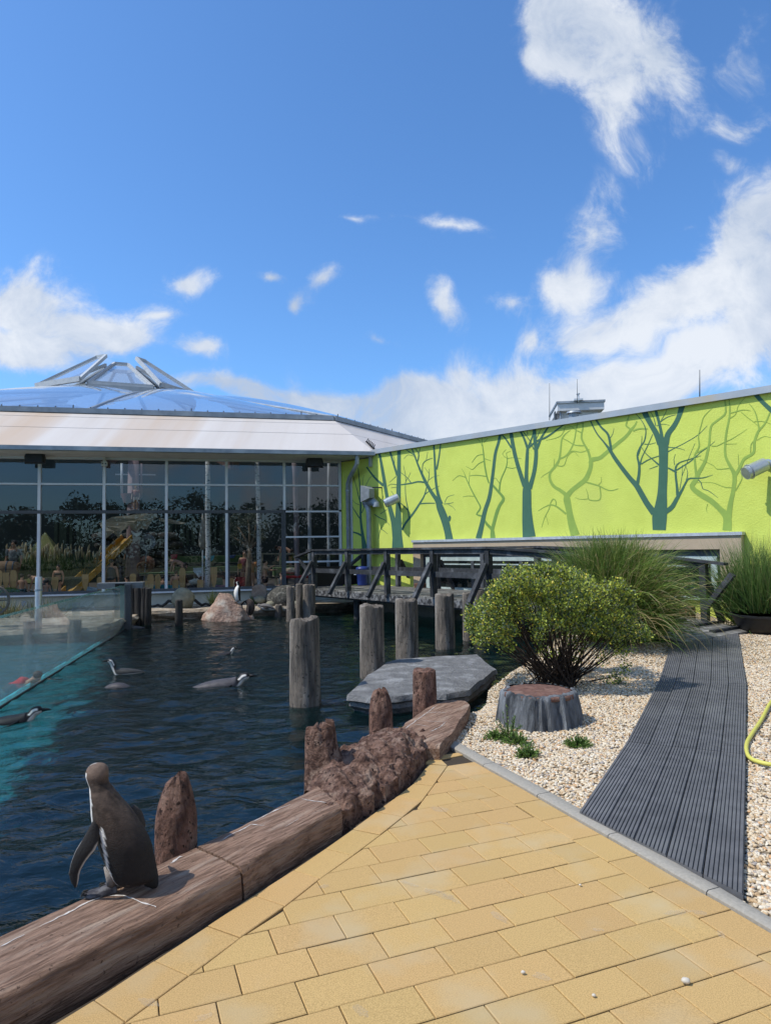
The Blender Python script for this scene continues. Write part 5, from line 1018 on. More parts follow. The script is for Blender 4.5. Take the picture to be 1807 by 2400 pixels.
# ---- shrub with small mottled leaves
def leafmat(name, cols, tr=.25):
    m = bpy.data.materials.new(name); m.use_nodes = True; nt = m.node_tree; N = nt.nodes; Lk = nt.links; b = N['Principled BSDF']; b.inputs['Roughness'].default_value = .5
    at = N.new('ShaderNodeAttribute'); at.attribute_name = 'Col'; Lk.new(at.outputs['Color'], b.inputs['Base Color']); b.inputs['Specular IOR Level'].default_value = .35
    tl = N.new('ShaderNodeBsdfTranslucent'); Lk.new(at.outputs['Color'], tl.inputs[0]); ms = N.new('ShaderNodeMixShader'); ms.inputs[0].default_value = tr
    Lk.new(b.outputs[0], ms.inputs[1]); Lk.new(tl.outputs[0], ms.inputs[2]); Lk.new(ms.outputs[0], N['Material Output'].inputs['Surface']); return m
m_leaf = leafmat('shrub_leaf', None)
class Leaves:
    def __init__(s): s.p = []; s.d = []; s.w = []; s.c = []
    def put(s, p, d, l, w, c): s.p.append(p); s.d.append(d*l); s.w.append(w); s.c.append(c)
    def build(s, name, mt, parent, fold=.25):
        Pn = np.array(s.p, 'f'); D = np.array(s.d, 'f'); Wd = np.array(s.w, 'f')[:, None]; n = len(Pn)
        rnd = RN.normal(size=(n, 3)); S_ = np.cross(D, rnd); S_ /= np.linalg.norm(S_, axis=1)[:, None]+1e-9; Nn = np.cross(S_, D); Nn /= np.linalg.norm(Nn, axis=1)[:, None]+1e-9
        a = Pn; b = Pn+D*.5+S_*Wd+Nn*Wd*fold; c = Pn+D; d = Pn+D*.5-S_*Wd+Nn*Wd*fold
        V_ = np.stack([a, b, c, d], 1).reshape(-1, 3)-np.array(FR[parent]); me = bpy.data.meshes.new(name)
        me.vertices.add(4*n); me.vertices.foreach_set('co', V_.astype('f').ravel()); me.loops.add(4*n); me.loops.foreach_set('vertex_index', np.arange(4*n, dtype='i'))
        me.polygons.add(n); me.polygons.foreach_set('loop_start', np.arange(0, 4*n, 4, dtype='i')); me.polygons.foreach_set('loop_total', np.full(n, 4, 'i'))
        me.materials.append(mt); at = me.color_attributes.new('Col', 'FLOAT_COLOR', 'POINT'); C = np.repeat(np.array(s.c, 'f'), 4, 0); at.data.foreach_set('color', np.concatenate([C, np.ones((4*n, 1), 'f')], 1).ravel())
        me.update(); me.validate(); return link(name, me, parent)
rv = lambda: Vector((random.gauss(0, 1), random.gauss(0, 1), random.gauss(0, 1))).normalized()
def jit(c, k=.18): f = 1+random.uniform(-k, k); return tuple(max(0, q*f) for q in c)
sb = G(1310, 1612, 0); sb.y += .25; shrub = thing('mottled_shrub', sb, 'wide mottled green and yellow shrub on bare dark stems behind the tree stump', 'shrub')
m_stem = mat('dark_stem', (.045, .033, .026), .9, (.025, .018, .014), 20)
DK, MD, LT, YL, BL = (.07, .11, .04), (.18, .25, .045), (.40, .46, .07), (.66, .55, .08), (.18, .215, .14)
stems = MB(); L = Leaves(); tips = []
YS = sb.y
def crown_shell(px, py): return P(px, py, YS)
env = [(1106, 1480), (1125, 1420), (1165, 1372), (1230, 1353), (1300, 1352), (1370, 1358), (1425, 1385), (1455, 1430), (1470, 1480), (1462, 1540), (1420, 1560), (1350, 1545), (1290, 1535), (1230, 1552), (1160, 1570), (1120, 1540)]
envw = [P(x, y, YS) for x, y in env]; env2 = [(p.x, p.z) for p in envw]
cz = .96
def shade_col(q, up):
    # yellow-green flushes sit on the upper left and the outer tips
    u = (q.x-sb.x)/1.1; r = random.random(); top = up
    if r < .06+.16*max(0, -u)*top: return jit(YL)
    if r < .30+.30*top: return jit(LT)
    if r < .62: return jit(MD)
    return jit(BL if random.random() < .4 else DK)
clusters = []
tries = 0
while len(clusters) < 560 and tries < 20000:
    tries += 1; x = random.uniform(sb.x-1.35, sb.x+1.1); z = random.uniform(.28, 1.52)
    if not inpoly(x, z, env2): continue
    xc = (x-sb.x+.1)/1.25; zc_ = (z-.95)/.62; rr = xc*xc+zc_*zc_; ymax = .85*max(.04, 1-abs(xc)**3.2-max(0, zc_)**3*.5-max(0, -zc_)**2*.75); y = random.uniform(-1, 1); y = math.copysign(abs(y)**.45, y)*ymax
    if z < .80-.32*abs(xc) and random.random() < .93: continue
    k = .6+.8*noise.noise(Vector((x*2.6, y*2.6, z*2.6)))
    if random.random() > -.1+k*1.35: continue
    clusters.append(Vector((x, sb.y+y, z)))
for (px, py) in ((1495, 1470), (1510, 1478), (1505, 1495), (1488, 1490), (1520, 1490), (1455, 1580), (1462, 1560), (1440, 1590), (1470, 1520), (1425, 1600), (1448, 1605)): clusters.append(P(px, py, YS-.1))
extra = []
for (x0, z0) in [(random.uniform(-1.15, .95), 0) for _ in range(90)]:
    col = [q for q in clusters if abs(q.x-sb.x-x0) < .16]
    if col: q = max(col, key=lambda v: v.z+.12*random.random()); extra.append(q+Vector((random.gauss(0, .03), random.gauss(0, .05), random.uniform(.03, .10))))
clusters += extra
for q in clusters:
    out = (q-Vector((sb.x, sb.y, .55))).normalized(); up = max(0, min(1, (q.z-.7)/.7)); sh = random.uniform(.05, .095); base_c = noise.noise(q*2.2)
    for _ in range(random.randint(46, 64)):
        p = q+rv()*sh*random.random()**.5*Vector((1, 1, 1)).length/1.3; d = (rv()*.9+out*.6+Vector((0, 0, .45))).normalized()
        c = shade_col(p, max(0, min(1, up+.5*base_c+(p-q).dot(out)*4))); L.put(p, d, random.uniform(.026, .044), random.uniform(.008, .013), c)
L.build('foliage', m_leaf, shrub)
roots = [sb+Vector((random.gauss(0, .13), random.gauss(0, .10), -.03)) for _ in range(16)]
random.shuffle(clusters)
for i, q in enumerate(clusters[:150]):
    a = random.choice(roots); h = (q-a); mid = a+Vector((h.x*.42, h.y*.42, h.z*.38))+rv()*.04; m2 = a+Vector((h.x*.75, h.y*.75, h.z*.72))+rv()*.04
    r0 = random.uniform(.006, .013); stems.tube([a, mid, m2, q], [r0, r0*.7, r0*.45, r0*.2], 5, cap=False)
tag(stems.build('stem', m_stem, shrub, smooth=True), kind='stuff')
# ---- fountain grasses
m_gr = leafmat('grass_blade', None, .3)
def blades(name, parent, base, n, hmin, hmax, spread, lean, droop, cols, wd=.006, seed=0, box=(.2, .2), seg=7, bias=Vector()):
    V_, Fc, C = [], [], []
    off = FR[parent]
    for i in range(n):
        a = random.uniform(0, 2*math.pi); r = math.sqrt(random.random()); p = base+Vector((math.cos(a)*box[0]*r, math.sin(a)*box[1]*r, 0))
        l = random.uniform(hmin, hmax); th = random.gauss(0, .35)+lean*random.random(); az = a+random.gauss(0, .7); d = (Vector((math.cos(az)*math.sin(th), math.sin(az)*math.sin(th), math.cos(th)))+bias*random.random()).normalized()
        g = droop*random.uniform(.4, 1.5); w = wd*random.uniform(.6, 1.2); st = l/seg; sd = d.cross(Vector((random.gauss(0, 1), random.gauss(0, 1), .3))).normalized()
        c = jit(random.choices([q[0] for q in cols], [q[1] for q in cols])[0]); b0 = len(V_); k_ = rv()*.04
        for j in range(seg+1):
            f = j/seg; ww = w*(1-f**2.2)+.0006; V_ += [p+sd*ww-off, p-sd*ww-off]; cc = tuple(x*(.75+.45*f) for x in c); C += [c, c]
            p = p+d*st; d = (d+Vector((0, 0, -g*f*st*3))+k_).normalized(); sd = (sd-d*sd.dot(d)).normalized()
        for j in range(seg): q = b0+2*j; Fc.append((q, q+1, q+3, q+2))
    me = bpy.data.meshes.new(name); me.from_pydata([tuple(v) for v in V_], [], Fc); me.materials.append(m_gr)
    at = me.color_attributes.new('Col', 'FLOAT_COLOR', 'POINT'); at.data.foreach_set('color', np.array([(c[0], c[1], c[2], 1) for c in C], 'f').ravel()); me.update(); return link(name, me, parent)
g0 = G(1480, 1540, 0); g0 = Vector((3.82, 11.5, 0)); fg = thing('fountain_grass', g0, 'big arching clump of fountain grass with tan stalks behind the shrub', 'ornamental grass')
GR = [((.10, .18, .03), 4), ((.17, .25, .045), 4), ((.27, .31, .08), 2.2), ((.38, .31, .14), 1.2), ((.06, .10, .025), 2.0)]
blades('blade_clump', fg, g0+Vector((0, .1, .2)), 9000, .9, 1.85, 1, .26, .85, GR, .0075, box=(.46, .42), seg=8, bias=Vector((.02, 0, 0)))
blades('blade_clump', fg, g0+Vector((0, -.1, .1)), 6000, .6, 1.3, 1, .6, 1.2, GR, .0075, box=(.5, .42), seg=9, bias=Vector((.06, -.1, 0)))
blades('blade_clump', fg, g0+Vector((0, .1, .5)), 700, .9, 1.3, 1, .3, .3, GR, .006, box=(.4, .35), seg=7)
blades('dry_stalk', fg, g0+Vector((.0, -.25, .3)), 520, .9, 1.6, 1, 1.0, 1.2, [((.42, .33, .16), 2), ((.34, .29, .12), 1)], .0045, box=(.5, .4), seg=9, bias=Vector((.2, -.2, 0)))
# right grass in a dark pot
pb_ = G(1800, 1488, 0); pb_ = Vector((pb_.x+.22, pb_.y+.35, 0)); pot = thing('planter', pb_, 'low wide black plant pot on the gravel at the right edge of the picture', 'plant pot')
mb = MB(); mb.tube([pb_, pb_+Vector((0, 0, .02)), pb_+Vector((0, 0, .10)), pb_+Vector((0, 0, .30)), pb_+Vector((0, 0, .305)), pb_+Vector((0, 0, .345)), pb_+Vector((0, 0, .345)), pb_+Vector((0, 0, .28))], [.42, .46, .54, .62, .66, .67, .61, .6], 40); mb.build('bowl', mat('pot_black', (.018, .02, .024), .45, spec=.5), pot, angle=40)
mb = MB(); mb.tube([pb_+Vector((0, 0, .27)), pb_+Vector((0, 0, .3))], .6, 30); mb.build('earth', m_soil, pot)
rg = thing('reed_grass', pb_+Vector((.25, .6, .1)), 'tall loose green reed grass behind the black pot at the right edge', 'ornamental grass')
blades('blade_clump', rg, pb_+Vector((.35, .6, .0)), 3400, .8, 1.9, 1, .42, .35, [((.10, .19, .045), 4), ((.16, .25, .07), 3), ((.06, .12, .03), 2), ((.3, .3, .12), .6)], .007, box=(.6, .45), seg=7)
blades('seed_stalk', rg, pb_+Vector((.1, .6, .0)), 260, 1.3, 2.1, 1, .3, .15, [((.26, .27, .12), 1)], .003, box=(.6, .4), seg=7)
# ---- small herbs in the gravel
def herb(px, py, w, h, n, lab, upright=False):
    b = G(px, py, -.01); t = thing('low_herb', b, lab, 'herb', 'small green herbs planted in the gravel'); L = Leaves(); st = MB(); r = w/2/F_PX*b.y; hz = h/F_PX*b.y
    for i in range(n):
        a = random.uniform(0, 6.28); q = math.sqrt(random.random()); tip = b+Vector((math.cos(a)*r*q, math.sin(a)*r*.7*q, hz*(1-.75*q*q)*random.uniform(.55, 1.1)))
        st.tube([b+Vector((math.cos(a)*r*q*.3, math.sin(a)*r*.2*q, 0)), tip], [.003, .0015], 4, cap=False)
        for k in range(34 if upright else 28):
            f = random.uniform(.25, 1); p = b.lerp(tip, f); L.put(p, (rv()*.8+(tip-b).normalized()).normalized(), random.uniform(.014, .028), .003, jit(random.choice([(.12, .23, .045), (.16, .28, .05), (.21, .31, .07), (.09, .16, .045)])))
    tag(st.build('twig', m_stem, t), kind='stuff'); L.build('foliage', m_leaf, t)
herb(1163, 1735, 66, 28, 46, 'low bright green herb left of the upright rosemary sprigs'); herb(1192, 1738, 70, 84, 26, 'upright rosemary-like sprigs in front of the grey stump', True)
herb(1212, 1748, 76, 34, 46, 'dense green herb at the foot of the upright sprigs'); herb(1238, 1778, 66, 36, 60, 'dull green rounded herb nearest the paving edge'); herb(1354, 1752, 72, 26, 70, 'flat dark green cushion herb right of centre in the gravel')
b = G(1548, 1512, 0); b.y += .6; t = thing('low_bush', b, 'small dark rounded bush beside the foot of the bridge ramp', 'bush'); L = Leaves()
for _ in range(900): d = rv(); p = b+Vector((d.x*.22, d.y*.2, .12+abs(d.z)*.16)); L.put(p, d, .03, .01, jit((.04, .065, .03)))
L.build('foliage', m_leaf, t)
# ---- yellow hose
hp_ = [G(*p, .015) for p in [(1816, 1640), (1803, 1655), (1785, 1690), (1764, 1722), (1751, 1745), (1750, 1766), (1760, 1782), (1785, 1792), (1815, 1797), (1850, 1796)]]; dn_ = []
for i in range(len(hp_)-1):
    p0, p1, p2, p3 = hp_[max(0, i-1)], hp_[i], hp_[i+1], hp_[min(len(hp_)-1, i+2)]
    for j in range(6): u = j/6; dn_.append(.5*((2*p1)+(p2-p0)*u+(2*p0-5*p1+4*p2-p3)*u*u+(3*p1-p0-3*p2+p3)*u**3))
mb = MB(); mb.tube([p+Vector((0, 0, .012)) for p in dn_], .0165, 10); tag(mb.build('garden_hose', mat('yellow_hose', (.60, .56, .11), .5, (.54, .5, .1), 4, spec=.4), None, smooth=True), 'yellow garden hose looping over the gravel at the right edge', 'hose')
# loose pebbles on the paving
for i, (px, py, s, lab) in enumerate(((1608, 2306, .017, 'largest white pebble lying on the paving'), (1392, 2337, .008, 'small white pebble on a slab left of the largest one'), (1226, 2283, .009, 'small pebble in the middle of the paving'), (1360, 2077, .007, 'tiny pebble on a joint below the boardwalk'))):
    g = G(px, py, .004); mb = MB(); mb.blob(g+Vector((0, 0, s*.6)), (s, s*.8, s*.65), 2, .2, seed=i); tag(mb.build('pebble', mat('white_pebble', (.66, .60, .50), .7), None, True), lab, 'pebble', 'loose pebbles on the paving')
# chalky scuffs on the slabs
# ================================================================ PENGUINS
def colmat(name, rough=.7, bump=.25, bs=90, bd=.006):
    m = mat(name, (1, 1, 1), rough, (.82, .82, .82), 40, 4, bump=bump, bscale=bs, attr=True, bdist=bd, spec=.25); return m
m_feather = colmat('feathers', .8, .6, 120, .008); m_wet = mat('wet_feathers', (1, 1, 1), .55, (.8, .8, .8), 30, 4, bump=.2, bscale=60, attr=True, spec=.25)
WHT, BLK, BRN, GRY, PNK = (.84, .80, .73), (.018, .017, .017), (.082, .056, .041), (.16, .15, .145), (.45, .25, .22)
def body_loft(name, mt, parent, secs, colf, n=40, sub=2, smooth=True):
    """secs: (centre Vector, axis Vector u, axis Vector v) rings resampled along a spline"""
    R = []; K = len(secs)
    for i in range(K-1):
        q = [secs[max(0, i-1)], secs[i], secs[i+1], secs[min(K-1, i+2)]]
        for j in range(sub):
            u = j/sub; f = lambda a: .5*((2*q[1][a])+(q[2][a]-q[0][a])*u+(2*q[0][a]-5*q[1][a]+4*q[2][a]-q[3][a])*u*u+(3*q[1][a]-q[0][a]-3*q[2][a]+q[3][a])*u**3)
            R.append((f(0), f(1), f(2), (i+u)/(K-1)))
    R.append((*secs[-1], 1.0)); mb = MB(); rings = []; mb.c = []
    for (c, a, b, t_) in R:
        rings.append([c+a*math.cos(2*math.pi*k/n)+b*math.sin(2*math.pi*k/n) for k in range(n)])
        mb.c += [colf(t_, 2*math.pi*k/n, c+a*math.cos(2*math.pi*k/n)+b*math.sin(2*math.pi*k/n)) for k in range(n)]
    mb.rings(rings); return mb.build(name, mt, parent, smooth)
# ---- the big penguin on the kerb, back to the camera, looking out over the water
pY = 3.2; KY = lambda x, y: P(170+x/5.371, 1770+y/5.371, pY)
pf = KY(560, 1660); pf.z = .135; peng = thing('penguin', pf, 'large brown-backed penguin standing on the near kerb with its back to us', 'penguin', 'penguins of the colony')
sx = pY/F_PX/5.371
def sec(x, y, hw, dp=.86, dy=0, tilt=0):
    c = KY(x, y)+Vector((0, dy, 0)); return (c, Vector((hw*sx*math.cos(tilt), 0, hw*sx*math.sin(tilt))), Vector((0, hw*sx*dp, 0)))
SC = [sec(292, 128, 30, .9, .03), sec(286, 150, 88, .9, .028), sec(283, 200, 126, .95, .025), sec(288, 270, 133, 1.0, .02), sec(306, 350, 126, 1.0, .015, -.1), sec(362, 430, 155, 1.0, .01, -.3), sec(430, 530, 212, .95, 0, -.42), sec(495, 660, 264, .9, 0, -.36), sec(560, 850, 304, .86, 0, -.24), sec(638, 1060, 322, .85, 0, -.14), sec(705, 1280, 306, .85, 0, -.08), sec(762, 1450, 282, .82, 0, -.02), sec(800, 1545, 258, .75, 0, .06), sec(812, 1600, 205, .62, .0, .12), sec(830, 1625, 110, .5, 0, .15)]
def bigcol(t, a, p):
    deg = math.degrees(a) % 360; px_y = (p.z-KY(0, 0).z)/-sx*1.0; n1 = noise.noise(p*55); n2 = noise.noise(p*14)
    # deg 0 = right flank, 180 = left, 270 = towards the camera (y negative)
    d = deg+n1*2.2
    back = tuple(b*(1+.45*n2+.5*n1) for b in BRN)
    low = max(0, min(1, (px_y-650)/450)); back = tuple(b*(1-low)+k*low for b, k in zip(back, (.022, .019, .018)))
    if px_y < 420: q_ = 1.9-1.3*max(0, min(1, (px_y-240)/110)); back = tuple(b*(q_+.35*n2+.4*n1) for b in BRN)
    if px_y < 560:                                     # pale rim from face to throat
        return WHT if 135 < d < (226 if px_y > 215 else 190)+max(0, px_y-470)*.06 else back
    if px_y < 800: return WHT if (150 < d < 186 or (204 < d < 223 and px_y < 775)) else (back if d > 186 or d < 60 else WHT)
    st = float(np.interp(px_y, [820, 1060, 1280, 1450, 1560], [252, 243, 230, 214, 209])); hw_ = float(np.interp(px_y, [800, 850, 1200, 1450, 1560], [2, 5.2, 5.5, 8, 10]))
    if 800 < px_y < 1590 and abs(d-st) < hw_: return WHT if n1 > -.6 else (.3, .28, .26)
    if 800 < px_y and 196 < d <= st: return (.024, .021, .02)
    if 70 < d <= 196 and px_y < 1560: return WHT
    if px_y > 1500: return tuple(x*(1+.8*abs(n1)) for x in ((.12, .10, .09) if n1 > .15 else (.035, .03, .028)))
    return back
body_loft('body', m_feather, peng, SC, bigcol, 72, 7)
# tail
mb = MB(); mb.tube([KY(930, 1500)+Vector((0, .01, 0)), KY(1000, 1590), KY(1045, 1655), KY(1060, 1672)], [.048, .034, .016, .004], 12); mb.c = [(.02, .018, .017)]*len(mb.v); mb.build('tail', m_feather, peng, True)
def flat_shape(name, parent, left, right, th, mt, colf, yoff, ythick, bulge=.012):
    n = 14; rs = lambda pl: [at_len([Vector(p) for p in pl], plen([Vector(p) for p in pl])*i/n) for i in range(n+1)]
    Lp, Rp = rs(left), rs(right); mb = MB(); R = []; mb.c = []
    for i, (a, b) in enumerate(zip(Lp, Rp)):
        ring = []
        for k in range(16):
            ang = 2*math.pi*k/16; f = .5-.5*math.cos(ang); q = a.lerp(b, f); w = KY(q.x, q.y); s_ = math.sin(ang); y_ = yoff(i/n)+s_*ythick*(1-.55*i/n)
            ring.append(w+Vector((0, y_, 0))); mb.c.append(colf(i/n, f, s_))
        R.append(ring)
    mb.rings(R); return mb.build(name, mt, parent, True)
flat_shape('flipper', peng, [(360, 730), (300, 850), (256, 935), (170, 1080), (112, 1230), (80, 1370), (94, 1480), (138, 1545)], [(420, 790), (448, 900), (440, 990), (405, 1070), (335, 1150), (280, 1225), (215, 1340), (190, 1470), (160, 1545)], .01, m_feather,
           lambda t, f, s_: (.55, .52, .48) if ((f > .955 and t > .25) or (f < .012 and t > .35)) else (.030, .027, .026), lambda t: -.085-.02*math.sin(t*3), .014)
mb = MB(); R = []                                     # far flipper, just showing beyond the right flank
mb.tube([KY(640, 760)+Vector((0, .09, 0)), KY(690, 880)+Vector((0, .115, 0)), KY(725, 1020)+Vector((0, .12, 0)), KY(750, 1250)+Vector((0, .11, 0))], [.02, .03, .03, .008], 10, sq=.4); mb.c = [(.05, .045, .042)]*len(mb.v); mb.build('flipper', m_feather, peng, True)
# beak (turned away), legs and webbed feet
mb = MB(); h = KY(200, 262)+Vector((-.01, .075, 0)); mb.tube([h, h+Vector((-.025, .04, -.006)), h+Vector((-.042, .07, -.02))], [.016, .011, .003], 8); mb.c = [BLK]*len(mb.v); mb.build('beak', m_wet, peng, True)
m_foot = mat('penguin_foot', (.10, .095, .10), .6, (.035, .03, .032), 30, 5, bump=.5, bscale=120, bdist=.004, contrast=(.4, .6))
def foot(ax, ay, hx, hy, dy, sc=1):
    heel = KY(hx, hy)+Vector((0, dy, 0)); heel.z = .150; d = (KY(ax, ay)+Vector((0, dy-.03, 0)))-heel; d.z = 0; d.normalize(); s_ = Vector((-d.y, d.x, 0)); f = MB(); R = []
    for u, w, zh in ((-.025, .014, .02), (.0, .024, .034), (.03, .030, .024), (.06, .036, .014), (.085, .036, .010), (.1, .028, .007), (.112, .014, .005)):
        c = heel+d*u*sc; ring = []
        for k in range(14):
            a = 2*math.pi*k/14; ring.append(Vector((c.x, c.y, .143))+s_*w*sc*math.cos(a)+Vector((0, 0, zh*max(0, math.sin(a))*sc+(.002 if math.sin(a) > 0 else -.004))))
        R.append(ring)
    f.rings(R); ft = f.build('foot', m_foot, peng, angle=60)
    for k in (-1, 0, 1): c = MB(); q = heel+d*(.1*sc)+s_*k*.02*sc; q.z = .15; c.tube([q, q+d*.018+Vector((0, 0, .001)), q+d*.028-Vector((0, 0, .006))], [.005, .0045, .001], 6); c.build('claw', m_drk, ft, True)
    l = MB(); l.tube([heel+Vector((0, 0, .1)), heel+Vector((0, 0, .05)), heel+Vector((0, 0, .012))], [.034, .024, .018], 10); l.c = [(.28, .25, .22)]*20+[(.10, .09, .09)]*10; l.build('leg', m_feather, peng, True)
foot(225, 1725, 520, 1650, -.03); foot(480, 1660, 640, 1620, .06)
# ---- smaller penguins
def stand_col(t, a, p):
    # a: 0 = front
    d = abs(((math.degrees(a)+180) % 360)-180)
    if t < .20: return WHT if 38 < d < 62 and t > .05 else BLK
    if t < .27: return WHT if d < 80 else BLK
    if .33 < t < .36 and d < 75: return BLK
    return WHT if d < 80 else ((.05, .045, .043) if d > 98 else BLK)
def penguin_stand(base, h, facing, lab, colf=stand_col, lean=.0, look=0):
    t = thing('penguin', base, lab, 'penguin', 'penguins of the colony'); fw = Vector((math.cos(facing), math.sin(facing), 0)); sd = Vector((-fw.y, fw.x, 0)); fl = fw*math.cos(look)+sd*math.sin(look); sl_ = Vector((-fl.y, fl.x, 0))
    pr = [(1.0, .03, .02), (.985, .035, .06), (.95, .04, .085), (.90, .03, .082), (.85, .01, .075), (.79, .0, .085), (.70, .02, .125), (.58, .04, .155), (.42, .045, .165), (.26, .02, .155), (.13, -.02, .125), (.07, -.03, .08), (.05, -.03, .03)]
    secs = [(base+(fl if z > .8 else fw)*(x+lean*z)*h+Vector((0, 0, z*h)), (fl if z > .8 else fw)*r*h*.92, (sl_ if z > .8 else sd)*r*h) for z, x, r in pr]
    body_loft('body', m_feather, t, secs, colf, 28, 3)
    for s in (-1, 1):
        mb = MB(); q = base+sd*s*.135*h+Vector((0, 0, .70*h)); mb.tube([q, q+sd*s*.045*h-Vector((0, 0, .12*h))-fw*.01*h, q+sd*s*.05*h-Vector((0, 0, .28*h))-fw*.04*h, q+sd*s*.03*h-Vector((0, 0, .40*h))-fw*.05*h], [.03*h, .05*h, .042*h, .008*h], 10, sq=.35); mb.c = [BLK]*len(mb.v); mb.build('flipper', m_feather, t, True)
        mb = MB(); q = base+sd*s*.06*h+Vector((0, 0, .02*h)); mb.tube([q-fw*.04*h, q+fw*.05*h, q+fw*.15*h], [.03*h, .045*h, .02*h], 8, sq=.5); mb.build('foot', m_foot, t, True)
    mb = MB(); q = base+fl*(.115*h+lean*h)+Vector((0, 0, .935*h)); mb.tube([q, q+fl*.07*h-Vector((0, 0, .005*h)), q+fl*.115*h-Vector((0, 0, .03*h))], [.026*h, .018*h, .004*h], 8); mb.c = [BLK]*len(mb.v); mb.build('beak', m_wet, t, True)
    mb = MB(); q = base-fw*.12*h+Vector((0, 0, .09*h)); mb.tube([q+fw*.06*h+Vector((0, 0, .05*h)), q, q-fw*.06*h-Vector((0, 0, .07*h))], [.05*h, .04*h, .006*h], 8, sq=.6); mb.c = [BLK]*len(mb.v); mb.build('tail', m_feather, t, True); return t
# rock on the far bank with two penguins
rk = P(535, 1456, 20.0); mb = MB(); R = []; n = 40; hh = P(520, 1397, 20.0).z-WATER
for i in range(16):
    f = i/15; ring = []
    for k in range(n):
        a = 2*math.pi*k/n; r = (1.02-.66*f**1.5); x = math.cos(a)*r*.80-.10*f-.16*f*math.sin(3*a+1)*.5; y = math.sin(a)*r*.62+.25; q = Vector((x, y, f*hh)); w = .26*noise.noise(q*2.1)+.10*noise.noise(q*6)
        ring.append(Vector((rk.x+x*(1+w), rk.y+y*(1+w), WATER-.15+f*(hh+.15)*(1+.25*noise.noise(Vector((x*2.4, y*2, 7)))-.45*max(0, x)))))
    R.append(ring)
mb.rings(R); tag(mb.build('bank_boulder', mat('pink_tan_rock', (.42, .29, .22), .9, (.25, .16, .12), 6, 8, bump=1, bscale=14, bdist=.06, col3=(.46, .40, .33), s3=3), None, angle=50), 'pinkish tan boulder at the far bank carrying two penguins', 'boulder')
def rest(px, py, Y): return P(px, py, Y)
penguin_stand(rest(557, 1411, 20.05), .60, math.radians(212), 'white-fronted penguin standing upright on top of the far boulder', lean=-.05, look=-.4)
pp = rest(583, 1443, 19.55); t = thing('penguin', pp, 'dark penguin bent over preening on the side of the far boulder', 'penguin', 'penguins of the colony')
body_loft('body', m_feather, t, [(pp+Vector((-.20, -.06, .30)), Vector((.015, 0, 0)), Vector((0, .015, 0))), (pp+Vector((-.17, -.05, .36)), Vector((.055, 0, 0)), Vector((0, .055, 0))), (pp+Vector((-.12, -.03, .42)), Vector((.06, 0, .02)), Vector((0, .06, 0))), (pp+Vector((-.04, 0, .43)), Vector((.07, 0, .05)), Vector((0, .075, 0))), (pp+Vector((.04, 0, .36)), Vector((.10, 0, .05)), Vector((0, .10, 0))), (pp+Vector((.06, 0, .24)), Vector((.12, 0, 0)), Vector((0, .11, 0))), (pp+Vector((.04, 0, .12)), Vector((.11, 0, 0)), Vector((0, .10, 0))), (pp+Vector((.03, 0, .0)), Vector((.05, 0, 0)), Vector((0, .05, 0)))],
          lambda t_, a, p: tuple(x*(1+.6*noise.noise(p*30)) for x in ((.07, .05, .042) if t_ > .4 else (.035, .03, .028))), 26, 4)
mb = MB(); mb.tube([pp+Vector((-.19, -.06, .33)), pp+Vector((-.17, -.07, .26)), pp+Vector((-.15, -.06, .22))], [.02, .014, .003], 8); mb.c = [BLK]*len(mb.v); mb.build('beak', m_wet, t, True)
for s in (-1, 1): mb = MB(); mb.tube([pp+Vector((.03, s*.1, .34)), pp+Vector((.05, s*.14, .2)), pp+Vector((.05, s*.13, .06))], [.03, .035, .008], 8, sq=.4); mb.c = [BLK]*len(mb.v); mb.build('flipper', m_feather, t, True)
lp = P(621, 1432, 20.9); t = thing('penguin', lp, 'penguin lying flat on the far bank between boulder and tortoise shell', 'penguin', 'penguins of the colony')
body_loft('body', m_feather, t, [(lp+Vector((-.24, 0, .17)), Vector((0, .02, 0)), Vector((0, 0, .02))), (lp+Vector((-.20, 0, .17)), Vector((0, .05, 0)), Vector((0, 0, .05))), (lp+Vector((-.13, 0, .14)), Vector((0, .06, 0)), Vector((0, 0, .065))), (lp+Vector((0, 0, .12)), Vector((0, .11, 0)), Vector((0, 0, .11))), (lp+Vector((.14, 0, .10)), Vector((0, .11, 0)), Vector((0, 0, .10))), (lp+Vector((.26, 0, .06)), Vector((0, .06, 0)), Vector((0, 0, .05))), (lp+Vector((.33, 0, .03)), Vector((0, .015, 0)), Vector((0, 0, .01)))],
          lambda t_, a, p: GRY if math.sin(a) > .3 else (WHT if math.sin(a) < -.1 else BLK), 24, 3)
mb = MB(); mb.tube([lp+Vector((-.24, 0, .17)), lp+Vector((-.31, 0, .16))], [.018, .005], 8); mb.c = [BLK]*len(mb.v); mb.build('beak', m_wet, t, True)
mb = MB(); mb.tube([lp+Vector((-.05, -.1, .14)), lp+Vector((.05, -.14, .10)), lp+Vector((.16, -.13, .06))], [.02, .035, .006], 8, sq=.4); mb.c = [BLK]*len(mb.v); mb.build('flipper', m_feather, t, True)
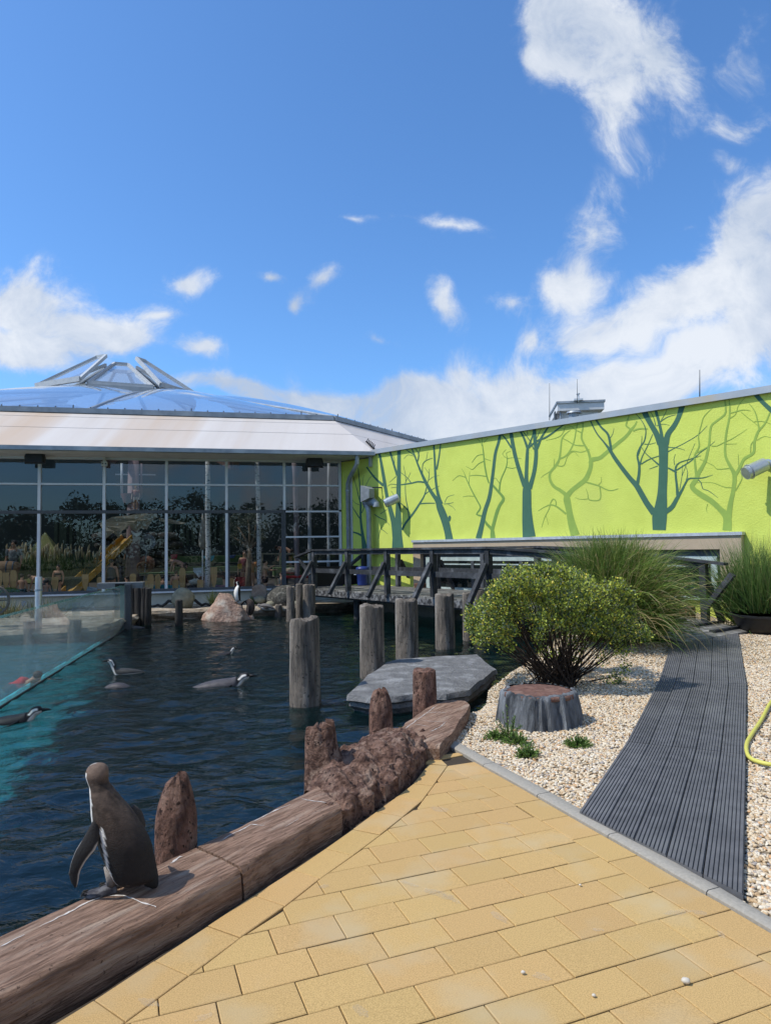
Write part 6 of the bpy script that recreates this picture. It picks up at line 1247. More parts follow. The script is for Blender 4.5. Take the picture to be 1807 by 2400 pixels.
def swimmer(px, py, yaw, lab, L_=.44, up=.5, back=(.024, .022, .023), raise_=-.02, headup=.72, wet=m_wet):
    b = G(px, py, WATER); t = thing('penguin', b, lab, 'penguin', 'penguins of the colony'); f = Vector((math.cos(yaw), math.sin(yaw), 0)); s = Vector((-f.y, f.x, 0)); z = Vector((0, 0, 1)); k = L_/.44
    B = [(-.36, -.015, .012, .008), (-.30, -.005, .045, .02), (-.20, .0, .085, .05), (-.06, .0, .105, .075), (.06, .0, .095, .085), (.12, .015, .075, .085)]
    secs = [(b+f*x*k+z*(h+raise_-.01), s*w*k, z*d*k) for x, h, w, d in B]
    hx = .15; secs += [(b+f*.150*k+z*(.075*headup+raise_), s*.05*k, (z*.5-f*.6)*.06*k), (b+f*.175*k+z*(.125*headup+raise_), s*.043*k, (z*.4-f*.8)*.048*k), (b+f*.20*k+z*(.165*headup+raise_), s*.047*k, (z*.75-f*.6)*.05*k), (b+f*.235*k+z*(.178*headup+raise_), s*.04*k, (z)*.04*k), (b+f*.262*k+z*(.175*headup+raise_), s*.015*k, z*.015*k)]
    def cf(t_, a, p):
        up_ = math.sin(a)
        if t_ > .55:
            if .66 < t_ < .9 and .05 < up_ < .55 and abs(math.cos(a)) > .3: return WHT
            return BLK if up_ > -.15 else WHT
        return tuple(x*(1+.5*noise.noise(p*20)) for x in back) if up_ > -.1 else WHT
    body_loft('body', wet, t, secs, cf, 24, 3)
    mb = MB(); q = b+f*.255*k+z*(.175*headup+raise_); mb.tube([q, q+f*.05*k+z*.004, q+f*.09*k-z*.004], [.02*k, .013*k, .003], 8); mb.c = [BLK]*len(mb.v); mb.build('beak', m_wet, t, True)
    for sg in (-1, 1): mb = MB(); mb.tube([b+f*.07*k+s*sg*.08*k+z*.01, b+f*.0+s*sg*.15*k-z*.03, b-f*.08*k+s*sg*.19*k-z*.07], [.025*k, .035*k, .006], 8, sq=.35); mb.c = [BLK]*len(mb.v); mb.build('flipper', m_wet, t, True)
    return t
swimmer(30, 1690, math.radians(15), 'black penguin swimming at the left edge with beak raised to the right', .55)
swimmer(527, 1607, math.radians(8), 'pale grey penguin swimming right with its whole back out of the water', .62, back=(.075, .07, .075), raise_=.0)
swimmer(289, 1580, math.radians(200), 'penguin upright in the water looking left toward the acrylic wall', .42, back=(.05, .05, .046), raise_=.03, headup=1.15)
swimmer(526, 1533, math.radians(20), 'small dark penguin head far out near the middle of the pool', .36, raise_=-.03)
swimmer(312, 1472, math.radians(190), 'pale-faced penguin surfacing below the black timber piles', .40, back=(.10, .10, .10), raise_=.0)
b = G(276, 1612, WATER); t = thing('penguin', b, 'rounded back of a diving penguin just above the water', 'penguin', 'penguins of the colony')
body_loft('body', m_wet, t, [(b+Vector((-.26, .04, -.06)), Vector((0, .02, 0)), Vector((0, 0, .02))), (b+Vector((-.15, .02, -.02)), Vector((0, .08, 0)), Vector((0, 0, .06))), (b+Vector((0, 0, .0)), Vector((0, .1, 0)), Vector((0, 0, .075))), (b+Vector((.14, 0, -.02)), Vector((0, .085, 0)), Vector((0, 0, .06))), (b+Vector((.24, 0, -.07)), Vector((0, .03, 0)), Vector((0, 0, .03)))], lambda t_, a, p: (.06, .055, .06), 22, 4)
mb = MB(); mb.tube([b+Vector((.05, -.08, .0)), b+Vector((0, -.15, -.01)), b+Vector((-.1, -.19, -.03))], [.02, .03, .006], 8, sq=.35); mb.c = [BLK]*len(mb.v); mb.build('flipper', m_wet, t, True)
# ================================================================ THINGS ON THE FAR BANK
def ball(name, px, py, Y, r, mt, lab, cat, amp=.12, seed=0, fr=1.5):
    b = P(px, py, Y); mb = MB(); mb.blob(b+Vector((0, 0, r[2]*.55)), r, 3, amp, fr, seed); return tag(mb.build(name, mt, None, True), lab, cat)
m_stone = mat('greenish_stone', (.30, .28, .20), .9, (.18, .17, .12), 5, 8, bump=.8, bscale=14, bdist=.04)
ball('field_boulder', 429, 1419, 21.5, (.36, .3, .36), m_stone, 'rounded greenish boulder against the plinth of the glass front', 'boulder', seed=3)
sh_ = P(668, 1416, 21.9); t = thing('tortoise_shell', sh_, 'big dark ridged tortoise shell figure on the bank beside the bridge end', 'tortoise figure')
mb = MB(); mb.blob(sh_+Vector((0, 0, .18)), (.62, .5, .44), 3, .06, 2, 5); mb.build('shell', mat('shell_dark', (.085, .08, .065), .8, (.035, .033, .028), 14, 5, bump=1, bscale=10, bdist=.05, col3=(.2, .19, .16), s3=9), t, True)
for k in range(9): a = k*.7; q = sh_+Vector((math.cos(a)*.34*(k > 0), -.3+.1*math.sin(a), .3+.16*math.sin(a)*(k > 0)+.12)); 
mb = MB(); mb.blob(sh_+Vector((-.78, -.1, .16)), (.2, .12, .13), 2, .1, 2, 7); mb.build('head', m_stone, t, True)
for x in (-.4, .4): mb = MB(); mb.blob(sh_+Vector((x, -.36, .02)), (.17, .17, .12), 2, .1, 2, 8); mb.build('leg', m_stone, t, True)
q = P(608, 1414, 22.0); t = thing('stone_plaque', q, 'upright round-topped brown stone plaque before the glass front', 'plaque')
mb = MB(); pr = [(-.24, 0), (-.25, .3), (-.22, .52), (-.1, .6), (.1, .6), (.22, .52), (.25, .3), (.24, 0)]; mb.rings([[q+Vector((x, y, z)) for x, z in pr] for y in (-.05, .05)]); mb.build('stone', mat('plaque_brown', (.17, .125, .095), .85, (.26, .22, .18), 7, 6, bump=.5), t)
mb = MB(); mb.box(q+Vector((-.06, -.056, .12)), (.2, .01, .14)); mb.build('label_plate', m_alu, t)
def roots_(px, py, Y, flip, lab):
    b = P(px, py, Y); mb = MB(); pts = [b+Vector((flip*x, 0, z)) for x, z in ((-.5, .02), (-.3, .06), (-.15, .02), (.0, .08), (.12, .03), (.25, .12), (.34, .2), (.42, .19), (.46, .14))]; mb.tube(pts, [.03, .035, .04, .04, .045, .045, .05, .045, .03], 8)
    tag(mb.build('driftwood', m_drk, None, True), lab, 'driftwood')
roots_(370, 1424, 21.6, 1, 'dark twisted root lying at the plinth left of the greenish boulder'); roots_(482, 1421, 21.7, -1, 'dark twisted root lying at the plinth right of the stake')
b = P(502, 1416, 21.7); t = thing('grass_tuft', b, 'small yellow-green grass tuft at the foot of the plinth', 'grass tuft'); blades('blade_clump', t, b, 130, .2, .5, 1, .5, .4, [((.22, .26, .07), 2), ((.35, .33, .13), 1)], .008, box=(.15, .1), seg=4)
b = P(548, 1420, 21.9); t = thing('grass_tuft', b, 'dark green little tuft behind the two penguins', 'grass tuft'); blades('blade_clump', t, P(640, 1418, 21.8)*0+P(596, 1416, 21.9), 90, .15, .35, 1, .6, .4, [((.07, .12, .04), 1)], .01, box=(.12, .1), seg=4)
# end channel of the acrylic wall, steel post, wagon wheel, service box, plant by the window
e = AX0+AN*.1+AD*(-.02); t = thing('end_channel', H(e, -.5), 'boxed grey metal end channel and dark upright holding the end of the acrylic wall', 'metal frame')
mb = MB(); q = P(318, 1375, e.y+.4); mb.box(H(e, .80)+Vector((-.12, .25, 0)), (1.15, .5, .15), FU); mb.build('cap', mat('grey_cap', (.17, .185, .19), .5, metal=.2), t)
mb = MB(); mb.box(H(e, .22)+Vector((.14, .06, 0)), (.16, .3, 1.24), FU); mb.build('upright', m_dark, t)
mb = MB(); mb.box(H(e, .80)+Vector((-.05, -.005, 0)), (.26, .02, .1), FU); mb.build('slot', mat('black_slot', (.004, .004, .004), .8), t)
q = P(90, 1420, 15.9); t = thing('steel_post', q, 'thick brushed steel post with a clamp ring behind the acrylic wall', 'post')
st_ = mat('satin_steel', (.46, .46, .46), .35, (.36, .36, .36), 3, metal=.7); zt_ = P(90, 1352, 15.9).z
mb = MB(); mb.tube([Vector((q.x, q.y, -.1)), Vector((q.x, q.y, zt_-.02)), Vector((q.x, q.y, zt_))], [.078, .078, .07], 20); mb.build('shaft', st_, t, angle=40)
mb = MB(); zz = P(90, 1383, 15.9).z; mb.tube([Vector((q.x, q.y, zz-.02)), Vector((q.x, q.y, zz+.02))], .088, 20); mb.build('clamp_ring', m_zinc, t, angle=40)
q = P(-16, 1418, 15.7); t = thing('wagon_wheel', q, 'weathered wooden wagon wheel partly in view at the left edge', 'wagon wheel'); mw = mat('old_wood', (.17, .145, .12), .9, (.09, .075, .06), 9, bump=.5)
c = q+Vector((0, 0, .1)); rr = .33; mb = MB(); ax = Vector((.97, .22, 0))
mb.tube([c+ax*rr*math.cos(a)+Vector((0, 0, rr*math.sin(a))) for a in np.linspace(0, 2*math.pi, 33)], .03, 8, cap=False); mb.build('rim', mw, t, True)
for k in range(8): a = k*math.pi/4; mb = MB(); mb.tube([c, c+ax*rr*math.cos(a)+Vector((0, 0, rr*math.sin(a)))], .017, 6); mb.build('spoke', mw, t)
mb = MB(); mb.tube([c-FN*-.06, c-FN*.06], .06, 12); mb.build('hub', mw, t)
q = Fa(58, 1418, .22); mb = MB(); mb.box(H(q, .05), (.17, .12, .3), FU); bevel(tag(mb.build('service_box', m_zinc, None), 'small grey service box on the plinth left of the steel post', 'box'), .015)
for k, (px, lab) in enumerate(((8, 'shaggy low plant behind the acrylic wall under the wagon wheel'), (110, 'shaggy dry plant behind the acrylic wall right of the steel post'))):
    b = P(px, 1448, 16.4); t = thing('bank_plant', b, lab, 'plant'); blades('blade_clump', t, b, 260, .25, .55, 1, .7, .6, [((.12, .14, .06), 1), ((.25, .22, .12), 1)], .009, box=(.4, .2), seg=5)
for k, (px, Yk, w_) in enumerate(((74, 15.75, .13), (180, 15.9, .15))):
    b = P(px, 1500, Yk); mb = MB(); mb.tube([Vector((b.x, b.y-.12, -1)), Vector((b.x, b.y-.12, .12)), Vector((b.x, b.y-.12, .14))], [w_*1.05, w_, w_*.9], 12); tag(mb.build('bank_pile', m_pile, None, angle=50), ['grey pile at the swimmers bank seen through the acrylic, left one', 'grey pile at the swimmers bank seen through the acrylic, right one'][k], 'pile')
# ================================================================ PEOPLE
DG = None
ED = [('pelvis', 'belly'), ('belly', 'chest'), ('chest', 'neck'), ('neck', 'head'), ('head', 'crown'), ('head', 'nose')]
for s in 'lr': ED += [('chest', 'sh'+s), ('sh'+s, 'el'+s), ('el'+s, 'wr'+s), ('wr'+s, 'ha'+s), ('ha'+s, 'fi'+s), ('ha'+s, 'th'+s), ('pelvis', 'hi'+s), ('hi'+s, 'kn'+s), ('kn'+s, 'an'+s), ('an'+s, 'to'+s)]
RAD = dict(pelvis=.078, belly=.068, chest=.088, neck=.034, head=.050, crown=.046, nose=.016, sh=.042, el=.027, wr=.019, ha=.021, fi=.010, th=.008, hi=.062, kn=.038, an=.023, to=.02)
STAND = dict(pelvis=(0, 0, .53), belly=(0, .005, .61), chest=(0, 0, .72), neck=(0, 0, .835), head=(0, .015, .895), crown=(0, .0, .955), nose=(0, .075, .90))
for s, k in (('l', 1), ('r', -1)):
    STAND.update({'sh'+s: (k*.105, 0, .80), 'el'+s: (k*.15, -.01, .63), 'wr'+s: (k*.155, .04, .49), 'ha'+s: (k*.152, .055, .455), 'fi'+s: (k*.148, .065, .40), 'th'+s: (k*.135, .085, .44), 'hi'+s: (k*.052, 0, .50), 'kn'+s: (k*.058, .015, .28), 'an'+s: (k*.06, 0, .045), 'to'+s: (k*.065, .085, .02)})
def pose(base, **kw): d = dict(base); d.update(kw); return d
SIT = pose(STAND, knl=(.07, .24, .50), knr=(-.07, .24, .50), anl=(.07, .26, .27), anr=(-.07, .26, .27), tol=(.07, .34, .25), tor=(-.07, .34, .25))
ARMUP = dict(ell=(.17, .12, .76), wrl=(.10, .22, .82), hal=(.08, .25, .835), fil=(.06, .29, .84), thl=(.09, .27, .85), elr=(-.17, .12, .70), wrr=(-.10, .24, .72), har=(-.08, .27, .725), fir=(-.06, .31, .72), thr=(-.09, .28, .745))
BEND = pose(STAND, belly=(0, .07, .59), chest=(0, .19, .62), neck=(0, .30, .64), head=(0, .36, .65), crown=(0, .43, .66), nose=(0, .40, .59), shl=(.105, .25, .64), shr=(-.105, .25, .64), ell=(.13, .30, .47), elr=(-.13, .30, .47), wrl=(.12, .34, .33), wrr=(-.12, .34, .33), hal=(.12, .345, .295), har=(-.12, .345, .295), fil=(.11, .35, .25), fir=(-.11, .35, .25), thl=(.1, .37, .28), thr=(-.1, .37, .28))
def skinmat(c): return mat('skin_%d' % int(c[0]*1000), c, .6, tuple(x*.86 for x in c), 6)
m_hair = {'dark': mat('hair_dark', (.018, .013, .011), .6), 'brown': mat('hair_brown', (.06, .035, .02), .6), 'grey': mat('hair_grey', (.25, .23, .21), .7), 'fair': mat('hair_fair', (.28, .19, .09), .7)}
def figure(name_loc, J, hgt, lab, skin, hair, wear, cat='person'):
    t = thing('person', name_loc, lab, cat, None); names = list(J); me = bpy.data.meshes.new('body')
    me.from_pydata([tuple(J[n]-FR[t]) for n in names], [(names.index(a), names.index(b)) for a, b in ED], [])
    tmp = bpy.data.objects.new('tmp', me); COL.objects.link(tmp); md = tmp.modifiers.new('s', 'SKIN'); md.use_smooth_shade = True
    for i, n in enumerate(names):
        key = n if n in RAD else n[:2]; r = RAD[key]*hgt; me.skin_vertices[0].data[i].radius = (r, r*(.78 if n in ('chest', 'belly', 'pelvis') else 1)); me.skin_vertices[0].data[i].use_root = (n == 'pelvis')
    ss = tmp.modifiers.new('u', 'SUBSURF'); ss.levels = ss.render_levels = 1
    dg = bpy.context.evaluated_depsgraph_get(); ev = tmp.evaluated_get(dg); nm = bpy.data.meshes.new_from_object(ev); bpy.data.objects.remove(tmp)
    nm.materials.clear(); nm.materials.append(skinmat(skin)); nm.polygons.foreach_set('use_smooth', [True]*len(nm.polygons)); link('body', nm, t)
    h, c = J['head'], J['crown']; up = (c-h).normalized(); fr = (J['nose']-h); fr = (fr-up*fr.dot(up)).normalized()
    if hair:
        mb = MB(); mb.blob(h.lerp(c, .78)-fr*.016*hgt, (.058*hgt, .062*hgt, .052*hgt), 2, .08, 2, len(lab)); 
        if hair.endswith('long'): mb.blob(h-fr*.05*hgt-up*.02*hgt, (.045*hgt, .03*hgt, .085*hgt), 2, .1, 2, 3)
        mb.build('hair', m_hair[hair.split('_')[0]], t, True)
    if wear:
        kind, col = wear; mw = mat('cloth_%d_%d_%d' % tuple(int(x*255) for x in col), col, .8, tuple(x*.75 for x in col), 9, bump=.3)
        if kind in ('trunks', 'bikini', 'suit'):
            mb = MB(); q = J['pelvis']; b_ = (J['belly']-q).normalized(); mb.tube([q+b_*.03*hgt, q, q-b_*.05*hgt], [.088*hgt, .094*hgt, .085*hgt], 12)
            if kind == 'trunks':
                for s in 'lr': mb.tube([J['hi'+s], J['hi'+s].lerp(J['kn'+s], .5)], [.072*hgt, .062*hgt], 10)
            mb.build('swim_bottom', mw, t, True)
        if kind == 'bikini': mb = MB(); q = J['chest']; b_ = (J['neck']-q).normalized(); mb.tube([q-b_*.03*hgt, q, q+b_*.025*hgt], [.094*hgt, .1*hgt, .09*hgt], 12); mb.build('swim_top', mw, t, True)
        if kind in ('suit', 'shirt'):
            mb = MB(); mb.tube([J['pelvis'], J['belly'], J['chest'], J['chest'].lerp(J['neck'], .6)], [.09*hgt, .082*hgt, .104*hgt, .07*hgt], 14)
            if kind == 'shirt':
                for s in 'lr': mb.tube([J['sh'+s], J['sh'+s].lerp(J['el'+s], .7)], [.054*hgt, .042*hgt], 10)
            mb.build('top', mw, t, True)
    return t
def person(px, py, d, hgt, yaw, lab, pose_=STAND, skin=(.46, .26, .17), hair='dark', wear=None):
    hd = Fa(px, py, -d); ca, sa = math.cos(yaw), math.sin(yaw); zc = pose_['crown'][2]; base = Vector((hd.x, hd.y, hd.z-zc*hgt)); hx, hy = pose_['head'][0], pose_['head'][1]
    tr = lambda v: Vector((base.x+((v[0]-hx)*ca-(v[1]-hy)*sa)*hgt, base.y+((v[0]-hx)*sa+(v[1]-hy)*ca)*hgt, base.z+v[2]*hgt))
    return figure(base, {k: tr(v) for k, v in pose_.items()}, hgt, lab, skin, hair, wear)
FRONT, BACK, LEFT, RIGHT = math.pi, 0.0, math.pi/2, -math.pi/2     # facing camera, away, left, right
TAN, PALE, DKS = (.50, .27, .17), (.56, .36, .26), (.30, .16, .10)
person(136, 1326, 2.2, 1.22, FRONT, 'woman in a dark bikini standing behind the boards left of the yellow slide', STAND, TAN, 'dark_long', ('bikini', (.02, .02, .022)))
person(52, 1348, 1.2, 1.15, BACK, 'bare-backed boy sitting with his back to the glass at the far left', SIT, TAN, 'dark', ('trunks', (.02, .02, .025)))
person(74, 1352, 1.7, 1.3, LEFT, 'person bending down with tanned arms beside the steel post', BEND, TAN, 'brown', ('trunks', (.05, .05, .06)))
person(110, 1362, .9, .9, BACK, 'dark-haired child seen only from behind, low right of the steel post', SIT, TAN, 'dark', None)
person(262, 1313, 3.2, 1.55, BACK, 'person in a grey-black tank top seen from behind beside the yellow slide', STAND, TAN, 'dark', ('suit', (.07, .08, .09)))
person(296, 1353, 1.1, 1.0, LEFT, 'dark-haired bather sitting low behind the end of the acrylic wall', SIT, TAN, 'dark', ('suit', (.12, .03, .03)))
person(413, 1340, 1.0, 1.15, BACK, 'bare-shouldered man sitting with his back to the glass on turquoise towels', SIT, (.62, .33, .20), 'brown', ('trunks', (.03, .03, .05)))
person(382, 1352, 1.3, 1.0, BACK, 'bather sitting close left of a window bar with tanned shoulders', SIT, TAN, 'dark', ('trunks', (.02, .02, .03)))
person(399, 1314, 4.2, 1.5, LEFT, 'tall bather with bare back standing further inside behind the seated man', BEND, (.40, .22, .16), 'dark', ('trunks', (.06, .04, .04)))
person(432, 1322, 5.0, 1.45, RIGHT, 'bather with dark hair standing by the green counter deep inside', STAND, TAN, 'dark', ('trunks', (.30, .06, .08)))
person(573, 1293, 3.4, 1.62, FRONT, 'woman in a dark red swimsuit standing behind the olive tree trunk', STAND, TAN, 'brown_long', ('suit', (.16, .04, .05)))
person(622, 1315, .9, 1.36, RIGHT, 'boy in small black trunks standing at the glass right of a birch pole, arms raised', pose(STAND, **ARMUP), TAN, 'dark', ('bikini_none' if False else 'trunks', (.015, .015, .018)))
person(659, 1343, 1.2, 1.05, LEFT, 'girl sitting behind the dark door frame beside the red lounger', SIT, PALE, 'dark_long', ('suit', (.08, .12, .14)))
person(652, 1283, 6.0, 1.5, LEFT, 'bather leaning forward on the high cream railing', BEND, TAN, 'brown', ('trunks', (.05, .03, .02)))
person(294, 1283, 5.0, 1.2, LEFT, 'child climbing at the top of the yellow slide', BEND, TAN, 'brown', ('trunks', (.25, .06, .05)))
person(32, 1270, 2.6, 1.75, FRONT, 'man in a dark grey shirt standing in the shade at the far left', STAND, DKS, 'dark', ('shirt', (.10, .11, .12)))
person(588, 1304, 4.4, 1.55, BACK, 'grey-haired bather with an orange towel right of the olive trunk', STAND, PALE, 'grey', ('shirt', (.50, .19, .06)))
# child swimming behind the acrylic
SY = 11.0; cj = {}
def cp(px, py, dy=0, dz_=0): return P(px, py, SY)+Vector((0, dy, dz_))
cj = dict(pelvis=cp(24, 1618), belly=cp(40, 1611), chest=cp(56, 1604), neck=cp(72, 1597), head=cp(83, 1590), crown=cp(92, 1582), nose=cp(97, 1592, -.02))
cj.update(shl=cp(62, 1608, -.10), ell=cp(48, 1632, -.14), wrl=cp(33, 1650, -.12), hal=cp(27, 1656, -.12), fil=cp(18, 1662, -.12), thl=cp(30, 1662, -.12), shr=cp(64, 1602, .12), elr=cp(92, 1608, .2), wrr=cp(120, 1614, .2), har=cp(126, 1616, .2), fir=cp(134, 1618, .2), thr=cp(128, 1613, .24),
          hil=cp(18, 1622, -.05), knl=cp(-20, 1640, -.05), anl=cp(-60, 1652, -.05), tol=cp(-75, 1656, -.05), hir=cp(18, 1620, .07), knr=cp(-20, 1636, .07), anr=cp(-60, 1648, .07), tor=cp(-75, 1652, .07))
figure(cj['pelvis'], cj, 1.25, 'child in a red swimsuit swimming behind the acrylic wall', TAN, 'brown', ('suit', (.60, .03, .035)))
# ================================================================ INSIDE THE HALL
def I(px, py, d): return Fa(px, py, -d)
m_board = mat('blond_board', (.40, .26, .11), .6, (.31, .19, .075), 3, 6, stretch=(9, 9, .6), bump=.2, orand=.12)
bn = 0
for (x0, x1, y0, y1, sh) in ((-8, 5, 1336, 1378, 'r'), (6, 21, 1342, 1384, 'p'), (24, 39, 1335, 1382, 'r'), (121, 137, 1352, 1391, 'p'), (192, 208, 1346, 1387, 'p'), (227, 239, 1352, 1382, 'r'), (304, 319, 1344, 1376, 'r'), (329, 345, 1361, 1386, 's'), (345, 361, 1345, 1385, 'r'), (363, 377, 1345, 1385, 'r'), (404, 419, 1358, 1385, 'r'), (420, 435, 1330, 1385, 'r'), (462, 476, 1359, 1383, 's'), (494, 509, 1329, 1382, 'p'), (535, 550, 1355, 1381, 'r')):
    a, b, c = I(x0, y1, .3), I(x1, y1, .3), I((x0+x1)/2, y0, .3); w = (b-a).length; h = c.z-a.z; base = (a+b)/2; pr = []
    if sh == 's': pr = [(-.5, 0), (.5, 0), (.5, 1), (-.5, 1)]
    elif sh == 'p': pr = [(-.06, 0), (.06, 0), (.34, .3), (.5, .65), (.5, 1), (-.5, 1), (-.5, .65), (-.34, .3)]
    else: pr = [(-.32, 0), (.32, 0), (.45, .3), (.5, .7), (.46, .88), (.3, .97), (0, 1), (-.3, .97), (-.46, .88), (-.5, .7), (-.45, .3)]
    mb = MB(); mb.rings([[base+FU*x*w+Vector((0, 0, z*h))+FN*o for x, z in pr] for o in (0, .03)])
    where = ['at the left picture edge', 'at the far left', 'left of the steel post', 'in front of the bikini woman', 'at the foot of the yellow slide', 'at the window bar right of the slide', 'above the black timber piles', 'low behind the timber piles', 'left of a pair beside a window bar', 'right of a pair beside a window bar', 'in front of the seated man', 'tall one right of the seated man', 'left of the first birch pole', 'right of the first birch pole', 'beside the red towel and the window bar'][bn]
    tag(mb.build('paddle_board', m_board, None), {'s': 'square-cut', 'p': 'pointed', 'r': 'round-topped'}[sh]+' blond paddle blade inside the glass, '+where, 'paddle', 'wooden paddle blades standing behind the glass'); bn += 1
# back of the hall; tall dark partition added to block sky behind the panes
mb = MB(); a, b = fp(-26, 0, -12.5), fp(3, 0, -12.5); mb.box(((a+b)/2)+Vector((0, 0, 3.9)), (29, .2, 7.8), FU); tag(mb.build('added_partition', mat('dark_partition', (.035, .045, .04), .9, (.022, .03, .026), .4), None), kind='structure')
for k, (x0, x1, y0, y1) in enumerate(((128, 245, 1219, 1281), (384, 470, 1212, 1279), (474, 566, 1212, 1279))):
    c = I((x0+x1)/2, (y0+y1)/2, 9.5); w = (I(x1, y0, 9.5)-I(x0, y0, 9.5)).length; h = I(x0, y0, 9.5).z-I(x0, y1, 9.5).z; t = thing('backdrop_panel', c, ['dark green hanging backdrop painted with tree trunks, left of the mast', 'dark green hanging backdrop painted with trunks, behind the closed parasol', 'dark green hanging backdrop behind the olive tree'][k], 'backdrop', 'painted backdrops deep in the hall')
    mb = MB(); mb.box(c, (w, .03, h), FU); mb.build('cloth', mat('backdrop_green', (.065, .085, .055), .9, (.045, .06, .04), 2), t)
    for j in range(6): mb = MB(); x = w*(-.42+.16*j+.03*(j % 2)); mb.box(c+FU*x+FN*.022, (.07+.05*(j % 3), .01, h-.02), FU); mb.build('painted_trunk', mat('backdrop_trunk', (.018, .024, .018), .9), t)
for k, (s, n_) in enumerate(((-14, 'left'), (-9.5, 'mid'), (-5.2, 'right'))):   # rafters
    mb = MB(); a = fp(s, 4.7, -.6); b = H(Vector((CEN.x, CEN.y, 0)), 9.6); q = a.lerp(b, .75); mb.beam(a, q, .22, .4); mb.build('rafter', mat('rafter_wood', (.13, .075, .055), .8, (.09, .05, .04), 3), hall)
    mb = MB(); mb.beam(a+Vector((0, 0, .3)), fp(s+3.2, 6.9, -9), .2, .34); mb.build('rafter', mat('rafter_wood', (.13, .075, .055), .8), hall)
# rocks behind the mast
t = thing('rock_wall', I(315, 1330, 6.5), 'wall of big dark stacked rocks behind the sail and the wind wheel', 'rock wall'); m_drock = mat('dark_rock', (.085, .075, .062), .9, (.04, .035, .03), 3, 8, bump=1, bscale=6, bdist=.08)
k = 0
for y in (1258, 1278, 1298, 1318, 1340):
    for x in range(238 if y < 1300 else 246, 402, 27): mb = MB(); mb.blob(I(x+(k % 3)*6, y, 6.6), (.42, .3, .21), 2, .2, 2, k); mb.build('rock', m_drock, t, True); k += 1
# slide
a, b = I(300, 1263, 4.6), I(158, 1395, 2.2); t = thing('slide', b, 'long straight yellow slide coming down behind the glass', 'slide'); m_yel = mat('slide_yellow', (.55, .30, .03), .45, (.45, .23, .025), 2, spec=.5)
sd_ = (b-a).cross(Vector((0, 0, 1))).normalized()
mb = MB(); mb.beam(a, b, .52, .04, (0, 0, 1)); mb.build('chute', m_yel, t)
for s in (-1, 1): mb = MB(); o_ = sd_*s*.27+Vector((0, 0, .08)); mb.beam(a+o_, b+o_, .05, .22); mb.build('side_rail', m_yel, t)
for f in (.25, .7): mb = MB(); q = a.lerp(b, f); mb.beam(H(q, 0), q-Vector((0, 0, .06)), .09, .09, (1, 0, 0)); mb.build('support', m_drk, t)
# sail and its second wing
def cloth(pts, d, name, mt, parent, fold=.1):
    P_ = [I(x, y, d) for x, y in pts]; c = sum(P_, Vector())/len(P_); mb = MB(); n = len(P_)
    R = [[c+(p-c)*k+FN*(fold*noise.noise(p*3+Vector((0, 0, k)))+.03*o) for p in P_] for k, o in ((.02, 0), (.35, 0), (.7, 0), (1, 0), (1, 1), (.7, 1), (.35, 1), (.02, 1))]
    mb.rings(R, cap=False); return mb.build(name, mt, parent)
t = thing('sail', I(300, 1225, 4), 'torn cream sail with a ragged lower edge hung under the mast', 'sail'); m_sail = mat('sail_cloth', (.52, .47, .36), .9, (.42, .37, .27), 4, bump=.4, trans=.35)
cloth([(230, 1228), (262, 1212), (302, 1208), (335, 1200), (368, 1192), (369, 1212), (357, 1220), (344, 1242), (336, 1232), (322, 1234), (304, 1232)], 4.0, 'sail_upper', m_sail, t)
cloth([(232, 1226), (302, 1228), (300, 1240), (287, 1243), (279, 1262), (270, 1253), (262, 1246), (249, 1262), (243, 1245)], 3.9, 'sail_lower', m_sail, t); cloth([(304, 1231), (334, 1229), (340, 1240), (331, 1236), (320, 1248), (309, 1240)], 3.85, 'sail_lower', m_sail, t)
t2 = cloth([(372, 1214), (400, 1217), (436, 1226), (420, 1229), (392, 1226), (374, 1221)], 4.3, 'canvas_wing', m_sail, None, .06); tag(t2, 'flat cream canvas wing pointing right beyond the sail', 'canvas')
mb = MB(); mb.tube([I(226, 1229, 4.05), I(372, 1186, 4.05)], .03, 8); tag(mb.build('sail_yard', m_drk, None, True), 'thin slanting yard the torn sail hangs from', 'pole')
# mast tower with lookout basket
b = I(312, 1250, 4.6); t = thing('mast_tower', b, 'thick mast with a round lookout basket high behind the third window bay', 'mast'); m_mast = mat('mast_paint', (.34, .25, .25), .8, (.26, .19, .19), 3)
top = I(312, 1080, 4.6); mb = MB(); mb.tube([H(b, .0), H(b, top.z)], [.28, .2], 14); mb.build('mast', m_mast, t, True)
q = I(308, 1166, 4.6); mb = MB(); mb.tube([H(q, q.z-.22), H(q, q.z+.12), H(q, q.z+.14)], [.28, .4, .4], 16); mb.build('basket', mat('basket_red', (.25, .13, .12), .8), t, angle=40)
for s in (-.36, .36): mb = MB(); mb.tube([H(q, q.z)+FU*s, H(q, top.z-.1)+FU*s], .05, 8); mb.build('spar', m_alu if s < 0 else m_mast, t, True)
mb = MB(); z_ = I(300, 1112, 4.6).z; mb.beam(H(q, z_)-FU*.6, H(q, z_)+FU*.9, .05, .05); mb.build('cross_spar', m_alu, t)
person(318, 1140, 4.1, .95, FRONT, 'small pirate-like dummy figure standing in the lookout basket', STAND, PALE, 'fair', ('shirt', (.30, .12, .10)))
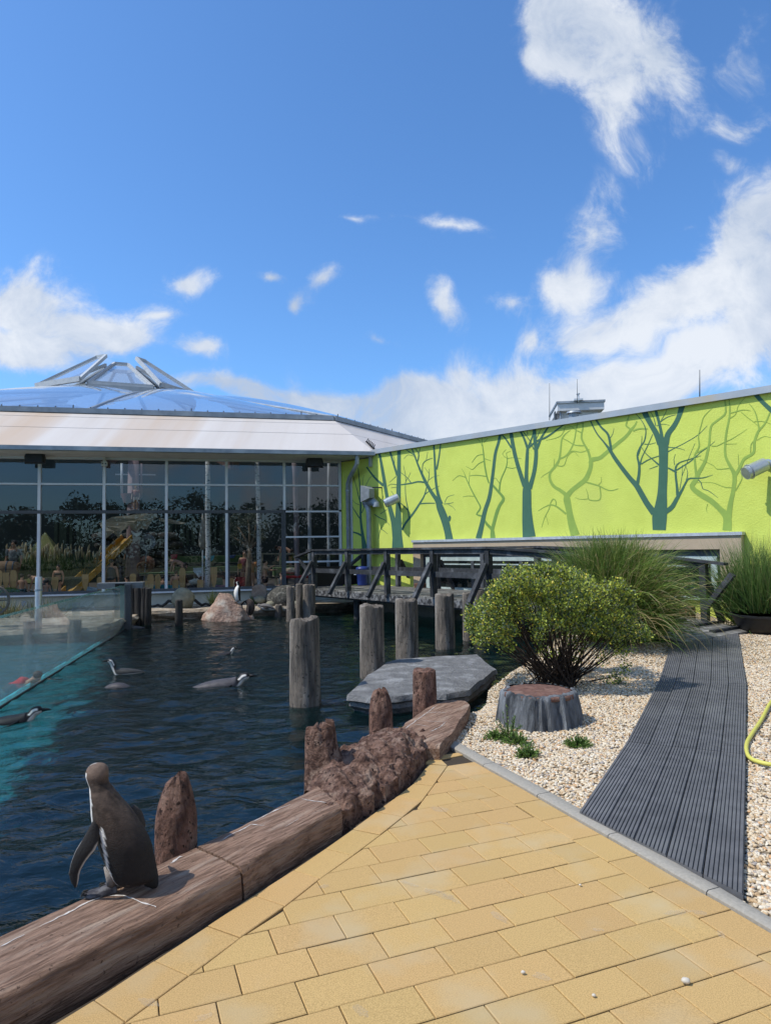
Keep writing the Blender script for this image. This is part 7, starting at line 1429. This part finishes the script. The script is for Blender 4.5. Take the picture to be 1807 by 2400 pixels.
# windmill wheel
c = I(345, 1271, 4.8); r = 18/F_PX*28; t = thing('wind_wheel', c, 'pale many-bladed wind wheel on a thin pole before the dark rocks', 'wind wheel'); m_vane = mat('vane_grey', (.33, .36, .38), .6, (.24, .27, .29), 3, orand=.2)
for k in range(18):
    a = 2*math.pi*k/18; d = FU*math.cos(a)+Vector((0, 0, math.sin(a))); s = FU*-math.sin(a)+Vector((0, 0, math.cos(a))); tw = FN*.04
    mb = MB(); pts = [c+d*r*.35-s*.025, c+d*r-s*.05+tw, c+d*r+s*.05-tw, c+d*r*.35+s*.025]; mb.add(pts+[p+FN*.012 for p in pts], [(0, 1, 2, 3), (7, 6, 5, 4), (0, 4, 5, 1), (1, 5, 6, 2), (2, 6, 7, 3), (3, 7, 4, 0)]); mb.build('blade', m_vane, t)
mb = MB(); mb.tube([c-FN*.03, c+FN*.08], .1, 14); mb.build('hub', m_drk, t)
mb = MB(); mb.tube([c-FN*.05, H(I(335, 1330, 4.8), 0)], .025, 6); mb.build('pole', m_vane, t)
# wooden cog wheel, booth arch, barrel
c = I(335, 1331, 3.6); t = thing('cog_wheel', c, 'brown wooden cartwheel in the jumble of timber behind the glass', 'wheel'); r = .21
mb = MB(); mb.tube([c+FU*r*math.cos(a)+Vector((0, 0, r*math.sin(a))) for a in np.linspace(0, 2*math.pi, 25)], .03, 6, cap=False); mb.build('rim', mat('brown_wood', (.16, .08, .035), .7, (.09, .045, .02), 6), t, True)
for k in range(8): a = k*math.pi/4; mb = MB(); mb.tube([c, c+FU*r*math.cos(a)+Vector((0, 0, r*math.sin(a)))], .015, 6); mb.build('spoke', mat('brown_wood', (.16, .08, .035)), t)
c = I(343, 1322, 5.4); t = thing('brick_oven', c, 'rounded terracotta oven hump in front of the dark rocks', 'oven'); mb = MB(); mb.blob(c, (.34, .3, .34), 3, .05, 2, 2); mb.build('dome', mat('terracotta', (.25, .115, .07), .85, (.17, .075, .045), 6), t, True); mb = MB(); mb.box(c+FN*.28-Vector((0, 0, .15)), (.22, .08, .2), FU); mb.build('mouth', m_drk, t)
c = I(18, 1332, 1.4); t = thing('barrel', c, 'wooden barrel with dark hoops lying on its side at the far left inside', 'barrel'); a, b = c-FU*.5, c+FU*.32
mb = MB(); mb.tube([a.lerp(b, f) for f in (0, .25, .5, .75, 1)], [.2, .235, .245, .235, .2], 18); mb.build('staves', mat('barrel_wood', (.24, .15, .085), .7, (.15, .09, .05), 3, stretch=(.4, 12, 12)), t, True)
for f in (.12, .62, .86): mb = MB(); q = a.lerp(b, f); mb.tube([q-FU*.02, q+FU*.02], .246 if f > .5 and f < .8 else .23, 18); mb.build('hoop', mat('hoop_blue', (.04, .06, .09), .5), t, True)
c = I(267, 1273, 4.2); mb = MB(); mb.blob(c, (.07, .07, .08), 2, .05, 2, 1); mb.tube([c+Vector((0, 0, .06)), c+Vector((-.03, 0, .16))], .012, 6); tag(mb.build('hanging_float', mat('float_tan', (.45, .33, .22), .8), None, True), 'round tan float hanging under the torn sail', 'float')
c = I(320, 1252, 3.9); mb = MB()
for s in (-1, 1): pts = [c+FU*x*s*.012+Vector((0, 0, z*.012)) for x, z in ((0, 2), (8, 8), (17, 12), (16, 5), (12, 0), (8, -4), (3, -6), (0, -8))]; mb.rings([pts if s > 0 else pts[::-1], [p+FN*.03 for p in (pts if s > 0 else pts[::-1])]])
tag(mb.build('winged_ornament', mat('ornament_white', (.5, .5, .47), .7), None), 'pale winged ornament hanging below the sail beside the wind wheel', 'ornament')
# tent, planter and reeds
ap = I(106, 1246, 5.2); t = thing('tent', H(ap, 0), 'olive yellow pyramid tent behind the tall reeds', 'tent'); bs = [H(ap, .6)+FU*x+FN*y for x, y in ((-1.15, 1.1), (1.25, 1.1), (1.25, -1.1), (-1.15, -1.1))]; m_tent = mat('tent_cloth', (.30, .29, .11), .85, (.24, .23, .085), 3, trans=.25)
for i in range(4): mb = MB(); p = [bs[i], bs[(i+1) % 4], ap]; c = sum(p, Vector())/3; mb.add(p, [(0, 1, 2)]); mb.build('tent_side', m_tent, t)
mb = MB(); mb.tube([H(ap, 0), ap], .03, 6); mb.build('tent_pole', m_drk, t)
q0, q1 = I(100, 1366, 2.6), I(205, 1366, 2.6); mb = MB(); mb.beam(H(q0, .42), H(q1, .42), .25, .84); tag(mb.build('stone_planter', mat('speckled_stone', (.16, .18, .12), .9, (.08, .09, .065), 40, 4, contrast=(.4, .6)), None), 'speckled grey-green planter wall below the reeds', 'planter')
for k, (px, w, lab) in enumerate(((40, 42, 'pale plumed reed clump at the far left inside the glass'), (100, 45, 'pale plumed reed clump in front of the olive tent'), (150, 40, 'tan plumed reed clump above the planter wall'), (208, 44, 'dark green plumed reed clump left of the sail'))):
    b = I(px, 1345, 3.3); t = thing('reed_clump', b, lab, 'reeds', 'plumed reeds inside the hall'); ww = w/F_PX*27
    blades('leaf_blade', t, b+Vector((0, 0, -.2)), 260, .6, 1.15, 1, .3, .35, [((.06, .11, .04), 3), ((.10, .15, .05), 1)], .014, box=(ww*.55, .25), seg=4)
    for j in range(22):
        p = b+FU*random.uniform(-.55, .55)*ww+FN*random.uniform(-.2, .2); h = random.uniform(.65, 1.0); d = Vector((random.uniform(-.15, .15), 0, 1)).normalized(); tp = p+d*h; mb = MB(); mb.tube([p+d*(h-.25), tp-d*.06, tp+d*.05, tp+d*.14+Vector((.02, 0, 0))], [.008, .032, .03, .006], 6); tag(mb.build('plume', mat('reed_plume', (.44, .37, .22), .9, (.34, .27, .15), 12, orand=.2), t, True), kind=None)
# birch poles, painted columns, parasol, olive tree
m_birch = mat('birch_bark', (.55, .56, .56), .8, (.02, .02, .022), 5.5, 3, stretch=(1.6, 1.6, 5.5), contrast=(.40, .44))
def pole(px, y0, y1, d, wpx, mt, lab, name='birch_pole', cat='pole', bend=0, group=None):
    a, b = I(px, y1, d), I(px+bend, y0, d); r = wpx/2/F_PX*(24+d); mb = MB(); pts = []
    for f in np.linspace(0, 1, 9): p = H(a, 0).lerp(H(b, b.z), f); p += FU*.03*noise.noise(Vector((f*4, px, 0)))-FU*bend*.004*math.sin(f*math.pi); pts.append(p)
    mb.tube(pts, [r*(1.05-.15*f) for f in np.linspace(0, 1, 9)], 12); return tag(mb.build(name, mt, None, True), lab, cat, group)
pole(487, 1079, 1383, 1.3, 11.5, m_birch, 'white birch pole with black marks in the middle window bay', group='birch poles behind the glass'); pole(608, 1082, 1380, 1.3, 10.5, m_birch, 'white birch pole with black marks beside the olive tree', group='birch poles behind the glass', bend=-6)
m_col = mat('painted_column', (.42, .43, .45), .7, (.36, .37, .39), 2); m_colp = mat('mauve_column', (.26, .21, .22), .8, (.2, .16, .17), 3)
pole(697, 1082, 1380, 1.6, 12, m_colp, 'mauve-grey slightly crooked column left in the last window bay', 'hall_column', 'column', -8, 'columns in the last window bay'); pole(726, 1095, 1380, 1.8, 9, m_col, 'pale grey column in the middle of the last window bay', 'hall_column', 'column', 0, 'columns in the last window bay'); pole(770, 1085, 1380, 1.4, 8, m_col, 'pale slim column nearest the corner of the last window bay', 'hall_column', 'column', 1, 'columns in the last window bay')
b = I(475, 1384, 3); tp = I(478, 1198, 3); t = thing('closed_parasol', H(b, 0), 'closed beige parasol standing left of the middle birch pole', 'parasol'); zz = lambda y: I(476, y, 3).z
mb = MB(); mb.tube([H(b, 0), H(b, tp.z)], .025, 8); mb.build('pole', m_alu, t); mb = MB(); mb.tube([H(b, zz(1288)), H(b, zz(1280)), H(b, zz(1262)), H(b, zz(1205))], [.05, .13, .15, .02], 10); mb.build('canopy', mat('parasol_beige', (.36, .33, .28), .9, (.28, .25, .21), 6, stretch=(8, 8, .5)), t, True)
b = I(581, 1378, 2.0); t = thing('olive_tree', H(b, 0), 'round-headed silvery olive tree with a bare forked trunk inside the glass', 'tree'); zz = lambda y: I(581, y, 2.0).z; m_trunk = mat('olive_trunk', (.27, .20, .14), .9, (.18, .13, .09), 8, bump=.4)
mb = MB(); mb.tube([H(b, 0), H(b, zz(1330))+FU*.03, H(b, zz(1285))+FU*.06], [.12, .1, .085], 10)
for x, y in ((-.35, 1235), (.3, 1230), (.55, 1250), (-.6, 1255), (0, 1215)): mb.tube([H(b, zz(1287))+FU*.06, (H(b, zz(1287))+FU*.06).lerp(H(b, zz(y))+FU*x, .5)+FU*.05, H(b, zz(y))+FU*x], [.07, .045, .015], 7)
mb.build('trunk', m_trunk, t, True); L = Leaves()
for _ in range(70):
    a = rv(); c = H(b, zz(1240))+FU*(a.x*.78)+FN*(a.y*.6)+Vector((0, 0, a.z*.58+.06)); 
    if a.z < -.5 and abs(a.x) < .3: continue
    for _ in range(46): p = c+rv()*.2*random.random(); L.put(p, (rv()+Vector((0, 0, -.5))).normalized(), random.uniform(.06, .11), .013, jit(random.choice([(.10, .125, .09), (.17, .19, .15), (.055, .075, .05), (.26, .28, .24)])))
L.build('crown', m_leaf, t)
# counters, railing and towels
m_grn = mat('green_cover', (.10, .15, .055), .9, (.075, .115, .045), 3); m_cream = mat('cream_rail', (.42, .38, .27), .8)
def shelf(x0, x1, y, d, h, lab, mt=m_grn):
    a, b = I(x0, y, d), I(x1, y, d); t = thing('lounge_counter', H((a+b)/2, 0), lab, 'counter', 'green covered counters in the hall'); mb = MB(); mb.box((a+b)/2-Vector((0, 0, h/2)), ((b-a).length, .9, h), FU); mb.build('cover', mt, t)
    mb = MB(); mb.box((a+b)/2-Vector((0, 0, h+.02)), ((b-a).length, .8, .05), FU); mb.build('board', m_cream, t)
    for f in (.1, .5, .9): mb = MB(); q = a.lerp(b, f); mb.beam(H(q, 0), H(q, a.z-h-.04), .08, .08, (1, 0, 0)); mb.build('leg', m_cream, t)
shelf(392, 590, 1303, 6.2, .26, 'highest green counter deep inside, with towels hung on it'); shelf(392, 600, 1328, 4.8, .18, 'middle green counter with clothes lying on it'); shelf(330, 470, 1341, 3.8, .05, 'low narrow counter left of the first birch pole'); shelf(640, 705, 1330, 3.4, .30, 'short green counter left of the mauve column')
a, b = I(608, 1298, 5), I(745, 1298, 5); t = thing('hall_railing', H((a+b)/2, 0), 'cream handrail with thin posts in the two right window bays', 'railing'); mb = MB(); mb.beam(a, b, .06, .06); mb.build('rail', m_cream, t); mb = MB(); mb.beam(a-Vector((0, 0, .5)), b-Vector((0, 0, .5)), .04, .04); mb.build('rail', m_cream, t)
for f in (.05, .35, .65, .95): mb = MB(); q = a.lerp(b, f); mb.beam(H(q, 0), q, .05, .05, (1, 0, 0)); mb.build('post', m_cream, t)
def towel(pts, d, col, lab, cat='towel', fold=.05, group='towels inside the hall'):
    mt = mat('towel_%d_%d_%d' % tuple(int(c*255) for c in col), col, .95, tuple(c*.72 for c in col), 14, bump=.4); o = cloth(pts, d, 'towel', mt, None, fold); tag(o, lab, cat, group)
towel([(472, 1303), (503, 1302), (500, 1312), (494, 1316), (489, 1310), (476, 1308)], 5.7, (.10, .46, .55), 'bright cyan towel hanging over the highest green counter'); towel([(453, 1331), (477, 1330), (478, 1352), (470, 1350), (466, 1354), (460, 1346), (453, 1340)], 3.2, (.48, .60, .68), 'pale blue white towel hung low left of the first birch pole')
towel([(400, 1300), (416, 1299), (414, 1309), (402, 1310)], 5.7, (.45, .03, .07), 'small red towel at the left end of the highest counter'); towel([(536, 1303), (553, 1300), (548, 1308), (538, 1308)], 5.7, (.10, .14, .30), 'dark blue towel on the highest counter near the olive tree')
towel([(550, 1353), (575, 1352), (574, 1374), (552, 1374)], 1.2, (.24, .025, .03), 'large dark red towel left of the olive trunk'); towel([(505, 1355), (521, 1354), (524, 1372), (503, 1373)], 1.3, (.08, .17, .11), 'green towel hanging right of the first birch pole'); towel([(502, 1371), (531, 1371), (531, 1382), (502, 1382)], .9, (.17, .12, .20), 'purple towel low behind the glass below the green one')
towel([(355, 1372), (385, 1370), (386, 1386), (356, 1387)], .8, (.06, .30, .38), 'turquoise towel below the pair of paddle blades'); towel([(388, 1372), (425, 1371), (425, 1386), (388, 1387)], .7, (.04, .34, .42), 'turquoise towel under the seated bare-shouldered man'); towel([(206, 1375), (228, 1378), (228, 1385), (203, 1386)], .8, (.40, .52, .60), 'striped pale towel at the foot of the slide'); towel([(557, 1322), (567, 1321), (567, 1333), (557, 1333)], 3.0, (.62, .36, .05), 'yellow bag on the counter left of the woman behind the trunk', 'bag', .03, None)
towel([(492, 1330), (508, 1331), (506, 1340), (492, 1339)], 4.2, (.42, .05, .10), 'crimson towel on the middle counter right of the first birch pole'); towel([(428, 1323), (438, 1321), (439, 1331), (430, 1333)], 4.1, (.55, .22, .24), 'pink towel on the middle counter left of the birch pole')
c = I(457, 1364, 1.0); mb = MB(); mb.blob(c, (.19, .14, .11), 3, .35, 3, 4); tag(mb.build('crumpled_towel', mat('crumpled_pale', (.50, .50, .44), .95), None, True), 'crumpled pale towel heaped on the black bag', 'towel'); c = I(456, 1378, 1.0); mb = MB(); mb.blob(c, (.26, .16, .14), 3, .12, 2, 6); tag(mb.build('black_bag', mat('bag_black', (.015, .015, .017), .7), None, True), 'black bag under the crumpled towel left of the birch pole', 'bag')
a, b = I(668, 1352, 1.8), I(714, 1352, 1.8); t = thing('red_lounger', H((a+b)/2, 0), 'red sun lounger with a striped pillow in the last window bay', 'lounger'); mb = MB(); mb.box((a+b)/2, ((b-a).length+.2, .6, .09), FU); bevel(mb.build('frame', mat('lounger_red', (.42, .02, .025), .5), t), .02)
mb = MB(); mb.blob((a+b)/2+FU*-.12+Vector((0, 0, .22)), (.33, .2, .12), 3, .1, 2, 2); mb.build('pillow', mat('striped_pillow', (.55, .48, .36), .9, (.33, .2, .12), 3, 2, stretch=(1, 1, 9), contrast=(.45, .5)), t, True)
for x in (-.3, .3): mb = MB(); q = (a+b)/2+FU*x; mb.beam(H(q, 0), q, .06, .06, (1, 0, 0)); mb.build('leg', m_dark, t)
mb = MB(); c = I(22, 1391, .2); t = thing('window_plant', c, 'low leafy plant on the inner sill at the far left', 'plant'); L = Leaves()
for _ in range(240): d = rv(); L.put(c+Vector((d.x*.26, d.y*.1, .02+abs(d.z)*.1)), (d+Vector((0, 0, .4))).normalized(), .09, .022, jit((.14, .22, .06)))
L.build('foliage', m_leaf, t)
# treeline behind the photographer, seen mirrored in the glass
L = Leaves(); tl = empty('tree_line', (0, -40, -1), kind='stuff')
for i in range(1150):
    x = random.uniform(-75, 45); hgt = 7.2+3.2*noise.noise(Vector((x*.11, 2, 3)))+1.6*noise.noise(Vector((x*.4, 5, 1))); z = random.uniform(.03, 1)**.7*hgt; c = Vector((x, -38+random.uniform(-3, 3), z-.5))
    for _ in range(60): p = c+rv()*1.15*random.random()**.5; L.put(p, rv(), random.uniform(.3, .55), .13, jit(random.choice([(.016, .03, .01), (.026, .044, .013), (.04, .058, .018)])))
o = L.build('tree_foliage', m_leaf, tl); o['kind'] = 'stuff'
bpy.context.view_layer.update()
